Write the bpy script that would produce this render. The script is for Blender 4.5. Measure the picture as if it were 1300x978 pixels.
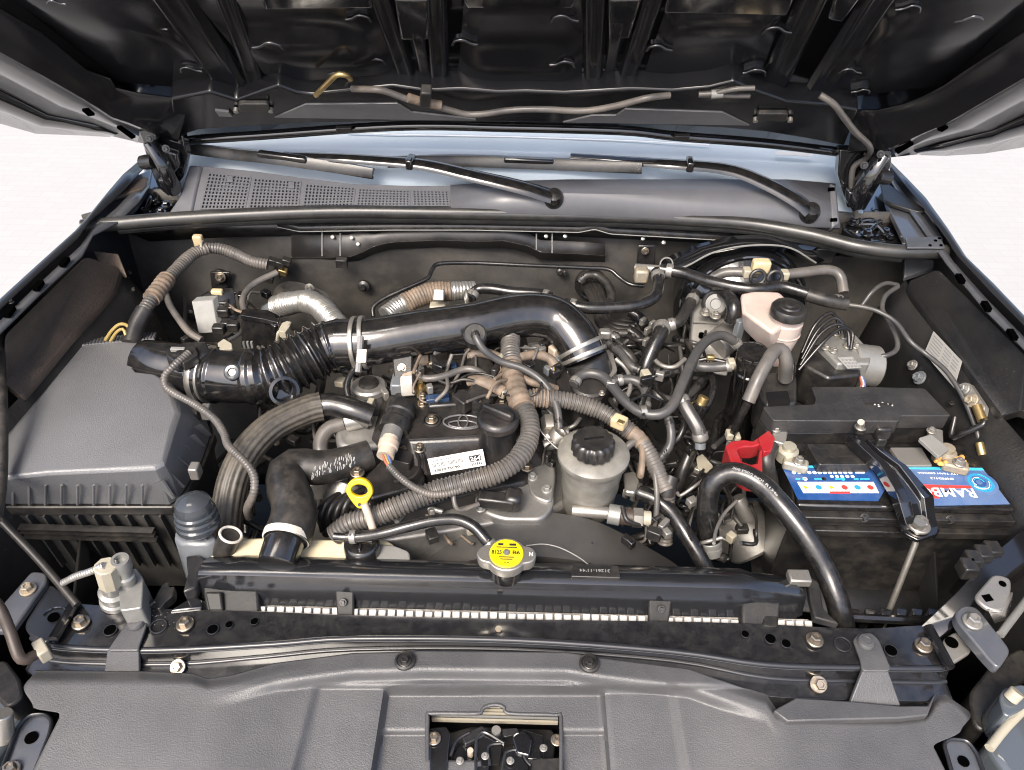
import bpy, bmesh, math, random
from mathutils import Vector, Matrix
random.seed(7)
R = math.radians
scene = bpy.context.scene
COL = scene.collection
for _o in list(bpy.data.objects):
    bpy.data.objects.remove(_o)

# ------------------------------------------------------------------ camera
F_PX, W_PX, H_PX = 982.0, 1300.0, 978.0
PITCH, ROLL = R(40.0), R(1.5)
CAM = Vector((0.0, -0.50, 0.79))
FW = Vector((0, math.cos(PITCH), -math.sin(PITCH)))
_u = Vector((0, math.sin(PITCH), math.cos(PITCH)))
_r = Vector((1, 0, 0))
RT = _r * math.cos(ROLL) + _u * math.sin(ROLL)
UP = _u * math.cos(ROLL) - _r * math.sin(ROLL)
cam_d = bpy.data.cameras.new('camera')
cam = bpy.data.objects.new('camera', cam_d)
COL.objects.link(cam)
cam_d.sensor_width = 36.0
cam_d.lens = 36.0 * F_PX / W_PX
cam_d.clip_start, cam_d.clip_end = 0.02, 2000.0
m = Matrix((RT, UP, -FW)).transposed().to_4x4()
m.translation = CAM
cam.matrix_world = m
scene.camera = cam

# ------------------------------------------------------------------ light
SUN_EL, SUN_AZ = R(51.0), R(204.0)          # hazy sun high in front of the car, behind the photographer
world = bpy.data.worlds.new('World')
scene.world = world
world.use_nodes = True
_nt = world.node_tree
_bg = _nt.nodes['Background']
_sky = _nt.nodes.new('ShaderNodeTexSky')
_sky.sky_type = 'NISHITA'
_sky.sun_disc = False
_sky.sun_elevation = SUN_EL
_sky.sun_rotation = SUN_AZ
_sky.air_density = 0.8
_sky.dust_density = 4.0
_sky.ozone_density = 0.5
_nt.links.new(_sky.outputs[0], _bg.inputs[0])
_bg.inputs[1].default_value = 0.12
sun_d = bpy.data.lights.new('sun', 'SUN')
sun_d.energy = 1.5
sun_d.angle = R(24)
sun_d.color = (1.0, 0.93, 0.83)
sun = bpy.data.objects.new('sun', sun_d)
COL.objects.link(sun)
_sd = Vector((math.sin(SUN_AZ) * math.cos(SUN_EL), math.cos(SUN_AZ) * math.cos(SUN_EL), math.sin(SUN_EL)))
sun.rotation_euler = _sd.to_track_quat('Z', 'Y').to_euler()
sun.location = _sd * 6
vs = scene.view_settings
vs.view_transform = 'Standard'
vs.look = 'None'
vs.gamma = 1.0
vs.use_curve_mapping = False
vs.exposure = 1.65
scene.cycles.filter_width = 1.1

# ------------------------------------------------------------------ photo pixel -> point of the place
def ray(x, y):
    return FW + RT * ((x - 650.0) / F_PX) + UP * ((489.0 - y) / F_PX)
def P(x, y, z):                       # on the level z
    d = ray(x, y)
    return CAM + d * ((z - CAM.z) / d.z)
def PY(x, y, Y):                      # on the upright plane Y
    d = ray(x, y)
    return CAM + d * ((Y - CAM.y) / d.y)
def PX(x, y, X):
    d = ray(x, y)
    return CAM + d * ((X - CAM.x) / d.x)
def PPL(x, y, p0, n):
    d = ray(x, y)
    return CAM + d * ((p0 - CAM).dot(n) / d.dot(n))
def depth(p):
    return (p - CAM).dot(FW)
def mm(px, p):                        # pixels at point p -> metres
    return px * depth(p) / F_PX
V = Vector

# ------------------------------------------------------------------ materials
MATS = {}
def mat(name, col, rough=0.4, metal=0.0, bump=0.0, bscale=400.0, var=0.0, vscale=25.0, col2=None, coat=0.0,
        rvar=0.0, dirt=None, dirt_amt=0.0, dirt_scale=18.0, trans=0.0, sss=0.0, ior=1.5, emit=None, spec=0.5, speck=0.0):
    m = bpy.data.materials.new(name)
    m.use_nodes = True
    nt = m.node_tree
    b = nt.nodes['Principled BSDF']
    L = nt.links.new
    b.inputs['Base Color'].default_value = (*col, 1)
    b.inputs['Roughness'].default_value = rough
    b.inputs['Metallic'].default_value = metal
    b.inputs['IOR'].default_value = ior
    b.inputs['Specular IOR Level'].default_value = spec
    b.inputs['Coat Weight'].default_value = coat
    b.inputs['Coat Roughness'].default_value = 0.08
    if trans: b.inputs['Transmission Weight'].default_value = trans
    if sss:
        b.inputs['Subsurface Weight'].default_value = sss
        b.inputs['Subsurface Scale'].default_value = 0.01
    tc = nt.nodes.new('ShaderNodeTexCoord')
    co = tc.outputs['Object']
    cur = None
    if var or col2:
        n = nt.nodes.new('ShaderNodeTexNoise')
        n.inputs['Scale'].default_value = vscale
        n.inputs['Detail'].default_value = 6
        n.inputs['Roughness'].default_value = 0.65
        L(co, n.inputs['Vector'])
        cr = nt.nodes.new('ShaderNodeValToRGB')
        c2 = col2 or tuple(min(1, c * (1 + var)) for c in col)
        c1 = col if col2 else tuple(c * (1 - var) for c in col)
        cr.color_ramp.elements[0].position = 0.35
        cr.color_ramp.elements[1].position = 0.68
        cr.color_ramp.elements[0].color = (*c1, 1)
        cr.color_ramp.elements[1].color = (*c2, 1)
        L(n.outputs['Fac'], cr.inputs['Fac'])
        cur = cr.outputs['Color']
        L(cur, b.inputs['Base Color'])
    if dirt_amt:
        n = nt.nodes.new('ShaderNodeTexNoise')
        n.inputs['Scale'].default_value = dirt_scale
        n.inputs['Detail'].default_value = 9
        n.inputs['Roughness'].default_value = 0.72
        L(co, n.inputs['Vector'])
        mr = nt.nodes.new('ShaderNodeMapRange')
        mr.inputs[1].default_value = 0.42
        mr.inputs[2].default_value = 0.72
        mr.inputs[4].default_value = dirt_amt
        L(n.outputs['Fac'], mr.inputs[0])
        mx = nt.nodes.new('ShaderNodeMix')
        mx.data_type = 'RGBA'
        L(mr.outputs[0], mx.inputs[0])
        if cur: L(cur, mx.inputs[6])
        else: mx.inputs[6].default_value = (*col, 1)
        mx.inputs[7].default_value = (*(dirt or (0.20, 0.17, 0.13)), 1)
        L(mx.outputs[2], b.inputs['Base Color'])
        ad = nt.nodes.new('ShaderNodeMath')
        ad.operation = 'MULTIPLY_ADD'
        L(mr.outputs[0], ad.inputs[0])
        ad.inputs[1].default_value = 0.45
        ad.inputs[2].default_value = rough
        L(ad.outputs[0], b.inputs['Roughness'])
    elif rvar:
        n = nt.nodes.new('ShaderNodeTexNoise')
        n.inputs['Scale'].default_value = 30
        n.inputs['Detail'].default_value = 8
        L(co, n.inputs['Vector'])
        mr = nt.nodes.new('ShaderNodeMapRange')
        mr.inputs[1].default_value = 0.35
        mr.inputs[2].default_value = 0.7
        mr.inputs[3].default_value = max(0.02, rough - rvar)
        mr.inputs[4].default_value = rough + rvar
        L(n.outputs['Fac'], mr.inputs[0])
        L(mr.outputs[0], b.inputs['Roughness'])
    if speck:
        n = nt.nodes.new('ShaderNodeTexNoise'); n.inputs['Scale'].default_value = 420; n.inputs['Detail'].default_value = 1
        L(co, n.inputs['Vector'])
        n2 = nt.nodes.new('ShaderNodeTexNoise'); n2.inputs['Scale'].default_value = 7; n2.inputs['Detail'].default_value = 5
        L(co, n2.inputs['Vector'])
        mu = nt.nodes.new('ShaderNodeMath'); mu.operation = 'MULTIPLY'
        L(n.outputs['Fac'], mu.inputs[0]); L(n2.outputs['Fac'], mu.inputs[1])
        mr = nt.nodes.new('ShaderNodeMapRange'); mr.inputs[1].default_value = 0.445; mr.inputs[2].default_value = 0.48; mr.inputs[4].default_value = speck
        L(mu.outputs[0], mr.inputs[0])
        mx = nt.nodes.new('ShaderNodeMix'); mx.data_type = 'RGBA'
        src = b.inputs['Base Color'].links[0].from_socket if b.inputs['Base Color'].links else None
        L(mr.outputs[0], mx.inputs[0])
        if src: L(src, mx.inputs[6])
        else: mx.inputs[6].default_value = (*col, 1)
        mx.inputs[7].default_value = (0.42, 0.40, 0.37, 1)
        L(mx.outputs[2], b.inputs['Base Color'])
    if bump:
        n = nt.nodes.new('ShaderNodeTexNoise')
        n.inputs['Scale'].default_value = bscale
        n.inputs['Detail'].default_value = 3
        L(co, n.inputs['Vector'])
        bp = nt.nodes.new('ShaderNodeBump')
        bp.inputs['Strength'].default_value = bump
        bp.inputs['Distance'].default_value = 0.002
        L(n.outputs['Fac'], bp.inputs['Height'])
        L(bp.outputs[0], b.inputs['Normal'])
    if emit:
        b.inputs['Emission Color'].default_value = (*emit, 1)
        b.inputs['Emission Strength'].default_value = 1
    MATS[name] = m
    return m
DUST = (0.20, 0.17, 0.13)
mat('paint_black', (0.008, 0.008, 0.009), 0.13, coat=1.0, rvar=0.05, bump=0.03, bscale=60, ior=1.6)
mat('paint_dusty', (0.009, 0.009, 0.010), 0.15, coat=0.9, dirt=(0.16, 0.15, 0.14), dirt_amt=0.12, dirt_scale=60, ior=1.6, speck=0.5)
mat('paint_fender', (0.016, 0.017, 0.020), 0.34, coat=0.25)
mat('steel_satin', (0.011, 0.011, 0.012), 0.33, coat=0.3, dirt=(0.16, 0.14, 0.12), dirt_amt=0.18, dirt_scale=40)
mat('plastic_gloss', (0.008, 0.008, 0.0085), 0.12, bump=0.04, bscale=70, dirt=(0.16, 0.135, 0.11), dirt_amt=0.11, dirt_scale=70, ior=1.75)
mat('plastic_black', (0.012, 0.012, 0.0125), 0.32, bump=0.05, bscale=300, dirt=DUST, dirt_amt=0.16, dirt_scale=40, ior=1.55, speck=0.25)
mat('plastic_grain', (0.054, 0.054, 0.056), 0.43, bump=0.25, bscale=650, var=0.12, vscale=14, dirt=(0.20, 0.19, 0.175), dirt_amt=0.16, dirt_scale=6, ior=1.6)
mat('plastic_lid', (0.118, 0.120, 0.126), 0.38, bump=0.3, bscale=600, var=0.08, vscale=7, ior=1.6, dirt=(0.22, 0.21, 0.20), dirt_amt=0.15, dirt_scale=5)
mat('plastic_cowl', (0.10, 0.102, 0.112), 0.34, bump=0.08, bscale=500, dirt=(0.22, 0.21, 0.20), dirt_amt=0.15)
mat('rubber', (0.009, 0.009, 0.0095), 0.23, bump=0.06, bscale=120, ior=1.58, dirt=(0.14, 0.12, 0.10), dirt_amt=0.14, dirt_scale=90)
mat('rubber_grey', (0.045, 0.045, 0.046), 0.34, rvar=0.08, dirt=DUST, dirt_amt=0.22)
mat('rubber_dusty', (0.014, 0.0135, 0.013), 0.38, dirt=(0.15, 0.125, 0.10), dirt_amt=0.28, dirt_scale=60)
mat('rubber_seal', (0.022, 0.022, 0.022), 0.33, bump=0.05, bscale=80, dirt=(0.14, 0.13, 0.11), dirt_amt=0.22, ior=1.6)
mat('braid', (0.050, 0.045, 0.038), 0.45, var=0.3, vscale=120, dirt=(0.22, 0.18, 0.12), dirt_amt=0.3)
mat('conduit', (0.085, 0.081, 0.076), 0.34, var=0.3, vscale=18, dirt=(0.21, 0.165, 0.125), dirt_amt=0.45, dirt_scale=13)
mat('conduit_dark', (0.014, 0.0135, 0.0135), 0.38, dirt=(0.12, 0.10, 0.08), dirt_amt=0.25)
mat('tape', (0.16, 0.125, 0.095), 0.55, var=0.35, vscale=40, bump=0.25, bscale=130, dirt=(0.30, 0.20, 0.13), dirt_amt=0.5)
mat('alloy', (0.36, 0.35, 0.33), 0.42, metal=0.75, bump=0.12, bscale=160, var=0.2, vscale=14, dirt=(0.13, 0.11, 0.085), dirt_amt=0.55, dirt_scale=16)
mat('alloy_clean', (0.27, 0.27, 0.255), 0.36, metal=0.45, bump=0.05, bscale=200, var=0.15, dirt=(0.14, 0.12, 0.10), dirt_amt=0.4)
mat('foil', (0.52, 0.51, 0.48), 0.32, metal=0.8, var=0.15, vscale=30, dirt=(0.24, 0.20, 0.15), dirt_amt=0.35)
mat('zinc', (0.42, 0.40, 0.36), 0.33, metal=0.8, rvar=0.1, dirt=(0.16, 0.12, 0.08), dirt_amt=0.4, dirt_scale=90)
mat('steel_bracket', (0.30, 0.29, 0.27), 0.38, metal=0.6, var=0.12, dirt=(0.16, 0.13, 0.10), dirt_amt=0.35)
mat('bolt_steel', (0.30, 0.26, 0.21), 0.38, metal=0.9, rvar=0.1)
mat('tank_gloss', (0.012, 0.0125, 0.014), 0.16, rvar=0.05, bump=0.02, bscale=40, ior=1.9)
mat('paint_inner', (0.007, 0.007, 0.008), 0.2, ior=1.45, rvar=0.05)
mat('plastic_fuse', (0.020, 0.020, 0.021), 0.40, bump=0.3, bscale=500, dirt=(0.12, 0.11, 0.10), dirt_amt=0.22, dirt_scale=20, ior=1.6, speck=0.4)
mat('plastic_matte', (0.012, 0.012, 0.0125), 0.5, spec=0.3, bump=0.1, bscale=300, dirt=DUST, dirt_amt=0.12, dirt_scale=40)
mat('case_grey', (0.034, 0.034, 0.034), 0.42, bump=0.1, bscale=300, dirt=(0.16, 0.145, 0.125), dirt_amt=0.35, dirt_scale=14)
mat('brass', (0.55, 0.40, 0.18), 0.38, metal=0.9, var=0.2)
mat('corroded', (0.32, 0.29, 0.23), 0.55, metal=0.5, bump=0.4, bscale=180, dirt=(0.40, 0.26, 0.13), dirt_amt=0.6, dirt_scale=70)
mat('firewall', (0.046, 0.044, 0.041), 0.55, bump=0.25, bscale=90, var=0.35, vscale=7, dirt=(0.17, 0.15, 0.125), dirt_amt=0.45, dirt_scale=9)
mat('apron_brown', (0.052, 0.040, 0.032), 0.5, bump=0.35, bscale=330, dirt=(0.15, 0.105, 0.075), dirt_amt=0.4, dirt_scale=16)
mat('apron_black', (0.010, 0.010, 0.0105), 0.40, bump=0.2, bscale=330, dirt=(0.07, 0.06, 0.05), dirt_amt=0.15, speck=0.2)
mat('deep_black', (0.004, 0.004, 0.004), 0.7, spec=0.2, dirt=(0.015, 0.013, 0.012), dirt_amt=0.3, dirt_scale=20)
mat('opening_shade', (0.001, 0.001, 0.001), 1.0, spec=0.0)  # near-black colour put in for the dark inside holes, slots and the cowl duct
mat('cream_tank', (0.62, 0.55, 0.38), 0.38, var=0.12, vscale=12, sss=0.15, dirt=(0.35, 0.27, 0.15), dirt_amt=0.3)
mat('brake_tank', (0.46, 0.41, 0.36), 0.34, sss=0.12, col2=(0.47, 0.34, 0.31), vscale=22, dirt=(0.3, 0.22, 0.16), dirt_amt=0.25)
mat('white_plastic', (0.52, 0.50, 0.45), 0.40, dirt=(0.30, 0.24, 0.16), dirt_amt=0.5, dirt_scale=50)
mat('beige_plastic', (0.42, 0.35, 0.28), 0.42, dirt=(0.25, 0.17, 0.11), dirt_amt=0.5, dirt_scale=50)
mat('tan_plastic', (0.50, 0.40, 0.24), 0.45, dirt=(0.3, 0.22, 0.12), dirt_amt=0.4)
mat('grey_plastic', (0.20, 0.20, 0.19), 0.5, dirt=(0.13, 0.115, 0.095), dirt_amt=0.4)
mat('label_white', (0.62, 0.61, 0.58), 0.45, dirt=(0.42, 0.38, 0.32), dirt_amt=0.25)
mat('label_silver', (0.38, 0.38, 0.36), 0.40, metal=0.3, dirt=(0.3, 0.28, 0.25), dirt_amt=0.4)
mat('ink', (0.015, 0.015, 0.016), 0.5)
mat('ink_grey', (0.20, 0.20, 0.21), 0.5)
mat('print_white', (0.80, 0.80, 0.80), 0.4)
mat('yellow', (0.68, 0.44, 0.005), 0.34, dirt=(0.35, 0.22, 0.03), dirt_amt=0.4, dirt_scale=60)
mat('yellow_cap', (0.66, 0.53, 0.0), 0.4, dirt=(0.45, 0.36, 0.05), dirt_amt=0.4, dirt_scale=60)
mat('red', (0.27, 0.013, 0.018), 0.32, dirt=(0.2, 0.10, 0.08), dirt_amt=0.25, dirt_scale=50)
mat('print_red', (0.68, 0.05, 0.04), 0.35)
mat('blue_label', (0.012, 0.060, 0.21), 0.30, var=0.08, dirt=(0.14, 0.17, 0.22), dirt_amt=0.3, dirt_scale=25)
mat('blue_label_pale', (0.045, 0.10, 0.25), 0.30, col2=(0.10, 0.17, 0.33), vscale=9, dirt=(0.22, 0.24, 0.27), dirt_amt=0.3, dirt_scale=25)
mat('blue_cyan', (0.05, 0.42, 0.62), 0.3)
mat('print_blue', (0.03, 0.25, 0.5), 0.35)
mat('coil_blue', (0.02, 0.04, 0.085), 0.18)
mat('cap_blue', (0.040, 0.045, 0.051), 0.14, rvar=0.05)
mat('pot_blue', (0.12, 0.132, 0.145), 0.2, rvar=0.06, dirt=DUST, dirt_amt=0.25)
mat('glass_sky_tint', (0.40, 0.47, 0.53), 0.4, spec=0.3, var=0.05, vscale=3)  # sky reflection painted in as a pale blue diffuse colour
mat('lamp_chrome', (0.62, 0.66, 0.72), 0.14, metal=0.9)
mat('lamp_lens', (0.07, 0.08, 0.09), 0.08, coat=1.0)
mat('wire_yellow', (0.30, 0.22, 0.07), 0.45)
mat('wire_red', (0.35, 0.10, 0.06), 0.45)
mat('wire_blue', (0.08, 0.12, 0.30), 0.45)
mat('clip_cream', (0.33, 0.305, 0.24), 0.45, dirt=(0.22, 0.17, 0.10), dirt_amt=0.5)
mat('rust_brown', (0.050, 0.036, 0.028), 0.5, var=0.4, bump=0.2, bscale=120)
mat('dirt_floor', (0.10, 0.08, 0.055), 0.8, var=0.5, vscale=20)

# ------------------------------------------------------------------ geometry
def catmull(pts, n):
    if len(pts) < 3:
        return [pts[0].lerp(pts[-1], i / n) for i in range(n + 1)]
    out = []
    ext = [pts[0] * 2 - pts[1]] + list(pts) + [pts[-1] * 2 - pts[-2]]
    for i in range(1, len(ext) - 2):
        p0, p1, p2, p3 = ext[i - 1], ext[i], ext[i + 1], ext[i + 2]
        for k in range(n):
            t = k / n
            out.append(0.5 * ((2 * p1) + (p2 - p0) * t + (2 * p0 - 5 * p1 + 4 * p2 - p3) * t * t + (3 * p1 - p0 - 3 * p2 + p3) * t ** 3))
    out.append(pts[-1].copy())
    return out
def arcs(pts):
    s = [0.0]
    for a, b in zip(pts, pts[1:]):
        s.append(s[-1] + (b - a).length)
    return s
def resample(pts, step):
    s = arcs(pts)
    n = max(2, int(round(s[-1] / step)))
    out, j = [], 0
    for i in range(n + 1):
        t = s[-1] * i / n
        while j < len(s) - 2 and s[j + 1] < t: j += 1
        d = s[j + 1] - s[j]
        out.append(pts[j].lerp(pts[j + 1], 0 if d < 1e-9 else min(1, (t - s[j]) / d)))
    return out

class MB:
    def __init__(self):
        self.v, self.f = [], []
    def ring_faces(self, a, b, n, closed=True):
        for i in range(n if closed else n - 1):
            j = (i + 1) % n
            self.f.append((a + i, a + j, b + j, b + i))
    def loft(self, rings, closed=True, caps=True):
        n = len(rings[0])
        base = len(self.v)
        for r in rings: self.v += [V(p) for p in r]
        for k in range(len(rings) - 1):
            self.ring_faces(base + k * n, base + (k + 1) * n, n, closed)
        if caps and closed:
            self.f.append(tuple(range(base, base + n)))
            e = base + (len(rings) - 1) * n
            self.f.append(tuple(range(e, e + n)))
        return self
    def prism(self, pts, vec):
        pts = [V(p) for p in pts]
        return self.loft([pts, [p + V(vec) for p in pts]])
    def box(self, c, size, ax=None):
        ex, ey, ez = ax if ax else (V((1, 0, 0)), V((0, 1, 0)), V((0, 0, 1)))
        c = V(c); sx, sy, sz = size[0] / 2, size[1] / 2, size[2] / 2
        lo = [c + ex * (a * sx) + ey * (b * sy) - ez * sz for a, b in ((-1, -1), (1, -1), (1, 1), (-1, 1))]
        return self.loft([lo, [p + ez * (2 * sz) for p in lo]])
    def tube(self, pts, r, seg=12, caps=True, squash=None, ridges=0, ramp=0.0):
        n = len(pts)
        rr = r if isinstance(r, (list, tuple)) else [r] * n
        tang = []
        for i in range(n):
            t = pts[min(n - 1, i + 1)] - pts[max(0, i - 1)]
            tang.append(t.normalized() if t.length > 1e-9 else V((0, 0, 1)))
        ref = V((0, 0, 1)) if abs(tang[0].z) < 0.9 else V((0, 1, 0))
        nrm = (ref - tang[0] * ref.dot(tang[0])).normalized()
        rings = []
        for i in range(n):
            nrm = nrm - tang[i] * nrm.dot(tang[i])
            nrm = nrm.normalized() if nrm.length > 1e-6 else V((1, 0, 0))
            bn = tang[i].cross(nrm)
            ring = []
            for k in range(seg):
                a = 2 * math.pi * k / seg
                q = rr[i] * (1 + (ramp * math.cos(a * ridges) if ridges else 0))
                ring.append(pts[i] + nrm * (math.cos(a) * q * (squash or 1)) + bn * (math.sin(a) * q))
            rings.append(ring)
        return self.loft(rings, True, caps)
    def lathe(self, prof, o, ax=V((0, 0, 1)), seg=32, flute=0, famp=0.0, caps=True):
        ax = V(ax).normalized()
        ref = V((1, 0, 0)) if abs(ax.x) < 0.9 else V((0, 1, 0))
        e1 = (ref - ax * ref.dot(ax)).normalized()
        e2 = ax.cross(e1)
        rings = []
        for r, h in prof:
            ring = []
            for k in range(seg):
                a = 2 * math.pi * k / seg
                q = max(1e-5, r) * (1 + (famp * math.cos(a * flute) if flute else 0))
                ring.append(V(o) + ax * h + e1 * (math.cos(a) * q) + e2 * (math.sin(a) * q))
            rings.append(ring)
        return self.loft(rings, True, caps)
    def torus(self, o, ax, R_, r, seg=28, sr=8, a0=0, a1=360):
        ax = V(ax).normalized()
        ref = V((1, 0, 0)) if abs(ax.x) < 0.9 else V((0, 1, 0))
        e1 = (ref - ax * ref.dot(ax)).normalized(); e2 = ax.cross(e1)
        full = abs(a1 - a0) >= 359.9
        rings = []
        for k in range(seg + (0 if full else 1)):
            a = R(a0 + (a1 - a0) * k / seg)
            d = e1 * math.cos(a) + e2 * math.sin(a)
            rings.append([V(o) + d * (R_ + r * math.cos(b)) + ax * (r * math.sin(b)) for b in [2 * math.pi * q / sr for q in range(sr)]])
        if full: rings.append(rings[0])
        return self.loft(rings, True, not full)
    def sheet(self, rows, thick=None):
        n = len(rows[0]); base = len(self.v)
        for r in rows: self.v += [V(p) for p in r]
        for k in range(len(rows) - 1):
            self.ring_faces(base + k * n, base + (k + 1) * n, n, False)
        return self
    def poly(self, pts):
        b = len(self.v); self.v += [V(p) for p in pts]; self.f.append(tuple(range(b, b + len(pts)))); return self
    def frame(self, outer, inner, vec):
        """flat ring between two outlines of equal count, extruded"""
        outer = [V(p) for p in outer]; inner = [V(p) for p in inner]; v = V(vec)
        return self.loft([outer, inner, [p + v for p in inner], [p + v for p in outer], outer], True, False)

def link(o, parent=None):
    COL.objects.link(o)
    if parent is not None:
        o.parent = parent
def wloc(o):
    l = V(o.location)
    while o.parent is not None:
        o = o.parent; l += V(o.location)
    return l
def build(name, mb, material, parent=None, bevel=0.0, bseg=2, solid=0.0, smooth=38, sub=0):
    me = bpy.data.meshes.new(name)
    zs = min(p.z for p in mb.v)
    cx = (min(p.x for p in mb.v) + max(p.x for p in mb.v)) / 2
    cy = (min(p.y for p in mb.v) + max(p.y for p in mb.v)) / 2
    o0 = V((cx, cy, zs))
    me.from_pydata([p - o0 for p in mb.v], [], mb.f)
    bm = bmesh.new(); bm.from_mesh(me)
    bmesh.ops.remove_doubles(bm, verts=bm.verts, dist=1e-6)
    bmesh.ops.recalc_face_normals(bm, faces=bm.faces)
    bm.to_mesh(me); bm.free()
    me.polygons.foreach_set('use_smooth', [True] * len(me.polygons))
    me.set_sharp_from_angle(angle=R(smooth))
    me.materials.append(MATS[material] if isinstance(material, str) else material)
    o = bpy.data.objects.new(name, me)
    link(o, parent)
    o.location = o0 - (wloc(parent) if parent is not None else V((0, 0, 0)))
    if solid:
        s = o.modifiers.new('solid', 'SOLIDIFY'); s.thickness = solid; s.offset = 0
    if sub:
        s = o.modifiers.new('sub', 'SUBSURF'); s.levels = sub; s.render_levels = sub
    if bevel:
        b = o.modifiers.new('bevel', 'BEVEL'); b.width = bevel; b.segments = bseg; b.limit_method = 'ANGLE'; b.angle_limit = R(32)
        b.harden_normals = False
    return o
def tag(o, label, cat, group=None, kind=None):
    o['label'] = label
    o['category'] = cat
    if group: o['group'] = group
    if kind: o['kind'] = kind
    return o
def thing(name, label, cat, at=(0, 0, 0), group=None):
    o = bpy.data.objects.new(name, None)
    o.empty_display_size = 0.02
    link(o); o.location = V(at)
    return tag(o, label, cat, group)
def struct(o):
    o['kind'] = 'structure'
    return o

def pts3(pix, z0=0.0):
    out, z = [], z0
    for q in pix:
        if len(q) > 2: z = q[2]
        out.append(P(q[0], q[1], z))
    return out
def hose_mb(pix, rpx, seg=12, corr=0.0, pitch=5.5, ridges=0, ramp=0.0, squash=None, taper=None, mb=None, amp=None):
    """hose through photo points (x, y, level z); rpx is its radius in photo pixels"""
    p = catmull(pts3(pix), 10)
    mid = p[len(p) // 2]
    r = mm(rpx, mid)
    mb = mb or MB()
    if corr:
        st = mm(pitch, mid)
        q = resample(p, st / 4)
        rr = []
        for i in range(len(q)):
            k = i % 4
            rr.append(r * (1.0 if k in (0, 1) else 1.0 - corr) * (1 + 0.035 * math.sin(i * 0.13 + r * 900) + 0.02 * math.sin(i * 0.41)))
        return mb.tube(q, rr, seg)
    q = resample(p, max(0.004, r * 0.55))
    if taper:
        n = len(q); rr = [r * (taper[0] + (taper[1] - taper[0]) * i / (n - 1)) for i in range(n)]
    else: rr = r
    return mb.tube(q, rr, seg, squash=squash, ridges=ridges, ramp=ramp)
def hose(name, pix, rpx, material, label, cat='hose', parent=None, group=None, **k):
    o = build(name, hose_mb(pix, rpx, **k), material, parent, smooth=60)
    if parent is None:
        tag(o, label, cat, group)
        if cat == 'hose':
            p = catmull(pts3(pix), 10); r = mm(rpx, p[len(p) // 2])
            for i in (4, len(p) - 5):
                d = p[i + 1] - p[i - 1]
                mb = MB().lathe([(r * 0.9, -r * .5), (r * 1.16, -r * .5), (r * 1.2, -r * .3), (r * 1.2, r * .3), (r * 1.16, r * .5), (r * 0.9, r * .5)], p[i], d, 20, caps=False)
                sd = d.normalized().cross(V((0, 0, 1))).normalized()
                for q in (-.35, .35):
                    mb.box(p[i] + V((0, -.4, .9)) * (r * 1.25) + d.normalized() * (r * q), (r * .22, r * .35, r * .55))
                build('clamp', mb, 'steel_bracket' if rpx > 6 else 'conduit_dark', o)
    return o
def zpoly(pix, z):
    return [P(x, y, z) for x, y in pix]
def rounded(pts, r, n=4):
    """round the corners of a 3D outline"""
    out = []
    m_ = len(pts)
    for i in range(m_):
        a, b, c = pts[i - 1], pts[i], pts[(i + 1) % m_]
        d1 = (a - b); d2 = (c - b)
        q = min(r, d1.length * 0.45, d2.length * 0.45)
        p1 = b + d1.normalized() * q; p2 = b + d2.normalized() * q
        for k in range(n + 1):
            t = k / n
            out.append(p1 * (1 - t) ** 2 + b * (2 * t * (1 - t)) + p2 * t * t)
    return out
def plate(pix, z, th, rr=0.0):
    pts = zpoly(pix, z)
    if rr: pts = rounded(pts, rr)
    return MB().prism(pts, (0, 0, -th))
def disc(x, y, z, rpx, h, seg=28, ax=(0, 0, 1), prof=None, mb=None, flute=0, famp=0):
    c = P(x, y, z); r = mm(rpx, c)
    mb = mb or MB()
    pr = [(r * a, b) for a, b in (prof or ((0.001, -h), (1, -h), (1, 0), (0.001, 0)))]
    return mb.lathe(pr, c, ax, seg, flute, famp)
def bolt(x, y, z, rpx, parent, name='bolt', material='bolt_steel', ax=(0, 0, 1), washer=True):
    c = P(x, y, z) if not isinstance(x, Vector) else x
    r = mm(rpx, c)
    mb = MB()
    if washer: mb.lathe([(0.001, 0.0), (r, 0.0), (r, r * 0.18), (r * 0.9, r * 0.25), (0.001, r * 0.25)], c, ax, 24)
    mb.lathe([(0.001, r * 0.2), (r * 0.66, r * 0.2), (r * 0.66, r * 0.8), (r * 0.56, r * 0.92), (r * 0.36, r * 0.92), (r * 0.30, r * 0.72), (0.001, r * 0.72)], c, ax, 6)
    return build(name, mb, material, parent, smooth=30)
def text_mesh(name, body, o, ex, ey, width, material, parent, height=None, lift=0.0006):
    """flat lettering centred at o; ex reading direction, ey up direction"""
    cu = bpy.data.curves.new(name, 'FONT')
    cu.body = body; cu.align_x = 'CENTER'; cu.align_y = 'CENTER'; cu.size = 1; cu.offset = 0.018
    cu.resolution_u = 3
    to = bpy.data.objects.new(name, cu)
    COL.objects.link(to)
    dg = bpy.context.evaluated_depsgraph_get()
    me = bpy.data.meshes.new_from_object(to.evaluated_get(dg))
    bpy.data.objects.remove(to); bpy.data.curves.remove(cu)
    xs = [v.co.x for v in me.vertices]; ys = [v.co.y for v in me.vertices]
    w = max(xs) - min(xs); h = max(ys) - min(ys)
    sx = width / w
    sy = (height / h) if height else sx
    cx, cy = (max(xs) + min(xs)) / 2, (max(ys) + min(ys)) / 2
    ex = V(ex).normalized(); ey = V(ey); ey = (ey - ex * ey.dot(ex)).normalized(); nz = ex.cross(ey)
    base = V(o) - (wloc(parent) if parent is not None else V((0, 0, 0)))
    for v in me.vertices:
        v.co = ex * ((v.co.x - cx) * sx) + ey * ((v.co.y - cy) * sy) + nz * lift
    me.materials.clear(); me.materials.append(MATS[material])
    ob = bpy.data.objects.new(name, me)
    link(ob, parent); ob.location = base
    return ob
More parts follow.
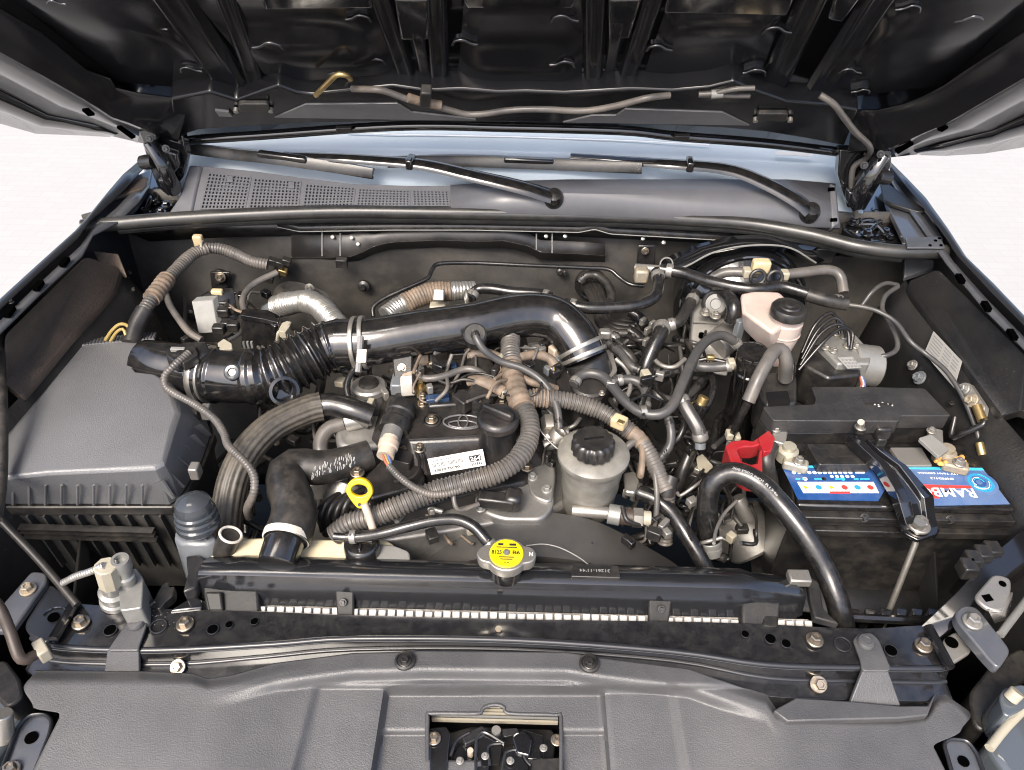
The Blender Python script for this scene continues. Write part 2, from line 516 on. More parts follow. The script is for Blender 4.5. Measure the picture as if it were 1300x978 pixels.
# ================================================================== the setting
mg = bpy.data.materials.new('paving'); mg.use_nodes = True
_n = mg.node_tree; _b = _n.nodes['Principled BSDF']
_tc = _n.nodes.new('ShaderNodeTexCoord')
_br = _n.nodes.new('ShaderNodeTexBrick')
_br.inputs['Scale'].default_value = 4.5
_br.inputs['Color1'].default_value = (0.325, 0.319, 0.308, 1)
_br.inputs['Color2'].default_value = (0.335, 0.329, 0.318, 1)
_br.inputs['Mortar'].default_value = (0.31, 0.303, 0.29, 1)
_br.inputs['Mortar Size'].default_value = 0.012
_n.links.new(_tc.outputs['Object'], _br.inputs['Vector'])
_n.links.new(_br.outputs['Color'], _b.inputs['Base Color'])
_b.inputs['Roughness'].default_value = 0.8
MATS['paving'] = mg
GZ = -0.98
g = MB().poly([(-300, -300, GZ), (300, -300, GZ), (300, 300, GZ), (-300, 300, GZ)])
struct(build('ground', g, 'paving'))
# dark sheet added under the bay to stop light leaking up from the ground
b = MB().sheet([[V((x, y, -0.52 + 0.05 * abs(x))) for x in (-0.86, -0.5, 0, 0.5, 0.86)] for y in (-0.42, 0, 0.4, 0.82)])
tag(build('bay_light_blocker', b, 'deep_black', solid=0.004), 'added dark sheet closing the bottom of the engine bay against light from below', 'tray')

# ================================================================== bonnet
HP = V((0, 0.75, 0.29)); HA = R(50)
HU = V((0, -math.cos(HA), math.sin(HA)))            # up along the raised bonnet
HN = V((0, -math.sin(HA), -math.cos(HA)))           # underside normal
def H(x, y, off=0.0):
    return PPL(x, y, HP + HN * off, HN)
def hpoly(pix, off): return [H(x, y, off) for x, y in pix]
bonnet = thing('bonnet', 'raised glossy black bonnet seen from its ribbed underside', 'car bonnet', (0, 0.75, 0.28))
def W(x, w, off): return HP + V((x, 0, 0)) + HU * w + HN * off
# outer skin: outline with visible rear edge, then straight to the front of the bonnet
rear = [(0, 155), (46, 168), (137, 171), (180, 181), (223, 184), (254, 179), (330, 173), (510, 162), (650, 164), (792, 168), (856, 175), (970, 184), (1059, 195), (1132, 199), (1168, 195), (1224, 195), (1300, 185)]
rl = hpoly(rear, -0.004)
rows = [rl]
for t, w in ((0.15, 0.12), (0.5, 0.35), (0.8, 0.7), (1.0, 1.0)):
    rows.append([V((p.x * (1 + 0.02 * t), 0, 0)) + W(0, w, -0.012 - 0.05 * (1 - (p.x / 0.85) ** 2) * (1 if w > 0.1 else 0.4)) for p in rl])
build('outer_skin', MB().sheet(rows), 'paint_black', bonnet, solid=0.003)
# extension of the sides beyond the frame
def hprism(pix, off, th, name, material, bev=0.004):
    return build(name, MB().prism(hpoly(pix, off), HN * -th), material, bonnet, bevel=bev, bseg=3)
# side frames: dished inwards, outer edge nearer the viewer
def side(inn, outn, nm='edge_frame'):
    n = len(inn); rows = []
    for t, o in ((0, 0.0), (0.02, 0.022), (0.15, 0.026), (0.6, 0.036), (0.95, 0.046), (1, 0.040)):
        rows.append([H(a[0] + (b_[0] - a[0]) * t, a[1] + (b_[1] - a[1]) * t, o) for a, b_ in zip(inn, outn)])
    build(nm, MB().sheet(rows), 'paint_inner', bonnet, solid=0.003, smooth=35)
side([(-60, -30), (0, 11), (51, 41), (109, 89), (140, 100), (146, 111), (178, 119), (218, 124), (240, 126)], [(-60, 34), (0, 68), (60, 101), (101, 124), (122, 137), (142, 150), (160, 156), (178, 163), (226, 180)])
side([(1360, 10), (1300, 41), (1262, 66), (1244, 78), (1224, 91), (1198, 109), (1173, 122), (1148, 132), (1112, 140), (1085, 140)], [(1360, 68), (1300, 101), (1262, 123), (1240, 136), (1220, 148), (1198, 160), (1176, 169), (1154, 179), (1132, 189), (1076, 194)])
# side bands turned outwards (hem of the bonnet), light on them put in as grey
def band(a, bb, oa, ob, name, material, sol=0.002):
    rows = [[H(x, y, oa) for x, y in a], [H((x + X) / 2, (y + Y) / 2, (oa + ob) / 2 + 0.002) for (x, y), (X, Y) in zip(a, bb)], [H(x, y, ob) for x, y in bb]]
    return build(name, MB().sheet(rows), material, bonnet, solid=sol)
mat('hem_grey', (0.085, 0.085, 0.087), 0.30, coat=0.5, dirt=(0.2, 0.19, 0.18), dirt_amt=0.3)
band([(-60, 34), (0, 67), (101, 123), (142, 149), (178, 162)], [(-60, 90), (0, 115), (60, 146), (120, 158), (175, 181)], 0.042, -0.004, 'hem_panel', 'hem_grey')
band([(1360, 66), (1300, 102), (1198, 161), (1160, 176), (1132, 189)], [(1360, 120), (1300, 147), (1262, 165), (1193, 180), (1138, 199)], 0.042, -0.004, 'hem_panel', 'hem_grey')
band([(-60, 92), (0, 115), (60, 146), (120, 158), (150, 168)], [(-60, 134), (0, 155), (46, 168), (100, 170), (140, 172)], 0.000, -0.004, 'rolled_edge', 'paint_black', 0.006)
band([(1360, 122), (1300, 147), (1262, 165), (1200, 181), (1160, 190)], [(1360, 165), (1300, 185), (1250, 193), (1200, 196), (1168, 195)], 0.000, -0.004, 'rolled_edge', 'paint_black', 0.006)
for sl in ([(104, 141), (112, 140), (120, 147), (112, 148)], [(148, 163), (153, 162), (172, 175), (167, 177)], [(1190, 166), (1197, 161), (1204, 163), (1196, 168)], [(1136, 192), (1156, 182), (1160, 184), (1140, 196)]):
    build('hem_slot', MB().prism(hpoly(sl, 0.046), HN * -0.004), 'opening_shade', bonnet)
# rear beam
up = [(216, 126), (266, 117), (300, 128), (353, 109), (376, 118), (396, 121), (449, 115), (498, 110), (540, 116), (586, 114), (632, 118), (668, 117), (716, 119), (754, 117), (802, 114), (853, 116), (900, 112), (932, 104), (960, 116), (1000, 130), (1050, 134), (1090, 140)]
lo = [(1072, 186), (1020, 176), (970, 168), (917, 163), (856, 160), (792, 158), (650, 156), (510, 155), (388, 157), (330, 160), (254, 165), (222, 176)]
hprism(up + lo, 0.032, 0.034, 'cross_beam', 'paint_inner', 0.004)
edge = [(226, 181), (254, 177), (330, 172), (510, 160), (650, 162), (792, 166), (856, 173), (970, 182), (1072, 194)]
build('edge_lip', MB().tube(resample(catmull([H(x, y, 0.02) for x, y in edge], 6), 0.02), 0.008, 10), 'paint_black', bonnet)
for pl in ([(348, 150), (388, 133), (505, 132), (523, 143), (604, 152), (604, 154)], [(714, 156), (752, 147), (782, 147), (794, 139), (917, 143), (952, 160)]):
    hprism(pl, 0.0345, 0.004, 'stiffener_plate', 'hem_grey', 0.001)
# ribs: trapezoid beams running up the underside
def rib(a, wa, c, wc, hgt=0.013, narrow=0.6, ext=0.9):
    A0, C0 = H(*a), H(*c)
    d = (A0 - C0).normalized()
    A1 = A0 + d * 0.55
    s = d.cross(HN).normalized()
    ha, hc = mm(wa, A0) / 2, mm(wc, C0) / 2
    ring = []
    for p, h in ((C0, hc), (A0, ha), (A1, ha * 1.3)):
        ring.append([p - s * h, p - s * (h * narrow) + HN * hgt, p - s * (h * narrow * 0.45) + HN * (hgt * 0.82), p + s * (h * narrow * 0.45) + HN * (hgt * 0.82), p + s * (h * narrow) + HN * hgt, p + s * h])
    build('rib', MB().loft(ring), 'paint_inner', bonnet, bevel=0.004, bseg=3)
for a, wa, c, wc in (((222, 0), 62, (318, 140), 50), ((290, 0), 34, (330, 112), 30), ((486, 0), 34, (528, 126), 24), ((552, 0), 34, (560, 126), 26),
                     ((756, 0), 34, (752, 122), 24), ((826, 0), 34, (786, 124), 24), ((1030, 0), 44, (974, 122), 40), ((1112, 0), 48, (1020, 142), 40)):
    rib(a, wa, c, wc)
# dished pocket floors between the ribs
for a, b_, c, d in (((240, -8), (478, -8), (512, 118), (338, 112)), ((590, -8), (742, -8), (738, 112), (580, 112)), ((852, -8), (1004, -8), (960, 110), (812, 110)), ((505, -8), (535, -8), (548, 108), (536, 108)), ((776, -8), (806, -8), (776, 108), (766, 108)), ((-60, -60), (196, -8), (296, 118), (150, 104)), ((1140, -8), (1340, -30), (1200, 108), (1040, 128))):
    rows = []
    for j in range(9):
        v = j / 8; row = []
        for i in range(13):
            u = i / 12
            x = (a[0] * (1 - u) + b_[0] * u) * (1 - v) + (d[0] * (1 - u) + c[0] * u) * v
            y = (a[1] * (1 - u) + b_[1] * u) * (1 - v) + (d[1] * (1 - u) + c[1] * u) * v
            w = 1 - (2 * u - 1) ** 6
            row.append(H(x, y, 0.003 + 0.013 * w * (0.5 + 0.5 * math.cos(v * 7.5 + a[0])) * (1 if v < .9 else .4)))
        rows.append(row)
    build('pocket_floor', MB().sheet(rows), 'paint_inner', bonnet, smooth=70)
# cross panels between ribs
for q in ([(500, 0), (545, 0), (545, 52), (508, 52)], [(772, 0), (815, 0), (800, 50), (772, 52)], [(585, -5), (735, -5), (728, 12), (592, 12)], [(848, -5), (1010, -5), (1000, 22), (842, 18)],
          [(330, -5), (470, -5), (474, 12), (336, 14)], [(1060, -5), (1096, -5), (1070, 30), (1050, 26)]):
    hprism(q, 0.014, 0.012, 'web_panel', 'paint_black', 0.004)
# pressed clip lips (oval hooks)
lips = [(198, 38, 15), (341, 62, 20), (243, 91, 14), (455, 26, 16), (590, 57, 16), (475, 80, 14), (717, 27, 17), (714, 84, 16), (837, 64, 16), (651, 98, 12), (986, 42, 18), (954, 95, 18), (1079, 93, 14), (1152, 14, 16), (878, 103, 13), (1229, 28, 18), (430, 98, 14), (1092, 118, 12), (72, 6, 12), (1172, 62, 10)]
for i, (x, y, r) in enumerate(lips):
    c = H(x, y, 0.012); q = mm(r, c)
    e1 = V((1, 0, 0)); e2 = HU
    mb = MB()
    path = [c + e1 * (-q) + e2 * (-q * 0.10), c + e1 * (-q * 0.75) + e2 * (q * 0.45), c + e1 * (-q * 0.1) + e2 * (q * 0.62), c + e1 * (q * 0.5) + e2 * (q * 0.2), c + e1 * q + e2 * (q * 0.06)]
    if i % 2: path = [V((2 * c.x - p.x, p.y, p.z)) for p in path]
    mb.tube(resample(catmull(path, 6), q / 8), q * 0.11, 8)
    mb.prism([p - HN * 0.004 for p in path], HN * -0.006)
    build('pressed_lip', mb, 'paint_black', bonnet, smooth=50)
# rubber stops + pale pads on the rear beam
for x, y in ((322, 138), (981, 150)):
    build('bump_stop', MB().prism(rounded(hpoly([(x - 20, y - 5), (x + 20, y - 5), (x + 18, y + 5), (x - 18, y + 5)], 0.04), 0.006), HN * -0.008), 'rubber_dusty', bonnet, bevel=0.002)
    for s in (-1, 1):
        build('stop_tip', MB().lathe([(0.001, 0), (0.004, 0.0), (0.004, 0.006), (0.001, 0.007)], H(x + s * 22, y, 0.034), HN, 12), 'zinc', bonnet)
build('seal_pad', MB().prism(hpoly([(273, 141), (290, 143), (296, 149), (278, 148)], 0.036), HN * -0.004), 'hem_grey', bonnet)
for x, y in ((436, 167), (866, 177)):
    build('edge_clip', MB().prism(hpoly([(x - 10, y - 3), (x + 10, y - 3), (x + 8, y + 3), (x - 8, y + 3)], 0.03), HN * -0.006), 'rubber_dusty', bonnet, bevel=0.001)

# washer hose along the bonnet
def hhose(pix, r, name, material, parent, off=0.045):
    p = resample(catmull([H(q[0], q[1], q[2] if len(q) > 2 else off) for q in pix], 8), 0.006)
    return build(name, MB().tube(p, mm(r, p[0]), 12), material, parent, smooth=60)
wh = thing('washer_hose', 'thin tan washer hose clipped along the rear of the bonnet underside', 'hose', H(650, 140, 0.045))
hhose([(447, 113, 0.034), (476, 114), (492, 117), (520, 127), (560, 137), (590, 145), (612, 145), (650, 140), (690, 139), (740, 141), (780, 135), (820, 125), (850, 121, 0.036)], 4.2, 'tube', 'conduit', wh)
build('hose_clip', MB().prism(hpoly([(534, 119), (548, 120), (546, 138), (532, 137)], 0.055), HN * -0.016), 'rubber_dusty', wh, bevel=0.002)
hhose([(518, 124), (534, 129), (560, 134)], 6.0, 'sleeve', 'tape', wh, 0.046)
hhose([(401, 121, 0.034), (410, 112), (418, 104), (428, 95), (440, 96), (445, 101, 0.034)], 3.4, 'loop', 'brass', wh, 0.04)
wj = thing('washer_joiner', 'small tan three-way washer hose joiner beside the bump stop on the bonnet', 'hose joiner', H(920, 120, 0.045))
hhose([(887, 120), (905, 119), (915, 117), (935, 113), (958, 112)], 3.2, 'tube', 'conduit', wj)
hhose([(887, 121), (910, 121), (930, 122), (952, 122)], 3.0, 'branch', 'conduit', wj)
hhose([(903, 120), (918, 119)], 5.5, 'body', 'grey_plastic', wj)
p = [H(1041, 121, 0.04), H(1058, 132, 0.05), H(1072, 150, 0.055), H(1086, 168, 0.055), H(1104, 186, 0.05), PY(1101, 200, 0.70), PY(1084, 212, 0.71), PY(1081, 235, 0.71), PY(1084, 258, 0.71), PY(1087, 276, 0.71)]
q = resample(catmull(p, 8), 0.006)
tag(build('washer_hose', MB().tube(q, mm(4.3, q[0]), 12), 'conduit', smooth=60), 'tan washer hose dropping from the bonnet past the right hinge', 'hose')

# ================================================================== windscreen, cowl, wipers
WS0 = V((0, 0.755, 0.208)); WSN = V((0, -math.sin(R(30)), math.cos(R(30))))
ws = thing('windscreen', 'windscreen with the sky reflection coloured in as pale blue, behind the cowl panel', 'windscreen', WS0)
rows = []
for w in (-0.03, 0.15, 0.4, 0.8):
    rows.append([V((x * (1 - 0.12 * max(0, w)), 0.755 + math.cos(R(30)) * w + 0.10 * 0 - 0.0 * x * x, 0.208 + math.sin(R(30)) * w - 0.035 * (x / 0.7) ** 2)) for x in [-0.60 + 1.2 * i / 16 for i in range(17)]])
build('pane', MB().sheet(rows), 'glass_sky_tint', ws, solid=0.005)
def WS(x, y, off=0.0): return PPL(x, y, WS0 + WSN * off, WSN)
build('frit_line', MB().tube([WS(x, y, 0.004) for x, y in ((440, 168), (500, 171), (650, 174), (800, 179), (900, 184))], 0.0012, 6), 'print_white', ws)
build('sticker', MB().prism([WS(x, y, 0.004) for x, y in ((984, 192), (1031, 194), (1031, 199), (984, 197))], WSN * 0.0006), 'label_white', ws)

cowl = thing('scuttle_cover', 'dark grey plastic cowl panel with perforated air intake below the windscreen', 'cowl panel', P(650, 260, 0.19))
CW0 = P(650, 262, 0.185); CW1 = P(650, 230, 0.212)
_e = (CW1 - CW0).normalized(); CWN = V((1, 0, 0)).cross(_e).normalized()
def CW(x, y, off=0.0): return PPL(x, y, CW0 + CWN * off, CWN)
def cpoly(pix, off=0.0): return [CW(x, y, off) for x, y in pix]
gr = [((266, 221), (319, 226.5), (311, 266), (255.5, 266), 12, 10), ((323.5, 228), (382, 232), (378.5, 265.5), (317, 265.5), 13, 9),
      ((389, 235), (451, 240), (448, 262), (385, 265), 14, 7), ((456, 241), (520, 243.5), (520, 262), (453, 262), 15, 6), ((524, 243.5), (569, 244), (571, 262), (525, 262), 10, 6)]
top = [(257, 211), (320, 217), (385, 226), (453, 234), (522, 236), (572, 236)]
bot = [(243, 273), (314, 272), (382, 271), (450, 271), (522, 271), (573, 271)]
mbf = MB()
for (a, b_, c, d, nc, nr), i in zip(gr, range(5)):
    # panel round each opening: strips above, below, left, right
    T0, T1, B0, B1 = top[i], top[i + 1], bot[i], bot[i + 1]
    o4 = cpoly([T0, T1, B1, B0]); i4 = cpoly([a, b_, c, d])
    mbf.frame(o4, i4, CWN * -0.004)
solid_pts = cpoly([(572, 236), (650, 231), (720, 229), (860, 229), (1000, 229), (1060, 234)])
sol_lo = cpoly([(573, 271), (650, 272), (720, 273), (860, 279), (1000, 288), (1066, 290)])
rows = [solid_pts, [a.lerp(b_, .5) + CWN * (0.012 if 1 <= k <= 4 else 0) for k, (a, b_) in enumerate(zip(solid_pts, sol_lo))], sol_lo]
build('panel', mbf, 'plastic_cowl', cowl, bevel=0.001)
build('panel', MB().sheet(rows), 'plastic_cowl', cowl, solid=0.004)
for (a, b_, c, d, nc, nr) in gr:
    A, B, C, D = cpoly([a, b_, c, d], -0.002)
    mb = MB()
    up_ = CWN * 0.003
    def bar(p, q_, w):
        s = (q_ - p).normalized().cross(CWN) * (w / 2)
        mb.prism([p - s, q_ - s, q_ + s, p + s], up_)
    for k in range(nc + 1):
        t = k / nc; bar(A.lerp(B, t), D.lerp(C, t), 0.0030)
    for k in range(nr + 1):
        t = k / nr; bar(A.lerp(D, t) + CWN * 0.0004, B.lerp(C, t) + CWN * 0.0004, 0.0024)
    build('grille', mb, 'plastic_cowl', cowl)
for x, y in ((292, 228), (370, 236)):
    build('grille_tab', MB().prism(cpoly([(x - 4, y - 4), (x + 4, y - 4), (x + 4, y + 4), (x - 4, y + 4)], 0.002), CWN * 0.002), 'plastic_cowl', cowl, bevel=0.0005)
build('intake_duct', MB().sheet([cpoly([(250, 212), (580, 232)], -0.05), cpoly([(235, 275), (580, 275)], -0.05)]), 'opening_shade', cowl, solid=0.002)
build('end_flange', MB().prism(cpoly([(240, 209), (257, 210), (250, 240), (243, 273), (212, 273), (226, 252)], 0.004), CWN * -0.02), 'plastic_cowl', cowl, bevel=0.004)
build('end_flange', MB().prism(cpoly([(1054, 232), (1062, 236), (1066, 284), (1056, 290)], 0.006), CWN * -0.02), 'plastic_cowl', cowl, bevel=0.003)
for x, y in ((1056, 240), (1059, 279)):
    build('mount_slot', MB().prism(cpoly([(x - 4, y - 2), (x + 4, y - 2), (x + 4, y + 2), (x - 4, y + 2)], 0.008), CWN * -0.003), 'opening_shade', cowl)
build('underside', MB().sheet([[PY(x, y, 0.70) for x, y in ((150, 288), (300, 284), (650, 280), (900, 290), (1120, 320))], [PY(x, y + 16, 0.705) for x, y in ((190, 290), (300, 284), (650, 280), (900, 292), (1080, 310))]]), 'plastic_black', cowl, solid=0.004)

def wiper(name, arm, arm_r, blade, piv, label):
    t = thing(name, label, 'wiper', piv)
    p = resample(catmull(arm, 8), 0.012)
    n = len(p)
    rings = []
    for i, c in enumerate(p):
        f = i / (n - 1)
        w = arm_r * (1.25 - 0.6 * f); h = 0.007 * (1 - 0.2 * f)
        d = (p[min(n - 1, i + 1)] - p[max(0, i - 1)]).normalized(); s = d.cross(V((0, -0.3, 1))).normalized(); u = s.cross(d)
        rings.append([c - s * w, c - s * w * 0.8 + u * h * 0.7, c - s * w * .3 + u * h, c + s * w * .3 + u * h, c + s * w * 0.8 + u * h * 0.7, c + s * w, c + s * w * .7 - u * h * .3, c - s * w * .7 - u * h * .3])
    build('arm', MB().loft(rings), 'plastic_gloss', t, smooth=50)
    q = resample(catmull(blade, 8), 0.012)
    n = len(q)
    mb = MB(); rings = []
    for i, c in enumerate(q):
        f = abs(2 * i / (n - 1) - 1); w = 0.013 * (1 - 0.25 * f ** 4)
        d = (q[min(n - 1, i + 1)] - q[max(0, i - 1)]).normalized(); s = d.cross(V((0, -0.5, 0.87))).normalized(); u = s.cross(d)
        rings.append([c - s * w, c - s * w * .2 + u * 0.010, c + s * w * .6 + u * 0.006, c + s * w, c - u * 0.004])
    build('blade', MB().loft(rings), 'plastic_black', t, smooth=40)
    build('rubber_edge', MB().tube([c - V((0, 0.4, 0.6)) * 0.011 for c in q], 0.003, 6), 'rubber', t)
    m_ = q[int(n * 0.55)]
    d = (q[int(n * .6)] - q[int(n * .5)]).normalized()
    build('blade_holder', MB().box(m_ + V((0, -.3, .7)) * 0.008, (0.085, 0.014, 0.010), (d, V((0, 0, 1)).cross(d).normalized(), V((0, 0, 1)))), 'plastic_gloss', t, bevel=0.003)
    build('pivot', MB().lathe([(0.001, 0.016), (0.012, 0.014), (0.016, 0.006), (0.017, -0.012), (0.001, -0.012)], piv, CWN, 24), 'rubber', t)
    k = p[int(len(p) * 0.5)]
    d = (p[int(len(p) * .5) + 1] - k).normalized()
    build('knuckle', MB().box(k + V((0, 0, 0.003)), (0.012, 0.03, 0.018), (d, V((0, 0, 1)).cross(d).normalized(), V((0, 0, 1)))), 'plastic_gloss', t, bevel=0.003)
def WZ(x, y, o=0.02): 
    a = WS(x, y, o); b_ = CW(x, y, o)
    return a if a.y > 0.755 else b_
wiper('wiper', [WZ(700, 250, 0.02), WZ(660, 238, 0.03), WZ(600, 224, 0.034), WZ(538, 210, 0.034), WZ(470, 204, 0.03), WZ(420, 201, 0.026), WZ(360, 198, 0.022)], 0.013,
      [WZ(240, 188), WZ(300, 196), WZ(350, 201), WZ(420, 211), WZ(474, 220)], WZ(703, 252, 0.012), 'wiper whose arm pivots at the middle of the cowl, blade pointing left')
wiper('wiper', [WZ(1026, 268, 0.02), WZ(1012, 256, 0.026), WZ(972, 234, 0.03), WZ(923, 216, 0.032), WZ(850, 209, 0.03), WZ(780, 204, 0.026), WZ(724, 200, 0.022)], 0.013,
      [WZ(492, 205), WZ(578, 204), WZ(647, 206), WZ(720, 209), WZ(815, 213)], WZ(1028, 270, 0.012), 'wiper whose arm pivots at the right end of the cowl')

# cowl seal
seal = thing('cowl_seal', 'long grey rubber weatherstrip running across the front of the cowl', 'weatherstrip', P(650, 271, 0.17))
sp = [(104, 288), (150, 284), (208, 279), (313, 273), (425, 269), (540, 270), (651, 272), (780, 275), (873, 279), (954, 285), (1024, 297), (1060, 306), (1093, 314), (1145, 320), (1201, 320)]
build('bulb', hose_mb([(x, y, 0.172) for x, y in sp], 8.5, seg=14), 'rubber_seal', seal, smooth=60)
build('lip', hose_mb([(x, y + 9, 0.158) for x, y in sp[1:-1]], 2.6, seg=8, squash=2.0), 'rubber_seal', seal, smooth=60)

# ================================================================== firewall
FY = 0.735
fw = thing('firewall', 'dusty dark grey insulated firewall at the back of the engine bay', 'firewall', V((0, FY, -0.4)))
mbf = MB()
rows = []
NX = 60
for j in range(26):
    z = 0.17 - 0.62 * j / 25
    row = []
    for i in range(NX + 1):
        hw = 0.69 if z > 0.135 else 0.775; x = -hw + 2 * hw * i / NX
        y = FY + 0.010 * math.sin(x * 9 + 1) * math.sin(z * 14) + 0.006 * math.sin(x * 23 + z * 17)
        # pressed bulges round the pipes
        for bx, bz, br, bh in ((-0.40, 0.02, 0.12, 0.018), (0.14, 0.05, 0.10, 0.012), (-0.58, 0.0, 0.08, 0.012)):
            d = math.hypot(x - bx, z - bz)
            y -= bh * (1 / (1 + math.exp((d - br) * 90)))
        if z < -0.1: y -= (-0.1 - z) * 0.3
        row.append(V((x, y, z)))
    rows.append(row)
build('insulation', MB().sheet(rows), 'firewall', fw, solid=0.004, smooth=60)
def FWp(x, y, off=0.0): return PY(x, y, FY - off)
for x, y, r in ((462, 363, 8), (242, 398, 7), (280, 353, 12), (560, 398, 8), (711, 345, 5), (717, 346, 4)):
    c = FWp(x, y, 0.02); q = mm(r, c)
    build('retainer', MB().lathe([(0.001, 0.0), (q, 0.0), (q * 0.9, 0.006), (q * 0.45, 0.008), (q * 0.4, 0.014), (0.001, 0.014)], c, (0, -1, 0.3), 20), 'plastic_black', fw)
# trim rail under the seal, reflections on its edges put in as pale tubes
rail = thing('wiring_tray', 'long black wiring tray fixed along the top of the firewall', 'tray', FWp(560, 310, 0.03))
tray = [(370, 326), (442, 326), (455, 322), (475, 312), (495, 307), (560, 304), (600, 306), (640, 305), (655, 308), (672, 312), (686, 320), (740, 322), (768, 324)]
tl = [FWp(x, y, 0.035) for x, y in tray]
bl = [FWp(x, y + 9, 0.012) for x, y in tray]
ul = [FWp(x, y - 15 if x > 470 else y - 28, 0.033) for x, y in tray]
build('tray_face', MB().sheet([ul, tl, bl]), 'conduit_dark', rail, solid=0.003, smooth=20)
build('tray_edge', MB().tube(resample(tl, 0.008), 0.0015, 6), 'label_silver', rail)
lipp = [(352, 288), (380, 294), (500, 292), (600, 292), (735, 295), (755, 291), (775, 297), (900, 304), (1000, 312)]
ll = [FWp(x, y, 0.045) for x, y in lipp]
build('tray_lip', MB().sheet([[p + V((0, 0.01, 0.012)) for p in ll], ll]), 'plastic_black', rail, solid=0.003)
build('tray_edge', MB().tube(resample(ll, 0.008), 0.0014, 6), 'label_silver', rail)
for x, y0, y1 in ((409, 295, 325), (432, 296, 325), (681, 297, 317), (701, 297, 321)):
    build('web', MB().tube([FWp(x, y0, 0.035), FWp(x, y1, 0.036)], 0.0013, 6), 'label_silver', rail)
build('clip', MB().box(FWp(434, 334, 0.05), (0.02, 0.012, 0.016)), 'plastic_black', rail, bevel=0.001)
for x, y in ((424, 302), (448, 303), (456, 311), (693, 301), (717, 301), (815, 304), (841, 309)):
    build('stud', MB().lathe([(0.001, 0), (0.0035, 0), (0.0035, 0.012), (0.001, 0.013)], FWp(x, y, 0.03), (0, -0.8, 0.6), 10), 'zinc', rail)
brk = thing('firewall_bracket', 'small dark steel bracket with one bolt on the right of the firewall', 'bracket', FWp(817, 330, 0.03))
build('plate', MB().prism([FWp(x, y, 0.04) for x, y in ((810, 312), (832, 312), (832, 338), (808, 338))], (0, 0.004, 0)), 'steel_satin', brk, bevel=0.002)
bolt(FWp(819, 319, 0.045), 0, 0, 5, brk, ax=(0, -1, 0.2))

# ================================================================== hinges
def hinge(label, pts, arm, piv):
    mb = MB()
    for i, (poly, Y, th) in enumerate(pts):
        mb.prism([PY(x, y, Y) for x, y in poly], (0, th, 0))
    mb.tube(catmull(arm, 6), 0.013, 10, squash=0.6)
    t = build('hinge', mb, 'paint_black', bonnet, bevel=0.004)
    t['label'] = label
    return t
h1 = hinge('black steel bonnet hinge at the left corner of the cowl', [([(176, 164), (232, 172), (238, 198), (232, 226), (214, 250), (200, 238), (188, 208)], 0.715, 0.02), ([(176, 166), (192, 162), (200, 176), (196, 190), (182, 184)], 0.70, 0.03), ([(184, 182), (204, 190), (224, 196), (226, 214), (212, 232), (198, 216), (192, 202)], 0.69, 0.016), ([(200, 228), (216, 228), (226, 240), (218, 250), (206, 244)], 0.69, 0.02)],
           [PY(190, 180, 0.69), PY(205, 205, 0.68), PY(216, 228, 0.68), PY(224, 244, 0.69)], PY(205, 260, 0.70))
for x, y in ((190, 176), (211, 189)):
    bolt(PY(x, y, 0.672), 0, 0, 5, h1, material='steel_satin', ax=(0.2, -1, 0.3))
build('stop_rubber', MB().lathe([(0.001, -0.01), (0.011, -0.01), (0.012, 0.0), (0.011, 0.012), (0.001, 0.013)], PY(187, 206, 0.68), (1, -0.2, 0.2), 18), 'rubber', h1)
h2 = hinge('black steel bonnet hinge at the right corner of the cowl', [([(1066, 190), (1132, 190), (1132, 212), (1114, 240), (1098, 268), (1076, 264), (1064, 222)], 0.715, 0.02), ([(1108, 190), (1128, 190), (1132, 200), (1120, 214), (1106, 210)], 0.70, 0.03), ([(1104, 208), (1120, 214), (1112, 228), (1096, 246), (1084, 250), (1088, 232)], 0.69, 0.016), ([(1078, 244), (1092, 246), (1096, 262), (1084, 270), (1076, 258)], 0.69, 0.02)],
           [PY(1120, 196, 0.69), PY(1108, 216, 0.68), PY(1094, 240, 0.68), PY(1086, 262, 0.69)], PY(1100, 280, 0.70))
for x, y in ((1118, 196), (1097, 210)):
    bolt(PY(x, y, 0.672), 0, 0, 5, h2, material='steel_satin', ax=(-0.2, -1, 0.3))
build('stop_rubber', MB().lathe([(0.001, -0.01), (0.011, -0.01), (0.012, 0.0), (0.011, 0.012), (0.001, 0.013)], PY(1122, 225, 0.68), (-1, -0.2, 0.2), 18), 'rubber', h2)
# hinge wells with their clutter of sealed bolts
for label, poly, bits in (('dark hinge well with painted bolts beside the left cowl end', [(182, 198), (238, 204), (230, 250), (204, 276), (160, 280), (182, 246)], ((190, 245), (197, 258), (212, 262), (222, 240), (184, 270), (205, 270))),
                          ('dark hinge well with painted bolts beside the right cowl end', [(1064, 204), (1128, 206), (1128, 250), (1136, 290), (1152, 306), (1100, 308), (1070, 290)], ((1092, 285), (1105, 288), (1116, 284), (1124, 296), (1100, 298), (1110, 272), (1082, 284), (1130, 302)))):
    t = thing('hinge_well', label, 'body panel', P(poly[3][0], poly[3][1], 0.12))
    build('well_floor', MB().prism(zpoly(poly, 0.15), (0, 0, -0.03)), 'paint_black', t, bevel=0.004)
    for x, y in bits:
        bolt(x, y, 0.154, random.uniform(5, 8), t, material='paint_black')
    for k in range(4):
        a = random.choice(bits); b_ = random.choice(bits)
        if a != b_:
            build('weld_seam', MB().tube(catmull([P(a[0], a[1], 0.155), P((a[0] + b_[0]) / 2 + 4, (a[1] + b_[1]) / 2 - 5, 0.162), P(b_[0], b_[1], 0.155)], 5), 0.004, 8), 'paint_black', t)

mat('corner_grey', (0.06, 0.064, 0.073), 0.30, coat=0.6, dirt=(0.16, 0.15, 0.14), dirt_amt=0.25)
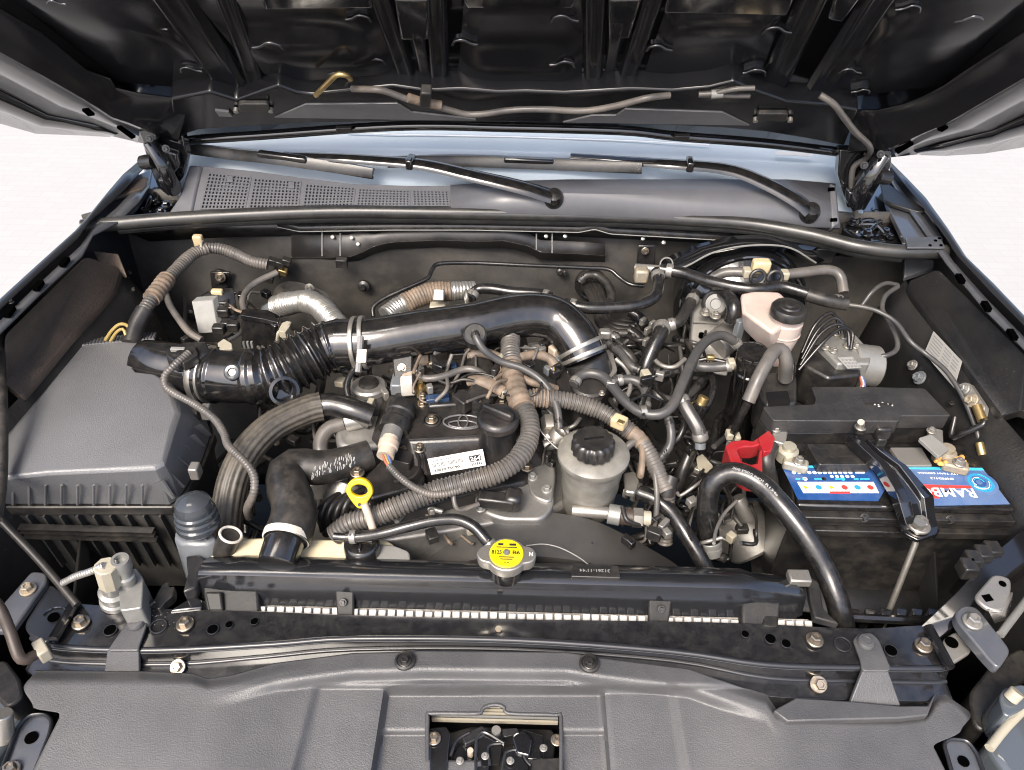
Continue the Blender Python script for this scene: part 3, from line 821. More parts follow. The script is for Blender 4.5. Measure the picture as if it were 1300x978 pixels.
# ================================================================== front wings (fenders) and inner aprons
def wing(s, label, inner, outer, slots):
    t = thing('car_wing', label, 'car wing', V((s * 0.8, 0.45, -0.4)))
    zs = 0.19
    a = [P(x, y, zs - 0.012) for x, y in inner]
    b_ = [P(x, y, zs) for x, y in outer]
    for l in (a, b_):                      # on past the frame to the headlamp
        l.insert(0, l[0] + V((0, -0.2, -0.015))); l.insert(0, l[0] + V((-s * 0.03, -0.22, -0.05)))
    n = len(a)
    gut = [p.lerp(q, 0.45) + V((0, 0, -0.004)) for p, q in zip(a, b_)]
    gl = [p.lerp(q, 0.55) + V((0, 0, 0.006)) for p, q in zip(a, b_)]
    ext = []
    prof = ((0.004, -0.003), (0.008, -0.012), (0.012, -0.03), (0.016, -0.08), (0.02, -0.16), (0.03, -0.42))
    rows = [a, gut]
    build('flange', MB().sheet(rows), 'corner_grey', t, solid=0.003)
    rows = [gl, [p for p in b_]]
    for dx, dz in prof:
        rows.append([p + V((s * dx, 0.0, dz)) for p in b_])
    build('skin', MB().sheet(rows), 'paint_fender', t, solid=0.002, smooth=60)
    for x, y in slots:
        c = P(x, y, zs - 0.004)
        d = (a[-1] - a[0]).normalized()
        sd = d.cross(V((0, 0, 1))).normalized()
        build('clip_slot', MB().box(c, (0.018, 0.008, 0.006), (d, sd, V((0, 0, 1)))), 'opening_shade', t)
    return t
wl = wing(-1, 'black left front wing edge with slotted gutter beside white paving',
     [(-70, 484), (0, 424), (50, 375), (104, 326), (118, 300), (150, 283), (176, 258), (190, 236)], [(-70, 440), (0, 381), (47, 338), (98, 292), (115, 273), (140, 242), (158, 221), (178, 204)], [(12, 396), (49, 363), (82, 333)])
wr = wing(1, 'black right front wing edge with slotted gutter beside white paving',
     [(1370, 512), (1300, 444), (1250, 394), (1201, 335), (1192, 322), (1170, 290), (1150, 262), (1132, 232)], [(1370, 470), (1300, 402), (1258, 358), (1224, 325), (1201, 289), (1173, 250), (1150, 226), (1128, 204)], [(1219, 354), (1252, 389), (1285, 425)])
# little screw on the left gutter
bolt(14, 384, 0.187, 4, wl, material='steel_satin')
def corner(s, label, pts):
    t = thing('wing_corner', label, 'body panel', P(*pts[0][0], 0.16))
    for poly, z, th, m_ in pts_iter(pts):
        build('panel', MB().prism(rounded(zpoly(poly, z), 0.012), (0, 0, -th)), m_, t, bevel=0.003)
    return t
def pts_iter(p): return [(poly, z, th, m_) for poly, z, th, m_ in p[1]]
corner(-1, 'dark grey plastic corner filler between left wing and cowl', [[(150, 260)], [([(184, 218), (192, 214), (188, 238), (172, 262), (150, 282), (108, 288), (132, 256), (158, 230)], 0.172, 0.01, 'corner_grey'), ([(150, 236), (188, 222), (186, 238), (140, 252)], 0.182, 0.008, 'apron_brown')]])
corner(1, 'dark grey plastic corner filler between right wing and cowl', [[(1160, 280)], [([(1118, 226), (1126, 232), (1150, 252), (1176, 270), (1200, 306), (1152, 312), (1146, 300), (1126, 258)], 0.172, 0.01, 'corner_grey'), ([(1118, 226), (1176, 266), (1170, 270), (1124, 256)], 0.182, 0.008, 'apron_black')]])
t = thing('wing_tab', 'flat grey tab with four holes at the right end of the cowl seal', 'bracket', P(1175, 312, 0.17))
build('plate', plate([(1150, 302), (1194, 300), (1200, 314), (1152, 314)], 0.186, 0.004), 'corner_grey', t, bevel=0.001)
for x, y in ((1181, 311), (1188, 305), (1193, 302), (1195, 311)):
    build('hole', disc(x, y, 0.1875, 2, 0.002, 12), 'opening_shade', t)

def apron(label, top, zt, wall, zw, m_, extra):
    t = thing('inner_apron', label, 'body panel', P(*wall[0], zw))
    build('shelf', MB().prism(rounded([P(x, y, z) for x, y, z in top], 0.01), (0, 0, -0.012)), m_, t, bevel=0.003)
    return t
al = apron('flat brown-black inner wing apron on the left of the bay', [(6, 426, 0.165), (108, 326, 0.165), (153, 340, 0.12), (146, 366, 0.11), (26, 504, 0.10), (5, 486, 0.10)], 0.14, [(26, 504)], -0.2, 'apron_brown', None)
ar = apron('flat black inner wing apron on the right of the bay', [(1191, 342, 0.165), (1152, 358, 0.12), (1160, 376, 0.11), (1272, 529, 0.10), (1300, 520, 0.10), (1330, 545, 0.10), (1330, 480, 0.165), (1300, 450, 0.165)], 0.14, [(1272, 529)], -0.2, 'apron_black', None)
# inner side walls of the bay
for s, par, m_, lab in ((-1, al, 'apron_brown', 'left'), (1, ar, 'apron_black', 'right')):
    edge = [(150, 340, 0.115), (146, 366, 0.105), (86, 436, 0.10), (26, 504, 0.095), (-60, 590, 0.09)] if s < 0 else [(1150, 356, 0.115), (1160, 376, 0.105), (1216, 454, 0.10), (1272, 529, 0.095), (1370, 640, 0.09)]
    e = [P(*q) for q in edge] + [V((s * 0.74, 0.02, 0.04)), V((s * 0.70, -0.12, -0.03)), V((s * 0.66, -0.3, -0.06))]
    rows = [e, [p + V((-s * 0.03, 0.0, -0.06)) for p in e], [p + V((-s * 0.045, 0.0, -0.16)) for p in e], [p + V((-s * 0.06, 0.0, -0.5)) for p in e]]
    build('wall_panel', MB().sheet(rows), 'apron_black', par, solid=0.003)
# strut-tower panel behind, left and right of the bay rear corners
build('corner_panel', MB().prism([P(118, 318, 0.13), P(150, 322, 0.13), P(160, 348, 0.11), P(128, 336, 0.12)], (0, 0, -0.01)), 'tape', al, bevel=0.002)
build('corner_panel', MB().prism([P(1150, 326, 0.13), P(1186, 330, 0.13), P(1186, 340, 0.12), P(1148, 352, 0.11)], (0, 0, -0.01)), 'corner_grey', ar, bevel=0.002)
for x, y in ((152, 352), (158, 360), (164, 345), (161, 352), (156, 368), (168, 366), (131, 396), (106, 390)):
    build('hole_plug', disc(x, y, 0.085, 2.4, 0.004, 12), 'zinc' if (x + y) % 3 == 0 else 'apron_brown', al)
# ================================================================== radiator support beam
sup = thing('radiator_support', 'glossy black upper radiator support beam across the front', 'support beam', P(650, 800, -0.05))
bk = [(75, 762), (97, 767), (150, 771), (209, 774), (330, 777), (449, 782), (650, 787), (850, 790), (960, 793), (1093, 799), (1170, 795), (1190, 800)]
fr = [(40, 808), (63, 819), (136, 824), (222, 824), (348, 817), (449, 810), (650, 812), (850, 826), (972, 843), (1093, 847), (1180, 848), (1204, 846)]
lw = [(44, 826), (66, 838), (140, 842), (235, 842), (330, 834), (449, 824), (650, 824), (850, 838), (975, 860), (1093, 864), (1180, 866), (1200, 864)]
def rz(l, z): return catmull([P(x, y, z) for x, y in l], 4)
A = rz(bk, 0.0); A0 = [p + V((0, 0, -0.03)) for p in A]
B = rz(fr, 0.0); Bm = [a.lerp(b_, 0.55) + V((0, 0, -0.003)) for a, b_ in zip(A, B)]
Br = [b_ + V((0, -0.003, -0.003)) for b_ in B]
Cc = rz(lw, -0.022)
D = [p + V((0, -0.022, -0.002)) for p in Cc]; E = [p + V((0, -0.028, -0.03)) for p in Cc]; F_ = [p + V((0, -0.03, -0.12)) for p in Cc]
build('beam', MB().sheet([A0, A, Bm, B, Br, Cc, D, E, F_]), 'paint_dusty', sup, solid=0.002, bevel=0.003, bseg=3)
build('beam_edge', MB().tube([p + V((0, 0, -0.0015)) for p in B], 0.0036, 8), 'paint_fender', sup, smooth=60)
build('beam_edge', MB().tube([p + V((0, -0.001, 0.0)) for p in Cc], 0.003, 8), 'paint_fender', sup, smooth=60)
for x, y, r in ((103, 791, 11), (235, 793, 11), (1034, 813, 11), (1172, 820, 11)):
    bolt(x, y, 0.001, r, sup)
for x, y, r in ((226, 847, 10), (1039, 869, 11)):
    bolt(x, y, -0.018, r, sup, ax=(0, -0.5, 0.85))
for x, y, r in ((140, 800, 8), (270, 799, 7), (291, 793, 5), (323, 789, 5), (946, 805, 5), (978, 811, 7), (998, 817, 6), (1131, 826, 8), (1070, 818, 10), (201, 795, 10)):
    c = P(x, y, 0.001)
    q = mm(r, c)
    mb = MB(); mb.torus(c, (0, 0, 1), q, q * 0.10, 24, 6)
    build('hole_rim', mb, 'paint_fender', sup)
    if r < 9:
        build('hole', MB().lathe([(0.001, -0.0008), (q * 0.92, -0.0008), (q * 0.92, 0.0006), (0.001, 0.0006)], c, (0, 0, 1), 20), 'opening_shade', sup)
build('primer_dot', disc(633, 798, 0.0015, 4.2, 0.002, 16), 'corroded', sup)
# brackets at both ends of the beam
lb = thing('corner_bracket', 'grey painted steel bracket plate with bolt at the left end of the beam', 'bracket', P(36, 760, 0.0))
build('plate', plate([(40, 725), (58, 727), (60, 738), (14, 802), (-12, 800), (-10, 782), (20, 748)], 0.012, 0.01, 0.006), 'corner_grey', lb, bevel=0.002)
bolt(36, 749, 0.013, 10, lb, material='corroded')
build('plate', plate([(62, 740), (96, 764), (60, 818), (36, 806), (30, 794)], 0.004, 0.006, 0.008), 'paint_fender', lb, bevel=0.002)
c = P(68, 784, 0.006); q = mm(7, c)
build('hole', MB().lathe([(0.001, 0), (q, 0), (q, 0.001), (0.001, 0.001)], c, (0, 0, 1), 20), 'opening_shade', lb)
build('ridge', MB().torus(c, (0, 0, 1), q * 2.2, 0.0012, 16, 6, 20, 170), 'paint_black', lb)
build('fold', MB().tube([P(95, 766, 0.008), P(68, 812, 0.008)], 0.006, 8), 'paint_black', lb)
rb = thing('corner_bracket', 'grey steel bracket arm with bolt at the right end of the beam', 'bracket', P(1240, 800, 0.0))
build('arm', plate([(1212, 778), (1222, 768), (1240, 770), (1284, 826), (1268, 850), (1252, 834), (1216, 790)], 0.03, 0.014, 0.008), 'corner_grey', rb, bevel=0.002)
bolt(1234, 790, 0.031, 12, rb, material='steel_bracket')
build('plate', plate([(1196, 812), (1216, 800), (1236, 826), (1204, 846)], 0.006, 0.008, 0.008), 'steel_bracket', rb, bevel=0.002)
c = P(1208, 816, 0.0075); q = mm(8, c)
build('hole', MB().lathe([(0.001, 0), (q, 0), (q, 0.001), (0.001, 0.001)], c, (0, 0, 1), 20), 'opening_shade', rb)
build('fold', MB().tube([P(1178, 796, 0.008), P(1206, 848, 0.008)], 0.006, 8), 'paint_black', rb)

# ================================================================== right side rail running back from the corner
rr = thing('body_rail', 'black steel side rail with pale bracket running back from the right headlamp', 'body rail', P(1270, 740, -0.05))
path = [P(1176, 800, 0.0), P(1220, 760, 0.02), P(1262, 716, 0.03), P(1310, 676, 0.04), P(1360, 640, 0.05)]
rows = []
for p, w in zip(path, (0.014, 0.016, 0.018, 0.02, 0.02)):
    d = V((0.7, 0.7, 0.1)).normalized(); s_ = V((0.7, -0.7, 0)).normalized()
    rows.append([p - s_ * w * 0.4 + V((0, 0, -0.05)), p - s_ * w * 0.4, p + s_ * w, p + s_ * w * 1.1 + V((0, 0, -0.05))])
build('rail', MB().sheet(rows), 'paint_black', rr, solid=0.003, bevel=0.003)
build('bracket', plate([(1236, 758), (1262, 728), (1284, 734), (1284, 752), (1274, 776), (1254, 774)], 0.05, 0.006, 0.010), 'steel_bracket', rr, bevel=0.002)
build('bracket_lip', MB().sheet([[P(1254, 774, 0.049), P(1272, 776, 0.049), P(1284, 752, 0.049)], [P(1262, 790, 0.02), P(1276, 786, 0.02), P(1282, 768, 0.02)]]), 'steel_bracket', rr, solid=0.003, smooth=70)
build('square_hole', plate([(1246, 756), (1256, 754), (1262, 762), (1252, 764)], 0.0508, 0.002), 'opening_shade', rr)
build('round_hole', disc(1273, 741, 0.0508, 4.5, 0.002, 16), 'opening_shade', rr)
build('rod', MB().tube([P(1270, 806, 0.03), P(1320, 740, 0.03)], mm(5, P(1290, 780, 0.03)), 10), 'alloy_clean', rr)
for k, (x, y) in enumerate(((1234, 712), (1246, 705), (1258, 700), (1228, 722))):
    build('connector', MB().box(P(x, y, 0.03), (0.018, 0.02, 0.02)), 'plastic_black', rr, bevel=0.002)

# ================================================================== front cover
cov = thing('grille_cover', 'large grey grained plastic cover over the front panel and bonnet latch', 'cover', P(650, 900, -0.06))
TOPX = [(25, 852), (45, 852), (136, 853), (177, 853), (243, 856), (264, 863), (296, 858), (348, 843), (449, 830), (493, 829), (536, 827), (720, 829), (762, 836), (874, 850), (913, 864), (972, 882), (985, 902), (1010, 906), (1079, 908), (1142, 908), (1177, 904), (1192, 880), (1212, 878), (1231, 905)]
def topy(x):
    for (a, ya), (b_, yb) in zip(TOPX, TOPX[1:]):
        if a <= x <= b_: return ya + (yb - ya) * (x - a) / (b_ - a)
    return TOPX[0][1] if x < 100 else TOPX[-1][1]
def sm(e0, e1, x):
    t = max(0, min(1, (x - e0) / (e1 - e0))); return t * t * (3 - 2 * t)
def xl(y):
    if y < 874: return 45 - 14 * sm(852, 874, y)
    if y < 900: return 31 + 12 * sm(874, 900, y)
    return 43 + 33 * sm(899, 906, y) - max(0, y - 912) * 0.5
def xr(y):
    if y < 909: return 1212 + 19 * sm(878, 909, y)
    if y < 930: return 1231 - 12 * sm(909, 930, y)
    return 1219 - 37 * sm(928, 950, y) + max(0, y - 944) * 0.5
def cz(x, y):
    z = -0.010
    ty = topy(x)
    cen = sm(250, 420, x) * (1 - sm(880, 1000, x))
    z -= 0.012 * sm(ty + 20, ty + 38, y) * cen                      # bright sloping band
    z -= 0.00013 * max(0, y - 870)                                   # falls away to the front
    lx = 487 - (y - 871) * 0.16; rx = 768 + (y - 871) * 0.08
    pan = sm(lx, lx + 7, x) * (1 - sm(rx - 6, rx + 1, x)) * sm(869, 885, y)
    z -= 0.020 * pan
    z -= 0.006 * pan * sm(926, 934, y) * (1 - 0)
    cl = 402 - (y - 874) * 0.26
    z -= 0.0045 * sm(cl - 6, cl + 6, x) * sm(868, 876, y) * (1 - pan)
    cr = 853 + (y - 881) * 0.18
    z -= 0.0035 * (1 - sm(cr - 6, cr + 6, x)) * sm(874, 882, y) * (1 - pan) * (1 if x > 600 else 0)
    # side pans: rounded shoulders
    z -= 0.010 * (1 - sm(0, 14, y - ty)) * (1 - cen)
    # recess behind the right lug
    z -= 0.0 
    return z
HX0, HX1, HY0, HY1 = 543, 712, 906, 966
xsA = list(range(31, 543, 4)) + [543]; xsB = list(range(543, 712, 4))[1:] + [712]; xsC = list(range(712, 1231, 4))[1:] + [1231]
xs = xsA + xsB + xsC
vr = [i / 84 for i in range(85)]
hv = (HY0 - 828) / (1010 - 828.0); hv2 = (HY1 - 828) / (1010 - 828.0)
vr = sorted(set([v for v in vr if abs(v - hv) > 0.006 and abs(v - hv2) > 0.006] + [hv, hv2]))
mb = MB(); idx = {}
for j, v in enumerate(vr):
    for i, x0 in enumerate(xs):
        ty = topy(x0); y = ty + (1010 - ty) * v
        wl_ = max(0, 1 - (x0 - 31) / 90.0); wr_ = max(0, 1 - (1231 - x0) / 90.0)
        x = x0 + (xl(y) - 31) * wl_ + (xr(y) - 1231) * wr_
        if y > 871:
            for xc, sl, wd in ((487, -0.16, 48), (768, 0.08, 48), (402, -0.26, 36), (853, 0.18, 34)):
                x += sl * (y - 871) * max(0, 1 - abs(x0 - xc) / wd)
        idx[i, j] = len(mb.v); mb.v.append(P(x, y, cz(x, y)))
for j in range(len(vr) - 1):
    for i in range(len(xs) - 1):
        mx = (xs[i] + xs[i + 1]) / 2; mv = (vr[j] + vr[j + 1]) / 2
        if HX0 < mx < HX1 and hv < mv:
            if mv < hv2 or mx > 612: continue
        ymid = topy(mx) + (1010 - topy(mx)) * mv
        if 608 < mx < 645 and 897 + 0.03 * (mx - 627) ** 2 < ymid and mv < hv: continue
        mb.f.append((idx[i, j], idx[i + 1, j], idx[i + 1, j + 1], idx[i, j + 1]))
build('shell', mb, 'plastic_grain', cov, solid=0.003, smooth=50)
# rim round the latch opening
rim = [(543, 966), (543, 912), (549, 906), (607, 906), (612, 900), (620, 896), (632, 895), (641, 899), (646, 906), (706, 908), (712, 914), (712, 1000)]
rp = resample(catmull([P(x, y, cz(x, min(y, 905)) + 0.001) for x, y in rim], 4), 0.004)
build('opening_rim', MB().tube(rp, 0.0022, 8), 'plastic_grain', cov, smooth=60)
# fixing tabs with push pins, screws
for nm, poly_up, poly_lo, pin in (('tab', [(160, 792), (166, 780), (180, 779), (187, 790), (184, 800), (177, 819), (176, 826), (136, 826), (150, 806)], [(136, 826), (176, 826), (177, 853), (132, 853)], (173, 791)),
                             ('tab', [(1083, 812), (1090, 804), (1106, 803), (1116, 812), (1131, 848), (1128, 852), (1095, 852), (1092, 836)], [(1095, 852), (1128, 852), (1144, 897), (1078, 896)], (1099, 816))):
    up_ = zpoly(poly_up, 0.006)
    mb = MB().prism(rounded(up_, 0.004), (0, 0, -0.004))
    lo_ = [P(poly_lo[0][0], poly_lo[0][1], 0.004), P(poly_lo[1][0], poly_lo[1][1], 0.004), P(poly_lo[2][0], poly_lo[2][1], -0.018), P(poly_lo[3][0], poly_lo[3][1], -0.018)]
    mb2 = MB().prism(lo_, (0, 0.004, -0.003))
    tb = build('tab', mb, 'plastic_grain', cov, bevel=0.0012)
    build('tab_leg', mb2, 'plastic_grain', tb, bevel=0.0012)
    c = P(pin[0], pin[1], 0.0065); q = mm(11, c)
    build('push_pin', MB().lathe([(0.001, 0), (q, 0), (q, 0.002), (q * 0.85, 0.0045), (q * 0.5, 0.005), (q * 0.45, 0.0042), (0.001, 0.0042)], c, (0, 0, 1), 26), 'plastic_grain', tb)
for x, y in ((514, 840), (748, 843)):
    c = P(x, y, -0.006); q = mm(13, c)
    build('screw_boss', MB().lathe([(0.001, 0), (q, 0), (q, 0.003), (q * .8, 0.004), (q * .72, 0.002), (0.001, 0.002)], c, (0, 0, 1), 28), 'plastic_black', cov)
    bolt(x, y, -0.0035, 8, cov, name='screw', material='plastic_black')
# lug on the right of the cover
build('lug_ridge', MB().prism(zpoly([(982, 902), (1010, 886), (1079, 890), (1142, 896), (1178, 896), (1190, 876), (1178, 908), (1142, 912), (1060, 914), (1000, 916)], -0.012), (0, 0, -0.012)), 'plastic_grain', cov, bevel=0.003)
# ---- latch inside the opening
lat = thing('bonnet_latch', 'black steel bonnet latch inside the opening of the front cover', 'latch', P(625, 960, -0.10))
build('well', MB().sheet([[P(x, y, -0.11) for x in (520, 640, 760)] for y in (870, 1030)]), 'deep_black', lat, solid=0.003)
for k in range(5):
    y = 899 + k * 4.2
    xa, xb = ((614, 640) if k < 1 else (609, 645) if k == 1 else (548, 708))
    build('grille_slat', MB().box((P(xa, y, -0.068) + P(xb, y, -0.068)) / 2, ((P(xb, y, -0.068) - P(xa, y, -0.068)).length, 0.0022, 0.006)), 'clip_cream' if k != 3 else 'grey_plastic', lat)
def lp(pix, z, th, nm='latch_plate', m_='paint_black', bev=0.0015):
    return build(nm, MB().prism(rounded(zpoly(pix, z), 0.002), (0, 0, -th)), m_, lat, bevel=bev)
lp([(546, 924), (566, 922), (572, 932), (566, 990), (545, 990)], -0.055, 0.01)
lp([(570, 930), (600, 922), (700, 926), (706, 934), (700, 1000), (568, 1000)], -0.085, 0.006, m_='plastic_black')
lp([(606, 930), (618, 926), (644, 940), (640, 948), (630, 942), (622, 946), (620, 1000), (604, 1000)], -0.060, 0.006)
lp([(585, 932), (612, 921), (620, 926), (616, 934), (590, 946)], -0.058, 0.008, m_='steel_satin')
lp([(664, 926), (690, 934), (692, 966), (668, 964), (650, 948)], -0.060, 0.012)
lp([(640, 954), (660, 952), (666, 966), (672, 974), (664, 1000), (636, 1000)], -0.056, 0.006)
lp([(622, 944), (638, 946), (634, 972), (622, 970)], -0.059, 0.004, m_='deep_black')
lp([(676, 964), (712, 962), (712, 1000), (672, 1000)], -0.050, 0.02, m_='plastic_black')
bolt(551, 938, -0.053, 9, lat); bolt(707, 940, -0.053, 8, lat)
build('pin', disc(630, 927, -0.055, 6, 0.012, 16), 'zinc', lat); build('pin', disc(597, 953, -0.055, 4, 0.01, 16), 'beige_plastic', lat)
build('spring', MB().torus(P(658, 938, -0.056), (0, -0.5, 0.8), 0.005, 0.0012, 18, 6, 30, 300), 'steel_bracket', lat)
for pth in ([(604, 1000), (604, 950), (607, 934), (616, 930), (640, 944)], [(636, 1000), (640, 962), (645, 954), (660, 953), (668, 966), (674, 972)], [(622, 972), (620, 948), (636, 944)], [(572, 960), (580, 940), (596, 930)]):
    build('rolled_edge', MB().tube(resample(catmull([P(x, y, -0.0565) for x, y in pth], 5), 0.004), 0.0016, 6), 'steel_satin', lat)
lp([(650, 936), (664, 926), (676, 940), (672, 960), (656, 956)], -0.052, 0.008, m_='paint_black')
lp([(574, 944), (598, 936), (602, 960), (590, 990), (572, 984)], -0.066, 0.01, m_='paint_black')
lp([(636, 926), (656, 924), (660, 932), (640, 936)], -0.062, 0.02, m_='steel_satin')
for x, y in ((584, 966), (648, 966), (690, 950), (616, 960)):
    bolt(x, y, -0.052, 5, lat, name='rivet', material='steel_bracket')
# ================================================================== radiator
mat('crimp', (0.48, 0.46, 0.43), 0.45, metal=0.0, dirt=(0.16, 0.135, 0.10), dirt_amt=0.6, dirt_scale=45)
rad = thing('radiator', 'black plastic radiator top tank with crimped white metal seam', 'radiator', P(650, 760, -0.35))
def prof(px_rows): return [P(650, y, z) for y, z in px_rows]
pr = prof([(714, 0.016), (718, 0.026), (724, 0.031), (732, 0.032), (740, 0.029), (746, 0.022), (756, 0.012), (768, -0.004), (776, -0.010)])
pr += [pr[-1] + V((0, 0.05, -0.012)), pr[0] + V((0, 0.0, -0.04))]
XL, XR = P(246, 735, 0.02).x, P(1024, 745, 0.02).x
rings = []
for x, sc, dz in ((XL, 0.72, -0.006), (XL + 0.006, 0.9, -0.001), (XL + 0.05, 1, 0), (0, 1, 0), (XR - 0.075, 1, 0), (XR - 0.06, 0.93, -0.004), (XR - 0.012, 0.88, -0.008), (XR, 0.65, -0.012)):
    m0 = sum(pr, V()) / len(pr)
    rings.append([V((x, m0.y + (p.y - m0.y) * sc, m0.z + (p.z - m0.z) * sc + dz)) for p in pr])
rings2 = []
for a, b_ in zip(rings, rings[1:]):
    rings2.append(a)
    n = max(1, int((b_[0].x - a[0].x) / 0.03))
    for k in range(1, n): rings2.append([p.lerp(q, k / n) for p, q in zip(a, b_)])
rings2.append(rings[-1])
build('tank', MB().loft(rings2), 'tank_gloss', rad, smooth=50)
q0 = P(650, 781, -0.010)
X0, X1 = P(326, 776, -0.01).x, P(1030, 786, -0.01).x
build('header_plate', MB().box(((X0 + X1) / 2, q0.y + 0.002, q0.z - 0.013), (X1 - X0, 0.016, 0.012)), 'crimp', rad, bevel=0.001)
build('core', MB().box((0, q0.y + 0.016, -0.2), (X1 - X0 - 0.01, 0.03, 0.36)), 'deep_black', rad)
n = 60
mtab = None
for k in range(n):
    x = X0 + (X1 - X0) * (k + 0.5) / n
    if mtab is None:
        mtab = build('crimp_tab', MB().box((x, q0.y - 0.003, q0.z - 0.001), (0.0086, 0.011, 0.005), (V((1, 0, 0)), V((0, 0.8, 0.6)).normalized(), V((0, -0.6, 0.8)).normalized())), 'crimp', rad, bevel=0.0008)
        lx0 = mtab.location.copy(); x00 = x
    else:
        o = mtab.copy(); COL.objects.link(o); o.location = lx0 + V((x - x00, random.uniform(-.0006, .0006), random.uniform(-.0006, .0006))); o.rotation_euler = (random.uniform(-.12, .12), random.uniform(-.05, .05), random.uniform(-.06, .06))
for poly in ([(425, 749), (449, 750), (446, 774), (425, 772)], [(824, 758), (854, 759), (852, 782), (826, 780)]):
    build('clip_bracket', MB().prism([P(x, y, 0.012) - V((0, 0, 0.022)) * ((y - poly[0][1]) / 24) for x, y in poly], (0, 0.006, -0.004)), 'plastic_matte', rad, bevel=0.002)
    cx = sum(p[0] for p in poly) / 4; cy = sum(p[1] for p in poly) / 4
    bolt(P(cx, cy, 0.006) + V((0, -0.004, 0)), 0, 0, 5, rad, name='clip_pin', material='plastic_black', ax=(0, -0.7, 0.7))
for poly in ([(256, 744), (284, 742), (327, 744), (326, 776), (258, 774)], [(942, 762), (966, 762), (992, 764), (992, 796), (946, 794)]):
    build('mount', MB().prism([P(x, y, 0.010) - V((0, 0, 0.018)) * (1 if y > 770 else 0) for x, y in poly], (0, 0.012, -0.012)), 'plastic_matte', rad, bevel=0.003)
for poly in ([(260, 752), (280, 752), (280, 768), (262, 768)], [(974, 770), (992, 772), (990, 790), (972, 788)]):
    build('mount_insert', MB().prism([P(x, y, 0.014) - V((0, 0, 0.012)) * (1 if y > 760 else 0) for x, y in poly], (0, 0.006, -0.008)), 'plastic_matte', rad, bevel=0.002)
# end bracket, left
build('end_bracket', MB().prism([P(x, y, 0.02) for x, y in ((236, 706), (250, 704), (262, 712), (256, 724), (248, 746), (232, 752), (238, 728))], (0, 0, -0.02)), 'steel_satin', rad, bevel=0.002)
build('end_arm', MB().prism([P(x, y, 0.004) for x, y in ((226, 768), (246, 756), (258, 762), (256, 772), (214, 776))], (0, 0, -0.006)), 'paint_black', rad, bevel=0.002)
build('end_clip', MB().box(P(1014, 734, 0.022), (0.026, 0.018, 0.012)), 'zinc', rad, bevel=0.002)
build('end_bracket', MB().prism([P(x, y, 0.014) for x, y in ((1024, 728), (1040, 740), (1046, 774), (1066, 792), (1034, 784), (1028, 756))], (0, 0, -0.012)), 'plastic_matte', rad, bevel=0.002)
# embossed plate
pl = build('part_plate', plate([(727, 715), (785, 718), (788, 734), (725, 732)], 0.036, 0.008, 0.002), 'plastic_black', rad, bevel=0.001)
c = P(755, 725, 0.0362)
text_mesh('embossing', '31261-11\'44', c, (-1, 0, 0), (0, -1, 0), 0.036, 'grey_plastic', pl, height=0.0045)
# radiator cap
cc = P(643, 705, 0.062); cr_ = mm(26, cc)
cap = build('filler_cap', MB().lathe([(0.001, -0.034), (cr_ * 0.82, -0.034), (cr_ * 0.82, -0.012), (0.001, -0.012)], cc, (0, 0, 1), 28), 'plastic_gloss', rad)
cap['label'] = 'two-eared metal pressure cap with round yellow label'
ears = []
for k in range(64):
    a = 2 * math.pi * k / 64
    ear = max(0, abs(math.cos(a)) - 0.86) / 0.14
    rr_ = cr_ * (1 + 0.46 * ear ** 0.8)
    ears.append(cc + V((math.cos(a) * rr_, math.sin(a) * rr_, 0)))
lowr = [cc + (p - cc) * 0.97 + V((0, 0, -0.012 + 0.0 * abs(p.x - cc.x))) for p in ears]
build('skirt', MB().loft([lowr, ears, [cc + (p - cc) * 0.97 + V((0, 0, 0.0025)) for p in ears]]), 'zinc', cap, bevel=0.001, smooth=35)
yd = build('yellow_label', MB().lathe([(0.001, 0.0026), (cr_ * 0.83, 0.0026), (cr_ * 0.83, 0.0040), (cr_ * 0.80, 0.0048), (0.001, 0.0048)], cc, (0, 0, 1), 40), 'yellow_cap', cap)
t0 = cc + V((0, 0, 0.0049))
text_mesh('lettering', '8125', t0 + V((-0.0115, 0, 0)), (1, 0, 0), (0, 1, 0), 0.0115, 'ink', cap, height=0.0055)
text_mesh('lettering', 'B6', t0 + V((0.0112, 0, 0)), (1, 0, 0), (0, 1, 0), 0.0085, 'ink', cap, height=0.0055)
for (x, y, w, s_) in ((-0.007, 0.0115, 0.006, '▪▪'), (0.007, 0.0115, 0.008, '▪▪▪')):
    build('print_block', MB().box(t0 + V((x, y, 0.0002)), (w, 0.003, 0.0003)), 'ink', cap)
for y, w in ((0.0075, 0.024), (-0.0065, 0.018), (-0.0095, 0.014)):
    build('print_line', MB().box(t0 + V((0, y, 0.0002)), (w, 0.0012, 0.0003)), 'ink', cap)
text_mesh('lettering', '0 0', t0 + V((0, -0.0145, 0)), (1, 0, 0), (0, 1, 0), 0.006, 'ink', cap, height=0.002)
build('rivet', MB().lathe([(0.001, 0.0), (0.0044, 0.0), (0.004, 0.0012), (0.001, 0.0016)], t0, (0, 0, 1), 20), 'zinc', cap)
text_mesh('stamp', '16', t0 + V((0, 0, 0.0014)), (1, 0, 0), (0, 1, 0), 0.005, 'ink_grey', cap, height=0.004)
text_mesh('stamp', 'Z', cc + V((cr_ * 1.2, 0, 0.0027)), (0, 1, 0), (-1, 0, 0), 0.006, 'print_white', cap, height=0.004)

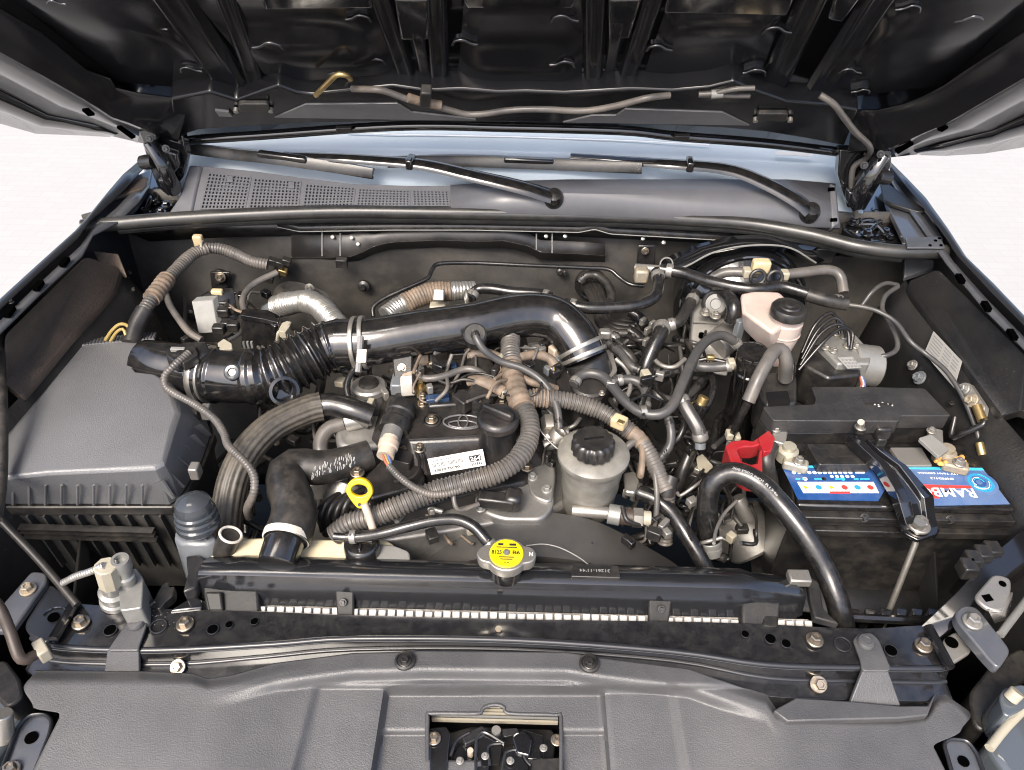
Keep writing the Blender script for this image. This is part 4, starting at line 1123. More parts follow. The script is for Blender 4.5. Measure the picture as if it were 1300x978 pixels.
# ================================================================== fan shroud
shr = thing('fan_shroud', 'arched dark grey plastic fan shroud behind the radiator', 'fan shroud', P(690, 710, -0.3))
arch = [(500, 740), (522, 706), (545, 683), (575, 666), (606, 656), (640, 651), (680, 651), (720, 655), (755, 663), (790, 679), (825, 698), (860, 720), (880, 745)]
bkY = P(680, 651, 0.005).y
back = catmull([PY(x, y, bkY) for x, y in arch], 4)
frY = P(650, 716, 0.0).y + 0.012
cx = sum(p.x for p in back) / len(back)
frt = [V((cx + (p.x - cx) * 1.04, frY, min(p.z - 0.004, 0.012))) for p in back]
mid = [a.lerp(b_, 0.5) + V((0, 0, 0.003)) for a, b_ in zip(back, frt)]
mat('shroud', (0.042, 0.041, 0.040), 0.42, bump=0.06, bscale=300, dirt=(0.12, 0.10, 0.08), dirt_amt=0.3, dirt_scale=9)
build('arch', MB().sheet([[p + V((0, 0.004, -0.03)) for p in back], back, mid, frt, [p + V((0, -0.004, -0.15)) for p in frt]]), 'shroud', shr, solid=0.003, smooth=50)
inn = resample(catmull([P(x, y, z) for x, y, z in ((668, 693, 0.018), (690, 691, 0.020), (712, 696, 0.021), (735, 708, 0.019), (748, 718, 0.016))], 6), 0.005)
build('seam', MB().tube(inn, 0.0008, 6), 'grey_plastic', shr)
# ================================================================== air filter box
ab = thing('air_filter_box', 'large grey plastic air filter housing on the left', 'air filter box', P(110, 660, -0.25))
top = [(-70, 628), (0, 607), (60, 600), (125, 597), (196, 593), (207, 586), (217, 545), (224, 524), (210, 486), (196, 476), (172, 473), (168, 468), (186, 440), (196, 431), (160, 432), (118, 436), (104, 440), (60, 495), (10, 555), (-70, 610)]
mid_ = [(-74, 648), (0, 622), (60, 617), (125, 614), (204, 612), (218, 606), (238, 560), (247, 530), (226, 488), (205, 478), (176, 478), (168, 474), (188, 434), (201, 428), (160, 427), (112, 431), (98, 436), (54, 495), (4, 555), (-74, 612)]
rimp = [(-76, 670), (0, 640), (60, 640), (125, 640), (216, 641), (228, 632), (256, 585), (268, 550), (250, 500), (225, 492), (190, 490), (176, 480), (192, 440), (204, 432), (160, 428), (108, 432), (92, 440), (48, 500), (0, 560), (-76, 620)]
zt = 0.085
def lerp2(a, b_, t): return [(p[0] + (q[0] - p[0]) * t, p[1] + (q[1] - p[1]) * t) for p, q in zip(a, b_)]
ctr = P(110, 520, zt)
inset = [P(x, y, zt) for x, y in top]
r_top = [p.lerp(ctr, 0.02) + V((0, 0, 0.0015)) for p in inset]
r1 = [P(x, y, zt - 0.004) for x, y in lerp2(top, mid_, 0.25)]
r2 = [P(x, y, zt - 0.030) for x, y in mid_]
r3 = [P(x, y, zt - 0.070) for x, y in rimp]
lid = build('lid', MB().loft([r3, r2, r1, inset, r_top]), 'plastic_lid', ab, smooth=48, bevel=0.002)
# ribs on the front and right flank of the lid
for k in range(10):
    x = -4 + k * 20.5
    build('rib', MB().tube([P(x, 616, zt - 0.026), P(x, 641, zt - 0.067)], 0.0016, 6), 'plastic_lid', lid)
for (x, y), (X, Y) in (((207, 613), (222, 636)), ((216, 604), (234, 622)), ((225, 583), (246, 600)), ((235, 568), (250, 582)), ((246, 555), (260, 570)), ((254, 542), (268, 556))):
    a, b_ = P(x, y, zt - 0.028), P(X, Y, zt - 0.066)
    build('rib', MB().prism([a + V((0, 0, 0.004)), b_ + V((0, 0, 0.004)), b_ - V((0.015, 0, 0)), a - V((0.012, 0, 0.002))], (0.0018, 0.0018, 0)), 'plastic_lid', lid)
# ridged back edge
for k in range(22):
    t = k / 21; x = 106 + (194 - 106) * t; y = 439 - 8 * t
    build('ridge', MB().tube([P(x, y, zt + 0.001), P(x + 3, y - 8, zt - 0.012)], 0.0022, 6), 'plastic_lid', lid)
# rim flange and lower case
rimv = [P(x, y, zt - 0.072) for x, y in rimp]
cR = sum(rimv, V()) / len(rimv)
fl = [p + (p - cR).normalized() * 0.006 for p in rimv]
build('flange', MB().loft([fl, [p + V((0, 0, -0.016)) for p in fl]]), 'plastic_black', ab, bevel=0.002)
low1 = [p + V((0, 0, -0.016)) for p in rimv]; low2 = [p.lerp(cR, 0.10) + V((0, 0, -0.20)) for p in rimv]; low0 = [p.lerp(cR, 0.03) + V((0, 0, -0.05)) for p in rimv]
case = build('case', MB().loft([low1, low0, low2]), 'case_grey', ab)
for k in range(10):
    x = 14 + k * 21
    if x > 205: break
    a = P(x, 652, zt - 0.088)
    build('rib', MB().prism([a + V((0, -0.006, 0)), a + V((0, 0.004, -0.12)), a + V((0, 0.03, -0.12)), a + V((0, 0.01, 0))], (0.0028, 0, 0)), 'case_grey', case)
for z in (-0.006, -0.014, -0.024):
    a = P(24, 662, zt - 0.095); b_ = P(196, 664, zt - 0.095)
    build('louvre', MB().box(((a.x + b_.x) / 2, (a.y + b_.y) / 2 - 0.006, a.z + z), (b_.x - a.x, 0.010, 0.0016)), 'plastic_black', case)
for x, y in ((248, 598), (262, 523)):
    build('clip', MB().box(P(x, y, zt - 0.03), (0.012, 0.016, 0.02)), 'steel_bracket', ab, bevel=0.002)
# airflow meter neck
mz = 0.072
neck = [P(186, 462, mz - 0.004), P(205, 464, mz), P(232, 468, mz), P(262, 474, mz)]
build('outlet_neck', MB().tube(resample(catmull(neck, 6), 0.01), mm(31, neck[1]), 28), 'plastic_gloss', ab, smooth=60)
build('neck_plinth', plate([(200, 496), (230, 500), (252, 505), (250, 526), (210, 512)], 0.055, 0.02, 0.004), 'plastic_black', ab, bevel=0.003)
maf = thing('airflow_sensor', 'dark plug-in airflow sensor on top of the air box neck', 'sensor', P(232, 455, 0.095))
build('sensor_body', MB().prism(rounded(zpoly([(212, 440), (236, 434), (262, 434), (266, 446), (248, 456), (222, 460), (210, 452)], 0.118), 0.004), (0, 0, -0.02)), 'steel_satin', maf, bevel=0.003)
build('plug', MB().prism(rounded(zpoly([(222, 446), (246, 438), (252, 450), (232, 462)], 0.124), 0.003), (0, 0, -0.014)), 'plastic_black', maf, bevel=0.002)
build('ridge', MB().box(P(226, 444, 0.122), (0.02, 0.006, 0.006)), 'grey_plastic', maf, bevel=0.001)
hose('sensor_cable', [(240, 448, 0.125), (224, 462, 0.122), (210, 476, 0.115), (210, 490, 0.105), (222, 500, 0.10), (248, 514, 0.095), (272, 532, 0.092), (284, 550, 0.09), (290, 566, 0.09), (310, 586, 0.088), (322, 604, 0.08), (322, 626, 0.065), (314, 646, 0.03), (316, 656, 0.0)], 5.2, 'conduit', 'thin grey corrugated cable draped down the right flank of the air box', 'cable', corr=0.12, pitch=4)

# ================================================================== intake duct: bellows and long pipe
it = thing('intake_duct', 'glossy black air intake duct with bellows crossing over the engine', 'intake duct', P(480, 430, 0.09))
rb_ = 33
cl = catmull([P(252, 473, 0.074), P(290, 478, 0.076), (P(325, 478, 0.080)), P(352, 472, 0.086), P(385, 456, 0.094), P(412, 442, 0.102), P(438, 434, 0.108)], 10)
q = resample(cl, 0.002)
S = arcs(q); Lq = S[-1]
rr_ = []
r0 = mm(34.5, P(300, 478, 0.076)); r1_ = mm(31, P(438, 434, 0.108))
for s in S:
    f = s / Lq; r_ = r0 + (r1_ - r0) * f
    if 0.45 < f < 0.86:
        ph = (f - 0.45) / 0.41 * 8
        r_ *= 1.06 + 0.10 * math.cos(ph * 2 * math.pi)
    elif 0.36 < f < 0.40 or 0.13 < f < 0.15 or 0.05 < f < 0.07 or 0.90 < f < 0.92: r_ *= 1.07
    rr_.append(r_)
build('bellows', MB().tube(q, rr_, 36), 'plastic_gloss', it, smooth=60)
# clamp bands
def band_at(pts, f, w, rad_, nm, m_, seg=36):
    s = arcs(pts); L_ = s[-1]
    i = min(range(len(pts)), key=lambda k: abs(s[k] - f * L_))
    d = (pts[min(len(pts) - 1, i + 2)] - pts[max(0, i - 2)]).normalized()
    return build(nm, MB().lathe([(rad_ * 0.9, -w), (rad_, -w), (rad_ * 1.015, -w * 0.6), (rad_ * 1.015, w * 0.6), (rad_, w), (rad_ * 0.9, w)], pts[i], d, seg, caps=False), m_, it)
band_at(q, 0.035, 0.0045, r0 * 1.07, 'clamp_band', 'zinc'); band_at(q, 0.085, 0.0020, r0 * 1.06, 'clamp_band', 'zinc')
# stub facing the viewer
st = P(361, 497, 0.088); so = (CAM - st).normalized(); so = (so + V((0.12, 0, -0.15))).normalized()
rs = mm(18, st)
build('stub', MB().lathe([(rs * 0.9, -0.05), (rs * 0.95, -0.012), (rs * 1.06, -0.008), (rs * 1.06, 0), (rs * 0.84, 0.001), (rs * 0.80, -0.012), (rs * 0.7, -0.016), (0.001, -0.016)], st, so, 32), 'plastic_gloss', it)
bt = P(295, 473, 0.108); bo = V((0, -0.62, 0.78))
build('button', MB().lathe([(0.001, -0.006), (0.0115, -0.006), (0.0115, 0.002), (0.0095, 0.0035), (0.006, 0.003), (0.005, 0.001), (0.001, 0.001)], bt, bo, 28), 'cap_blue', it)
# long pipe
pc = [P(432, 436, 0.108), P(470, 434, 0.112), P(540, 422, 0.120), P(600, 413, 0.125), P(650, 402, 0.128), P(682, 400, 0.126), (P(706, 406, 0.120)), P(724, 422, 0.110), P(736, 440, 0.096), P(743, 456, 0.082)]
pq = resample(catmull(pc, 10), 0.006)
n = len(pq); ra, rbb = mm(31, pq[0]), mm(29, pq[-1])
rl_ = []
for i in range(n):
    f = i / (n - 1); r_ = ra + (mm(28.5, pq[n // 2]) - ra) * min(1, f * 2) if f < 0.5 else mm(28.5, pq[n // 2]) + (rbb - mm(28.5, pq[n // 2])) * (f - 0.5) * 2
    rl_.append(r_)
build('pipe', MB().tube(pq, rl_, 40), 'plastic_gloss', it, smooth=60)
for f, w in ((0.055, 0.003), (0.085, 0.003)):
    band_at(pq, f, w, ra * 1.09, 'clamp_band', 'zinc')
c = P(457, 440, 0.142)
build('clamp_screw', MB().tube([c + V((0, 0.012, 0.008)), c + V((0, -0.03, -0.022))], 0.0045, 8), 'zinc', it)
build('clamp_block', MB().box(c + V((0.004, -0.012, -0.008)), (0.014, 0.02, 0.008), (V((1, 0, 0)), V((0, 0.8, 0.6)), V((0, -0.6, 0.8)))), 'zinc', it, bevel=0.001)
for f, w in ((0.958, 0.003), (0.985, 0.003)):
    band_at(pq, f, w, rbb * 1.07, 'clamp_band', 'zinc')
build('clamp_ear', MB().box(P(768, 424, 0.10), (0.018, 0.014, 0.014)), 'zinc', it, bevel=0.003)
# mould seam along the pipe and moulded disc
d0 = P(603, 424, 0.148)
build('port_disc', MB().lathe([(0.001, -0.02), (0.0165, -0.02), (0.0165, 0), (0.014, 0.002), (0.001, 0.002)], d0, (0, -0.5, 0.85), 30), 'plastic_black', it)
# small support bracket hanging from the pipe
sb_ = build('support_tab', MB().prism([P(x, y, 0.105) - V((0, 0, 0.03)) * ((y - 448) / 26) for x, y in ((497, 448), (524, 446), (521, 474), (500, 475))], (0, 0.008, -0.004)), 'plastic_black', it, bevel=0.002)
bolt(P(511, 464, 0.092) + V((0, -0.006, 0)), 0, 0, 6, sb_, ax=(0, -0.7, 0.7))
# breather hose from the disc to the pressure valve
hose('breather_hose', [(602, 421, 0.158), (606, 432, 0.152), (616, 446, 0.140), (636, 459, 0.125), (664, 468, 0.118), (686, 482, 0.108), (700, 500, 0.098), (708, 522, 0.086), (710, 544, 0.072)], 4.8, 'rubber_grey', 'thin grey breather hose arching from the intake pipe to a round metal valve')

# ================================================================== left side hoses
ha_ = thing('sleeved_hose', 'thick braided-sleeve hose with lengthwise stripes curving down beside the air box', 'hose', P(288, 660, -0.1))
build('sleeve', hose_mb([(408, 516, 0.06), (388, 521, 0.06), (348, 540, 0.058), (318, 568, 0.05), (299, 602, 0.035), (290, 640, 0.01), (286, 690, -0.03)], 19, seg=96, ridges=15, ramp=0.035), 'braid', ha_, smooth=75)
build('rubber_end', hose_mb([(402, 517, 0.06), (420, 514, 0.062), (445, 520, 0.06), (472, 530, 0.05)], 15.5, seg=22), 'rubber', ha_, smooth=60)
uh = thing('radiator_hose', 'thick black upper radiator hose elbow with white scuffs', 'hose', P(360, 690, -0.05))
build('elbow', hose_mb([(470, 577, 0.045), (440, 587, 0.045), (408, 594, 0.045), (384, 592, 0.048), (366, 596, 0.05), (364, 616, 0.05), (373, 640, 0.045), (372, 662, 0.04), (364, 684, 0.034)], 25, seg=28, taper=(0.78, 1.15)), 'rubber_dusty', uh, smooth=60)
cc_ = P(364, 682, 0.036)
build('clamp', MB().lathe([(mm(28, cc_), -0.005), (mm(30, cc_), -0.004), (mm(30, cc_), 0.004), (mm(28, cc_), 0.005)], cc_, P(372, 655, 0.042) - cc_, 30, caps=False), 'white_plastic', uh)
build('spigot', hose_mb([(366, 678, 0.036), (359, 694, 0.034), (352, 716, 0.028)], 25, seg=28), 'plastic_gloss', uh, smooth=60)
random.seed(3)
mb = MB()
for k in range(80):
    x = random.uniform(396, 452); y = 604 - (x - 396) * 0.32 + random.uniform(-7, 7)
    a = P(x, y - 4, 0.071)
    mb.box(a, (random.uniform(.0005, .0010), random.uniform(.002, .006), 0.0006), (V((1, 0, 0)), V((0, .75, .66)), V((0, -.66, .75))))
o = build('chalk_scuffs', mb, 'grey_plastic', uh); o['kind'] = 'stuff'
# washer filler pot
wp = thing('washer_filler', 'blue-grey washer filler neck with ringed domed cap', 'washer filler', P(248, 705, -0.05))
wc = P(245, 640, 0.075); wr_ = mm(27, wc)
build('cap', MB().lathe([(0.001, 0.012), (wr_ * 0.45, 0.010), (wr_ * 0.78, 0.004), (wr_ * 0.88, -0.004), (wr_ * 0.86, -0.009), (wr_ * 0.95, -0.011), (wr_ * 0.95, -0.015), (wr_ * 0.90, -0.017), (wr_ * 1.0, -0.019), (wr_ * 1.0, -0.024), (wr_ * 0.94, -0.026), (wr_ * 1.02, -0.028), (wr_ * 1.02, -0.034), (wr_ * 0.9, -0.038), (0.001, -0.038)], wc, (0, 0.12, 1), 40), 'cap_blue', wp, smooth=35)
nb = [P(x, y, 0.03) for x, y in ((222, 672), (268, 670), (276, 684), (262, 690), (230, 690), (220, 684))]
build('neck', MB().loft([[p for p in nb], [wc + (p - wc) * 0.72 + V((0.002, -0.028, -0.085)) + V((0, 0, 0.02)) for p in nb], [wc + V(((p - wc).x * 0.6, (p - wc).y * 0.6 - 0.03, -0.22)) for p in nb]]), 'pot_blue', wp, bevel=0.004)
for x in (236, 250, 262):
    build('neck_rib', MB().tube([P(x, 684, 0.032), P(x + (248 - x) * 0.2, 712, -0.004)], 0.0018, 6), 'pot_blue', wp)
# short black hose stub beside it
sh_ = thing('hose_stub', 'short black hose stub standing between washer filler and coolant bottle', 'hose', P(286, 705, 0.0))
build('tube', hose_mb([(292, 680, 0.035), (284, 700, 0.01), (276, 722, -0.03)], 14, seg=22), 'rubber_dusty', sh_, smooth=60)
c = P(293, 679, 0.036); build('rim', MB().torus(c, P(292, 680, 0.035) - P(284, 700, 0.01), mm(13.5, c), 0.0018, 26, 8), 'white_plastic', sh_)
# coolant bottle
cb = thing('coolant_bottle', 'cream plastic coolant overflow bottle behind the radiator tank', 'bottle', P(370, 700, -0.1))
build('tank', MB().prism(rounded(zpoly([(270, 684), (345, 681), (430, 684), (490, 683), (505, 694), (494, 726), (262, 726)], 0.012), 0.012), (0, 0, -0.10)), 'cream_tank', cb, bevel=0.005, bseg=3)
build('shoulder', MB().prism(rounded(zpoly([(478, 690), (500, 692), (520, 700), (522, 722), (470, 722)], 0.016), 0.006), (0, 0, -0.05)), 'grey_plastic', cb, bevel=0.005)
kc = P(459, 690, 0.030); kr = mm(23, kc)
build('cap', MB().lathe([(0.001, 0.004), (kr * 0.86, 0.003), (kr * 0.96, 0.001), (kr, -0.004), (kr, -0.014), (0.001, -0.014)], kc, (0, 0, 1), 40, flute=20, famp=0.008), 'plastic_gloss', cb)
for ax_ in (V((1, 0, 0)), V((0, 1, 0))):
    build('cap_ridge', MB().box(kc + V((0, 0, 0.005)), (0.028, 0.0025, 0.003), (ax_, V((0, 0, 1)).cross(ax_), V((0, 0, 1)))), 'plastic_gloss', cb, bevel=0.0006)
build('nozzle', hose_mb([(424, 681, 0.045), (440, 682, 0.045), (470, 681, 0.045)], 5, seg=14), 'plastic_gloss', cb, smooth=60)
hose('overflow_hose', [(440, 682, 0.045), (462, 681, 0.048), (490, 676, 0.055), (520, 668, 0.062), (552, 661, 0.066), (580, 660, 0.066), (600, 668, 0.062), (614, 682, 0.056), (627, 698, 0.046)], 7.5, 'rubber', 'glossy black overflow hose curving from coolant bottle to radiator cap', seg=18)
# pressure switch, pipes left front
ps = thing('pressure_valve', 'silver two-port valve with plug behind the left end of the beam', 'valve', P(155, 760, -0.02))
def bar2(a, b_, rpx, nm, m_, par, seg=22, prof_=None):
    a, b_ = P(*a), P(*b_)
    L_ = (b_ - a).length; r_ = mm(rpx, a)
    pf = prof_ or ((0.001, 0), (0.9, 0), (1, 0.04), (1, 0.96), (0.9, 1), (0.001, 1))
    return build(nm, MB().lathe([(max(1e-4, r_ * p), L_ * h) for p, h in pf], a, b_ - a, seg), m_, par, smooth=35)
bar2((150, 775, -0.02), (140, 736, 0.05), 18, 'barrel', 'alloy_clean', ps, prof_=((.001, 0), (.9, 0), (.9, .3), (1, .32), (1, .42), (.85, .45), (.85, .55), (.95, .58), (.95, .66), (.7, .7), (.7, 1), (.001, 1)))
bar2((141, 742, 0.045), (134, 718, 0.08), 14, 'plug', 'clip_cream', ps, seg=8)
bar2((166, 750, 0.02), (152, 710, 0.08), 11.5, 'port', 'alloy_clean', ps, prof_=((.001, 0), (1, 0), (1, .2), (.85, .24), (.85, .34), (1, .38), (1, .5), (.8, .54), (.8, .7), (1, .74), (1, .94), (.9, 1), (.6, 1), (.55, .9), (.001, .9)))
build('block', MB().prism(rounded(zpoly([(150, 736), (172, 720), (182, 734), (180, 772), (152, 776)], 0.035), 0.004), (0, 0, -0.05)), 'alloy_clean', ps, bevel=0.003)
hose('valve_cable', [(80, 740, 0.05), (96, 732, 0.062), (114, 726, 0.072), (132, 718, 0.082)], 4.8, 'foil', 'short silver braided cable plugged into the two-port valve', 'cable', corr=0.1, pitch=4)
cn = thing('loose_connector', 'black cable lug lying behind the beam left of the radiator end', 'connector', P(210, 756, 0.0))
build('lug', MB().prism(rounded(zpoly([(192, 770), (200, 752), (206, 742), (214, 738), (214, 746), (222, 744), (220, 756), (210, 764), (202, 774)], 0.008), 0.003), (0, 0, -0.014)), 'plastic_black', cn, bevel=0.003)
build('lead', hose_mb([(170, 772, 0.0), (186, 770, 0.004), (198, 764, 0.006)], 4), 'conduit_dark', cn)
# prop rod and bits at the left edge
hose('prop_rod', [(0, 660, 0.06), (50, 712, 0.035), (98, 768, 0.012)], 5, 'conduit_dark', 'slim black steel prop rod lying along the left front corner', 'rod')
pe = thing('dark_pipe', 'dark brown upright pipe at the far left edge', 'pipe', P(4, 800, -0.1))
build('pipe', hose_mb([(-30, 740, 0.08), (-2, 770, 0.07), (12, 800, 0.05), (26, 836, 0.03), (44, 832, 0.02), (60, 822, 0.012)], 7, seg=16), 'rust_brown', pe, smooth=60)
build('pipe_clip', MB().box(P(54, 826, 0.016), (0.022, 0.012, 0.018), (V((.7, -.7, 0)), V((.7, .7, 0)), V((0, 0, 1)))), 'clip_cream', pe, bevel=0.002)
build('upright', hose_mb([(-2, 420, 0.15), (3, 500, 0.13), (3, 600, 0.10), (-4, 660, 0.09)], 6, seg=14), 'rubber_dusty', pe, smooth=60)
lh = thing('headlamp_bracket', 'blue-grey pressed bracket with hole at the lower left of the cover', 'bracket', P(40, 950, -0.1))
build('plate', plate([(-6, 1000), (22, 924), (36, 908), (56, 906), (66, 914), (64, 930), (36, 1000)], -0.03, 0.004, 0.008), 'corner_grey', lh, bevel=0.001)
rim_ = rounded(zpoly([(-6, 1000), (22, 924), (36, 908), (56, 906), (66, 914), (64, 930), (36, 1000)], -0.027), 0.008)
build('raised_edge', MB().tube(rim_ + rim_[:1], 0.0022, 6), 'paint_fender', lh, smooth=60)
c = P(40, 937, -0.0294); build('hole', MB().lathe([(.001, 0), (mm(8, c), 0), (mm(8, c), .001), (.001, .001)], c, (0, 0, 1), 22), 'opening_shade', lh)
bolt(14, 978, -0.028, 12, lh)
hl = thing('headlamp', 'edge of the left headlamp unit with silver mount', 'headlamp', P(0, 900, -0.15))
build('housing', MB().prism(zpoly([(-120, 800), (-10, 850), (26, 880), (40, 902), (16, 930), (-40, 1010), (-120, 1010)], -0.04), (0, 0, -0.2)), 'lamp_lens', hl, bevel=0.008, bseg=3)
build('mount', MB().prism(rounded(zpoly([(-20, 846), (6, 836), (24, 860), (30, 884), (10, 900), (-10, 880)], -0.01), 0.008), (0, 0, -0.04)), 'plastic_matte', hl, bevel=0.004)
bar2((4, 940, -0.03), (2, 906, 0.0), 13, 'adjuster', 'zinc', hl)
# ================================================================== engine
en = thing('engine', 'four-cylinder engine with black valve cover and grey alloy casing', 'engine', P(580, 620, -0.35))
build('block', MB().prism(rounded(zpoly([(430, 560), (470, 500), (520, 450), (700, 430), (760, 470), (770, 560), (720, 640), (650, 676), (540, 690), (450, 670)], -0.02), 0.02), (0, 0, -0.32)), 'alloy', en, bevel=0.008)
mat('valve_cover', (0.010, 0.010, 0.0105), 0.30, bump=0.10, bscale=260, dirt=(0.15, 0.12, 0.10), dirt_amt=0.22, dirt_scale=16)
deck = [(518, 560), (498, 522), (504, 498), (530, 452), (560, 440), (655, 432), (664, 500), (672, 545), (664, 560), (616, 556)]
dz = 0.072
top_ = zpoly(deck, dz)
lowpix = [(528, 604), (470, 560), (486, 505), (516, 450), (556, 434), (668, 424), (684, 500), (694, 560), (690, 582), (640, 596)]
low_ = zpoly(lowpix, 0.035)
vc = build('valve_cover', MB().loft([[p + V((0, 0, -0.06)) for p in low_], low_, top_]), 'valve_cover', en, bevel=0.004, bseg=3)
# front step boxes of the cover
for poly, z, th in (([(462, 606), (486, 582), (528, 574), (540, 606), (536, 616), (470, 634)], 0.045, 0.05), ([(446, 596), (470, 572), (490, 570), (486, 590), (462, 612)], 0.03, 0.05),
                    ([(468, 640), (540, 622), (600, 606), (662, 592), (672, 602), (668, 612), (600, 626), (540, 642), (476, 662)], 0.026, 0.04), ([(482, 556), (500, 566), (526, 574), (520, 590), (486, 580)], 0.058, 0.04)):
    build('cover_step', MB().prism(rounded(zpoly(poly, z), 0.005), (0, 0, -th)), 'valve_cover', vc, bevel=0.004, bseg=3)
for pth in ([(532, 570), (537, 576), (541, 602)], [(519, 559), (560, 557), (616, 553)], [(528, 574), (533, 590), (524, 606), (500, 612)]):
    build('cover_ridge', MB().tube(catmull([P(x, y, 0.071 if y < 572 else 0.058) for x, y in pth], 5), 0.0022, 8), 'valve_cover', vc)
for x, y, z, r in ((548, 534, dz + 0.001, 8), (533, 570, 0.062, 8), (513, 572, 0.05, 7), (637, 512, dz, 8), (536, 514, dz, 6), (555, 494, dz + 0.004, 5), (541, 500, dz, 5), (669, 594, 0.03, 8), (454, 601, 0.045, 9)):
    bolt(x, y, z, r, vc, material='bolt_steel')
c = P(548, 534, dz + 0.0015); build('boss_ring', MB().torus(c, (0, 0, 1), mm(11, c), 0.0018, 26, 8), 'valve_cover', vc)
# emblem and lettering (upside down towards the viewer)
ec = P(588, 536, dz + 0.002)
def ell(o, a, b_, r, nm, m_='valve_cover', par=vc, rot=0):
    pts = []
    for k in range(41):
        t = 2 * math.pi * k / 40
        pts.append(o + V((a * math.cos(t), b_ * math.sin(t), 0)))
    return build(nm, MB().tube(pts, r, 8, caps=False), m_, par, smooth=60)
mat('emblem', (0.09, 0.09, 0.092), 0.22, coat=0.4)
ell(ec, mm(25, ec), mm(13, ec), 0.0016, 'emblem_ring', 'emblem'); ell(ec + V((0, 0, 0.001)), mm(6, ec), mm(12, ec), 0.0013, 'emblem_ring', 'emblem'); ell(ec + V((0, -mm(5, ec), 0.001)), mm(18, ec), mm(6.5, ec), 0.0013, 'emblem_ring', 'emblem')
text_mesh('emblem_lettering', 'VVT-i', P(586, 517, dz + 0.002), (-1, -0.08, 0), (0, -1, 0), mm(48, ec), 'emblem', vc, height=mm(14, ec))
# paper label
la = [P(542, 582, 0.070), P(612, 569.5, 0.070), P(616, 590, 0.052), P(547, 602, 0.052)]
nrm_ = (la[1] - la[0]).cross(la[3] - la[0]).normalized()
if nrm_.z < 0: nrm_ = -nrm_
la = [p + nrm_ * 0.004 for p in la]
lab = build('barcode_label', MB().prism(la, nrm_ * 0.0006), 'label_white', vc)
ex_ = (la[1] - la[0]); ey_ = (la[0] - la[3])
def on_label(u, v): return la[3] + ex_ * u + ey_ * v + nrm_ * 0.0011
for k in range(26):
    u = 0.06 + 0.022 * k
    if random.random() < 0.3: continue
    build('bar', MB().prism([on_label(u, 0.42), on_label(u + 0.009, 0.42), on_label(u + 0.009, 0.66), on_label(u, 0.66)], nrm_ * 0.0002), 'ink', lab)
text_mesh('lettering', '2TR FE  A47', on_label(0.24, 0.82), ex_, ey_, ex_.length * 0.34, 'ink_grey', lab, height=ey_.length * 0.13)
text_mesh('lettering', '12010-75C90', on_label(0.30, 0.22), ex_, ey_, ex_.length * 0.44, 'ink', lab, height=ey_.length * 0.15)
bx = [on_label(a, b_) for a, b_ in ((0.72, 0.34), (0.93, 0.34), (0.93, 0.72), (0.72, 0.72))]
bk_ = build('number_block', MB().prism(bx, nrm_ * 0.0003), 'ink', lab)
text_mesh('lettering', '264', (bx[0] + bx[2]) / 2 + nrm_ * 0.0006, ex_, ey_, ex_.length * 0.19, 'print_white', lab, height=ey_.length * 0.28)
for k in range(6):
    u = 0.74 + 0.033 * k
    build('bar', MB().prism([on_label(u, 0.1), on_label(u + 0.016, 0.1), on_label(u + 0.016, 0.26), on_label(u, 0.26)], nrm_ * 0.0002), 'ink', lab)
# oil filler
oc = P(632, 527, 0.112); orr = mm(25.5, oc)
of = build('oil_filler', MB().lathe([(orr * 1.02, -0.075), (orr * 0.96, -0.03), (orr * 0.93, -0.014), (0.001, -0.014)], oc, (0, 0, 1), 36), 'valve_cover', en)
build('oil_cap', MB().lathe([(0.001, 0.0), (orr * 0.8, 0.0), (orr * 0.95, -0.002), (orr * 1.05, -0.006), (orr * 1.05, -0.014), (orr * 0.97, -0.016), (0.001, -0.016)], oc, (0, 0, 1), 40), 'valve_cover', of, bevel=0.0006)
gd = V((0.86, -0.5, 0)).normalized()
build('oil_cap_grip', MB().box(oc + V((0, 0, 0.005)), (orr * 1.75, orr * 0.36, 0.012), (gd, V((0, 0, 1)).cross(gd), V((0, 0, 1)))), 'valve_cover', of, bevel=0.0035, bseg=3)
# ignition coils
for i, (x, y, x2, y2, z) in enumerate(((612, 500, 556, 508, dz + 0.012), (612, 464, 566, 468, dz + 0.010), (620, 440, 580, 444, dz + 0.006))):
    cl_ = P(x, y, z + 0.012); r_ = mm(18, cl_)
    ci = build('ignition_coil', MB().lathe([(r_, -0.05), (r_, -0.006), (r_ * 0.85, 0.0), (0.001, 0.002)], cl_, (0.3, -0.25, 0.9), 26), 'plastic_black', en)
    a = P(x2, y2, z)
    build('coil_body', MB().box(a + V((0.02, 0.004, -0.006)), (0.07, 0.032, 0.018), (V((1, 0.16, 0)).normalized(), V((-0.16, 1, 0)).normalized(), V((0, 0, 1)))), 'plastic_black', ci, bevel=0.003)
    build('coil_top', MB().box(a + V((-0.0, -0.002, 0.005)), (0.032, 0.012, 0.006), (V((1, 0.16, 0)).normalized(), V((-0.16, 1, 0)).normalized(), V((0, 0, 1)))), 'coil_blue', ci, bevel=0.001)
    build('coil_plug', MB().box(a + V((0.036, -0.006, 0.004)), (0.022, 0.026, 0.020), (V((0.7, 0.7, 0)), V((-0.7, 0.7, 0)), V((0, 0, 1)))), 'conduit_dark', ci, bevel=0.002)
    bolt(a + V((-0.022, 0.006, 0.0)), 0, 0, 6, ci)
cq = P(560, 490, dz + 0.012)
build('coil_grommet', MB().lathe([(0.001, 0.002), (0.014, 0.0), (0.019, -0.004), (0.021, -0.014), (0.001, -0.014)], cq, (0, 0, 1), 28), 'plastic_black', en)
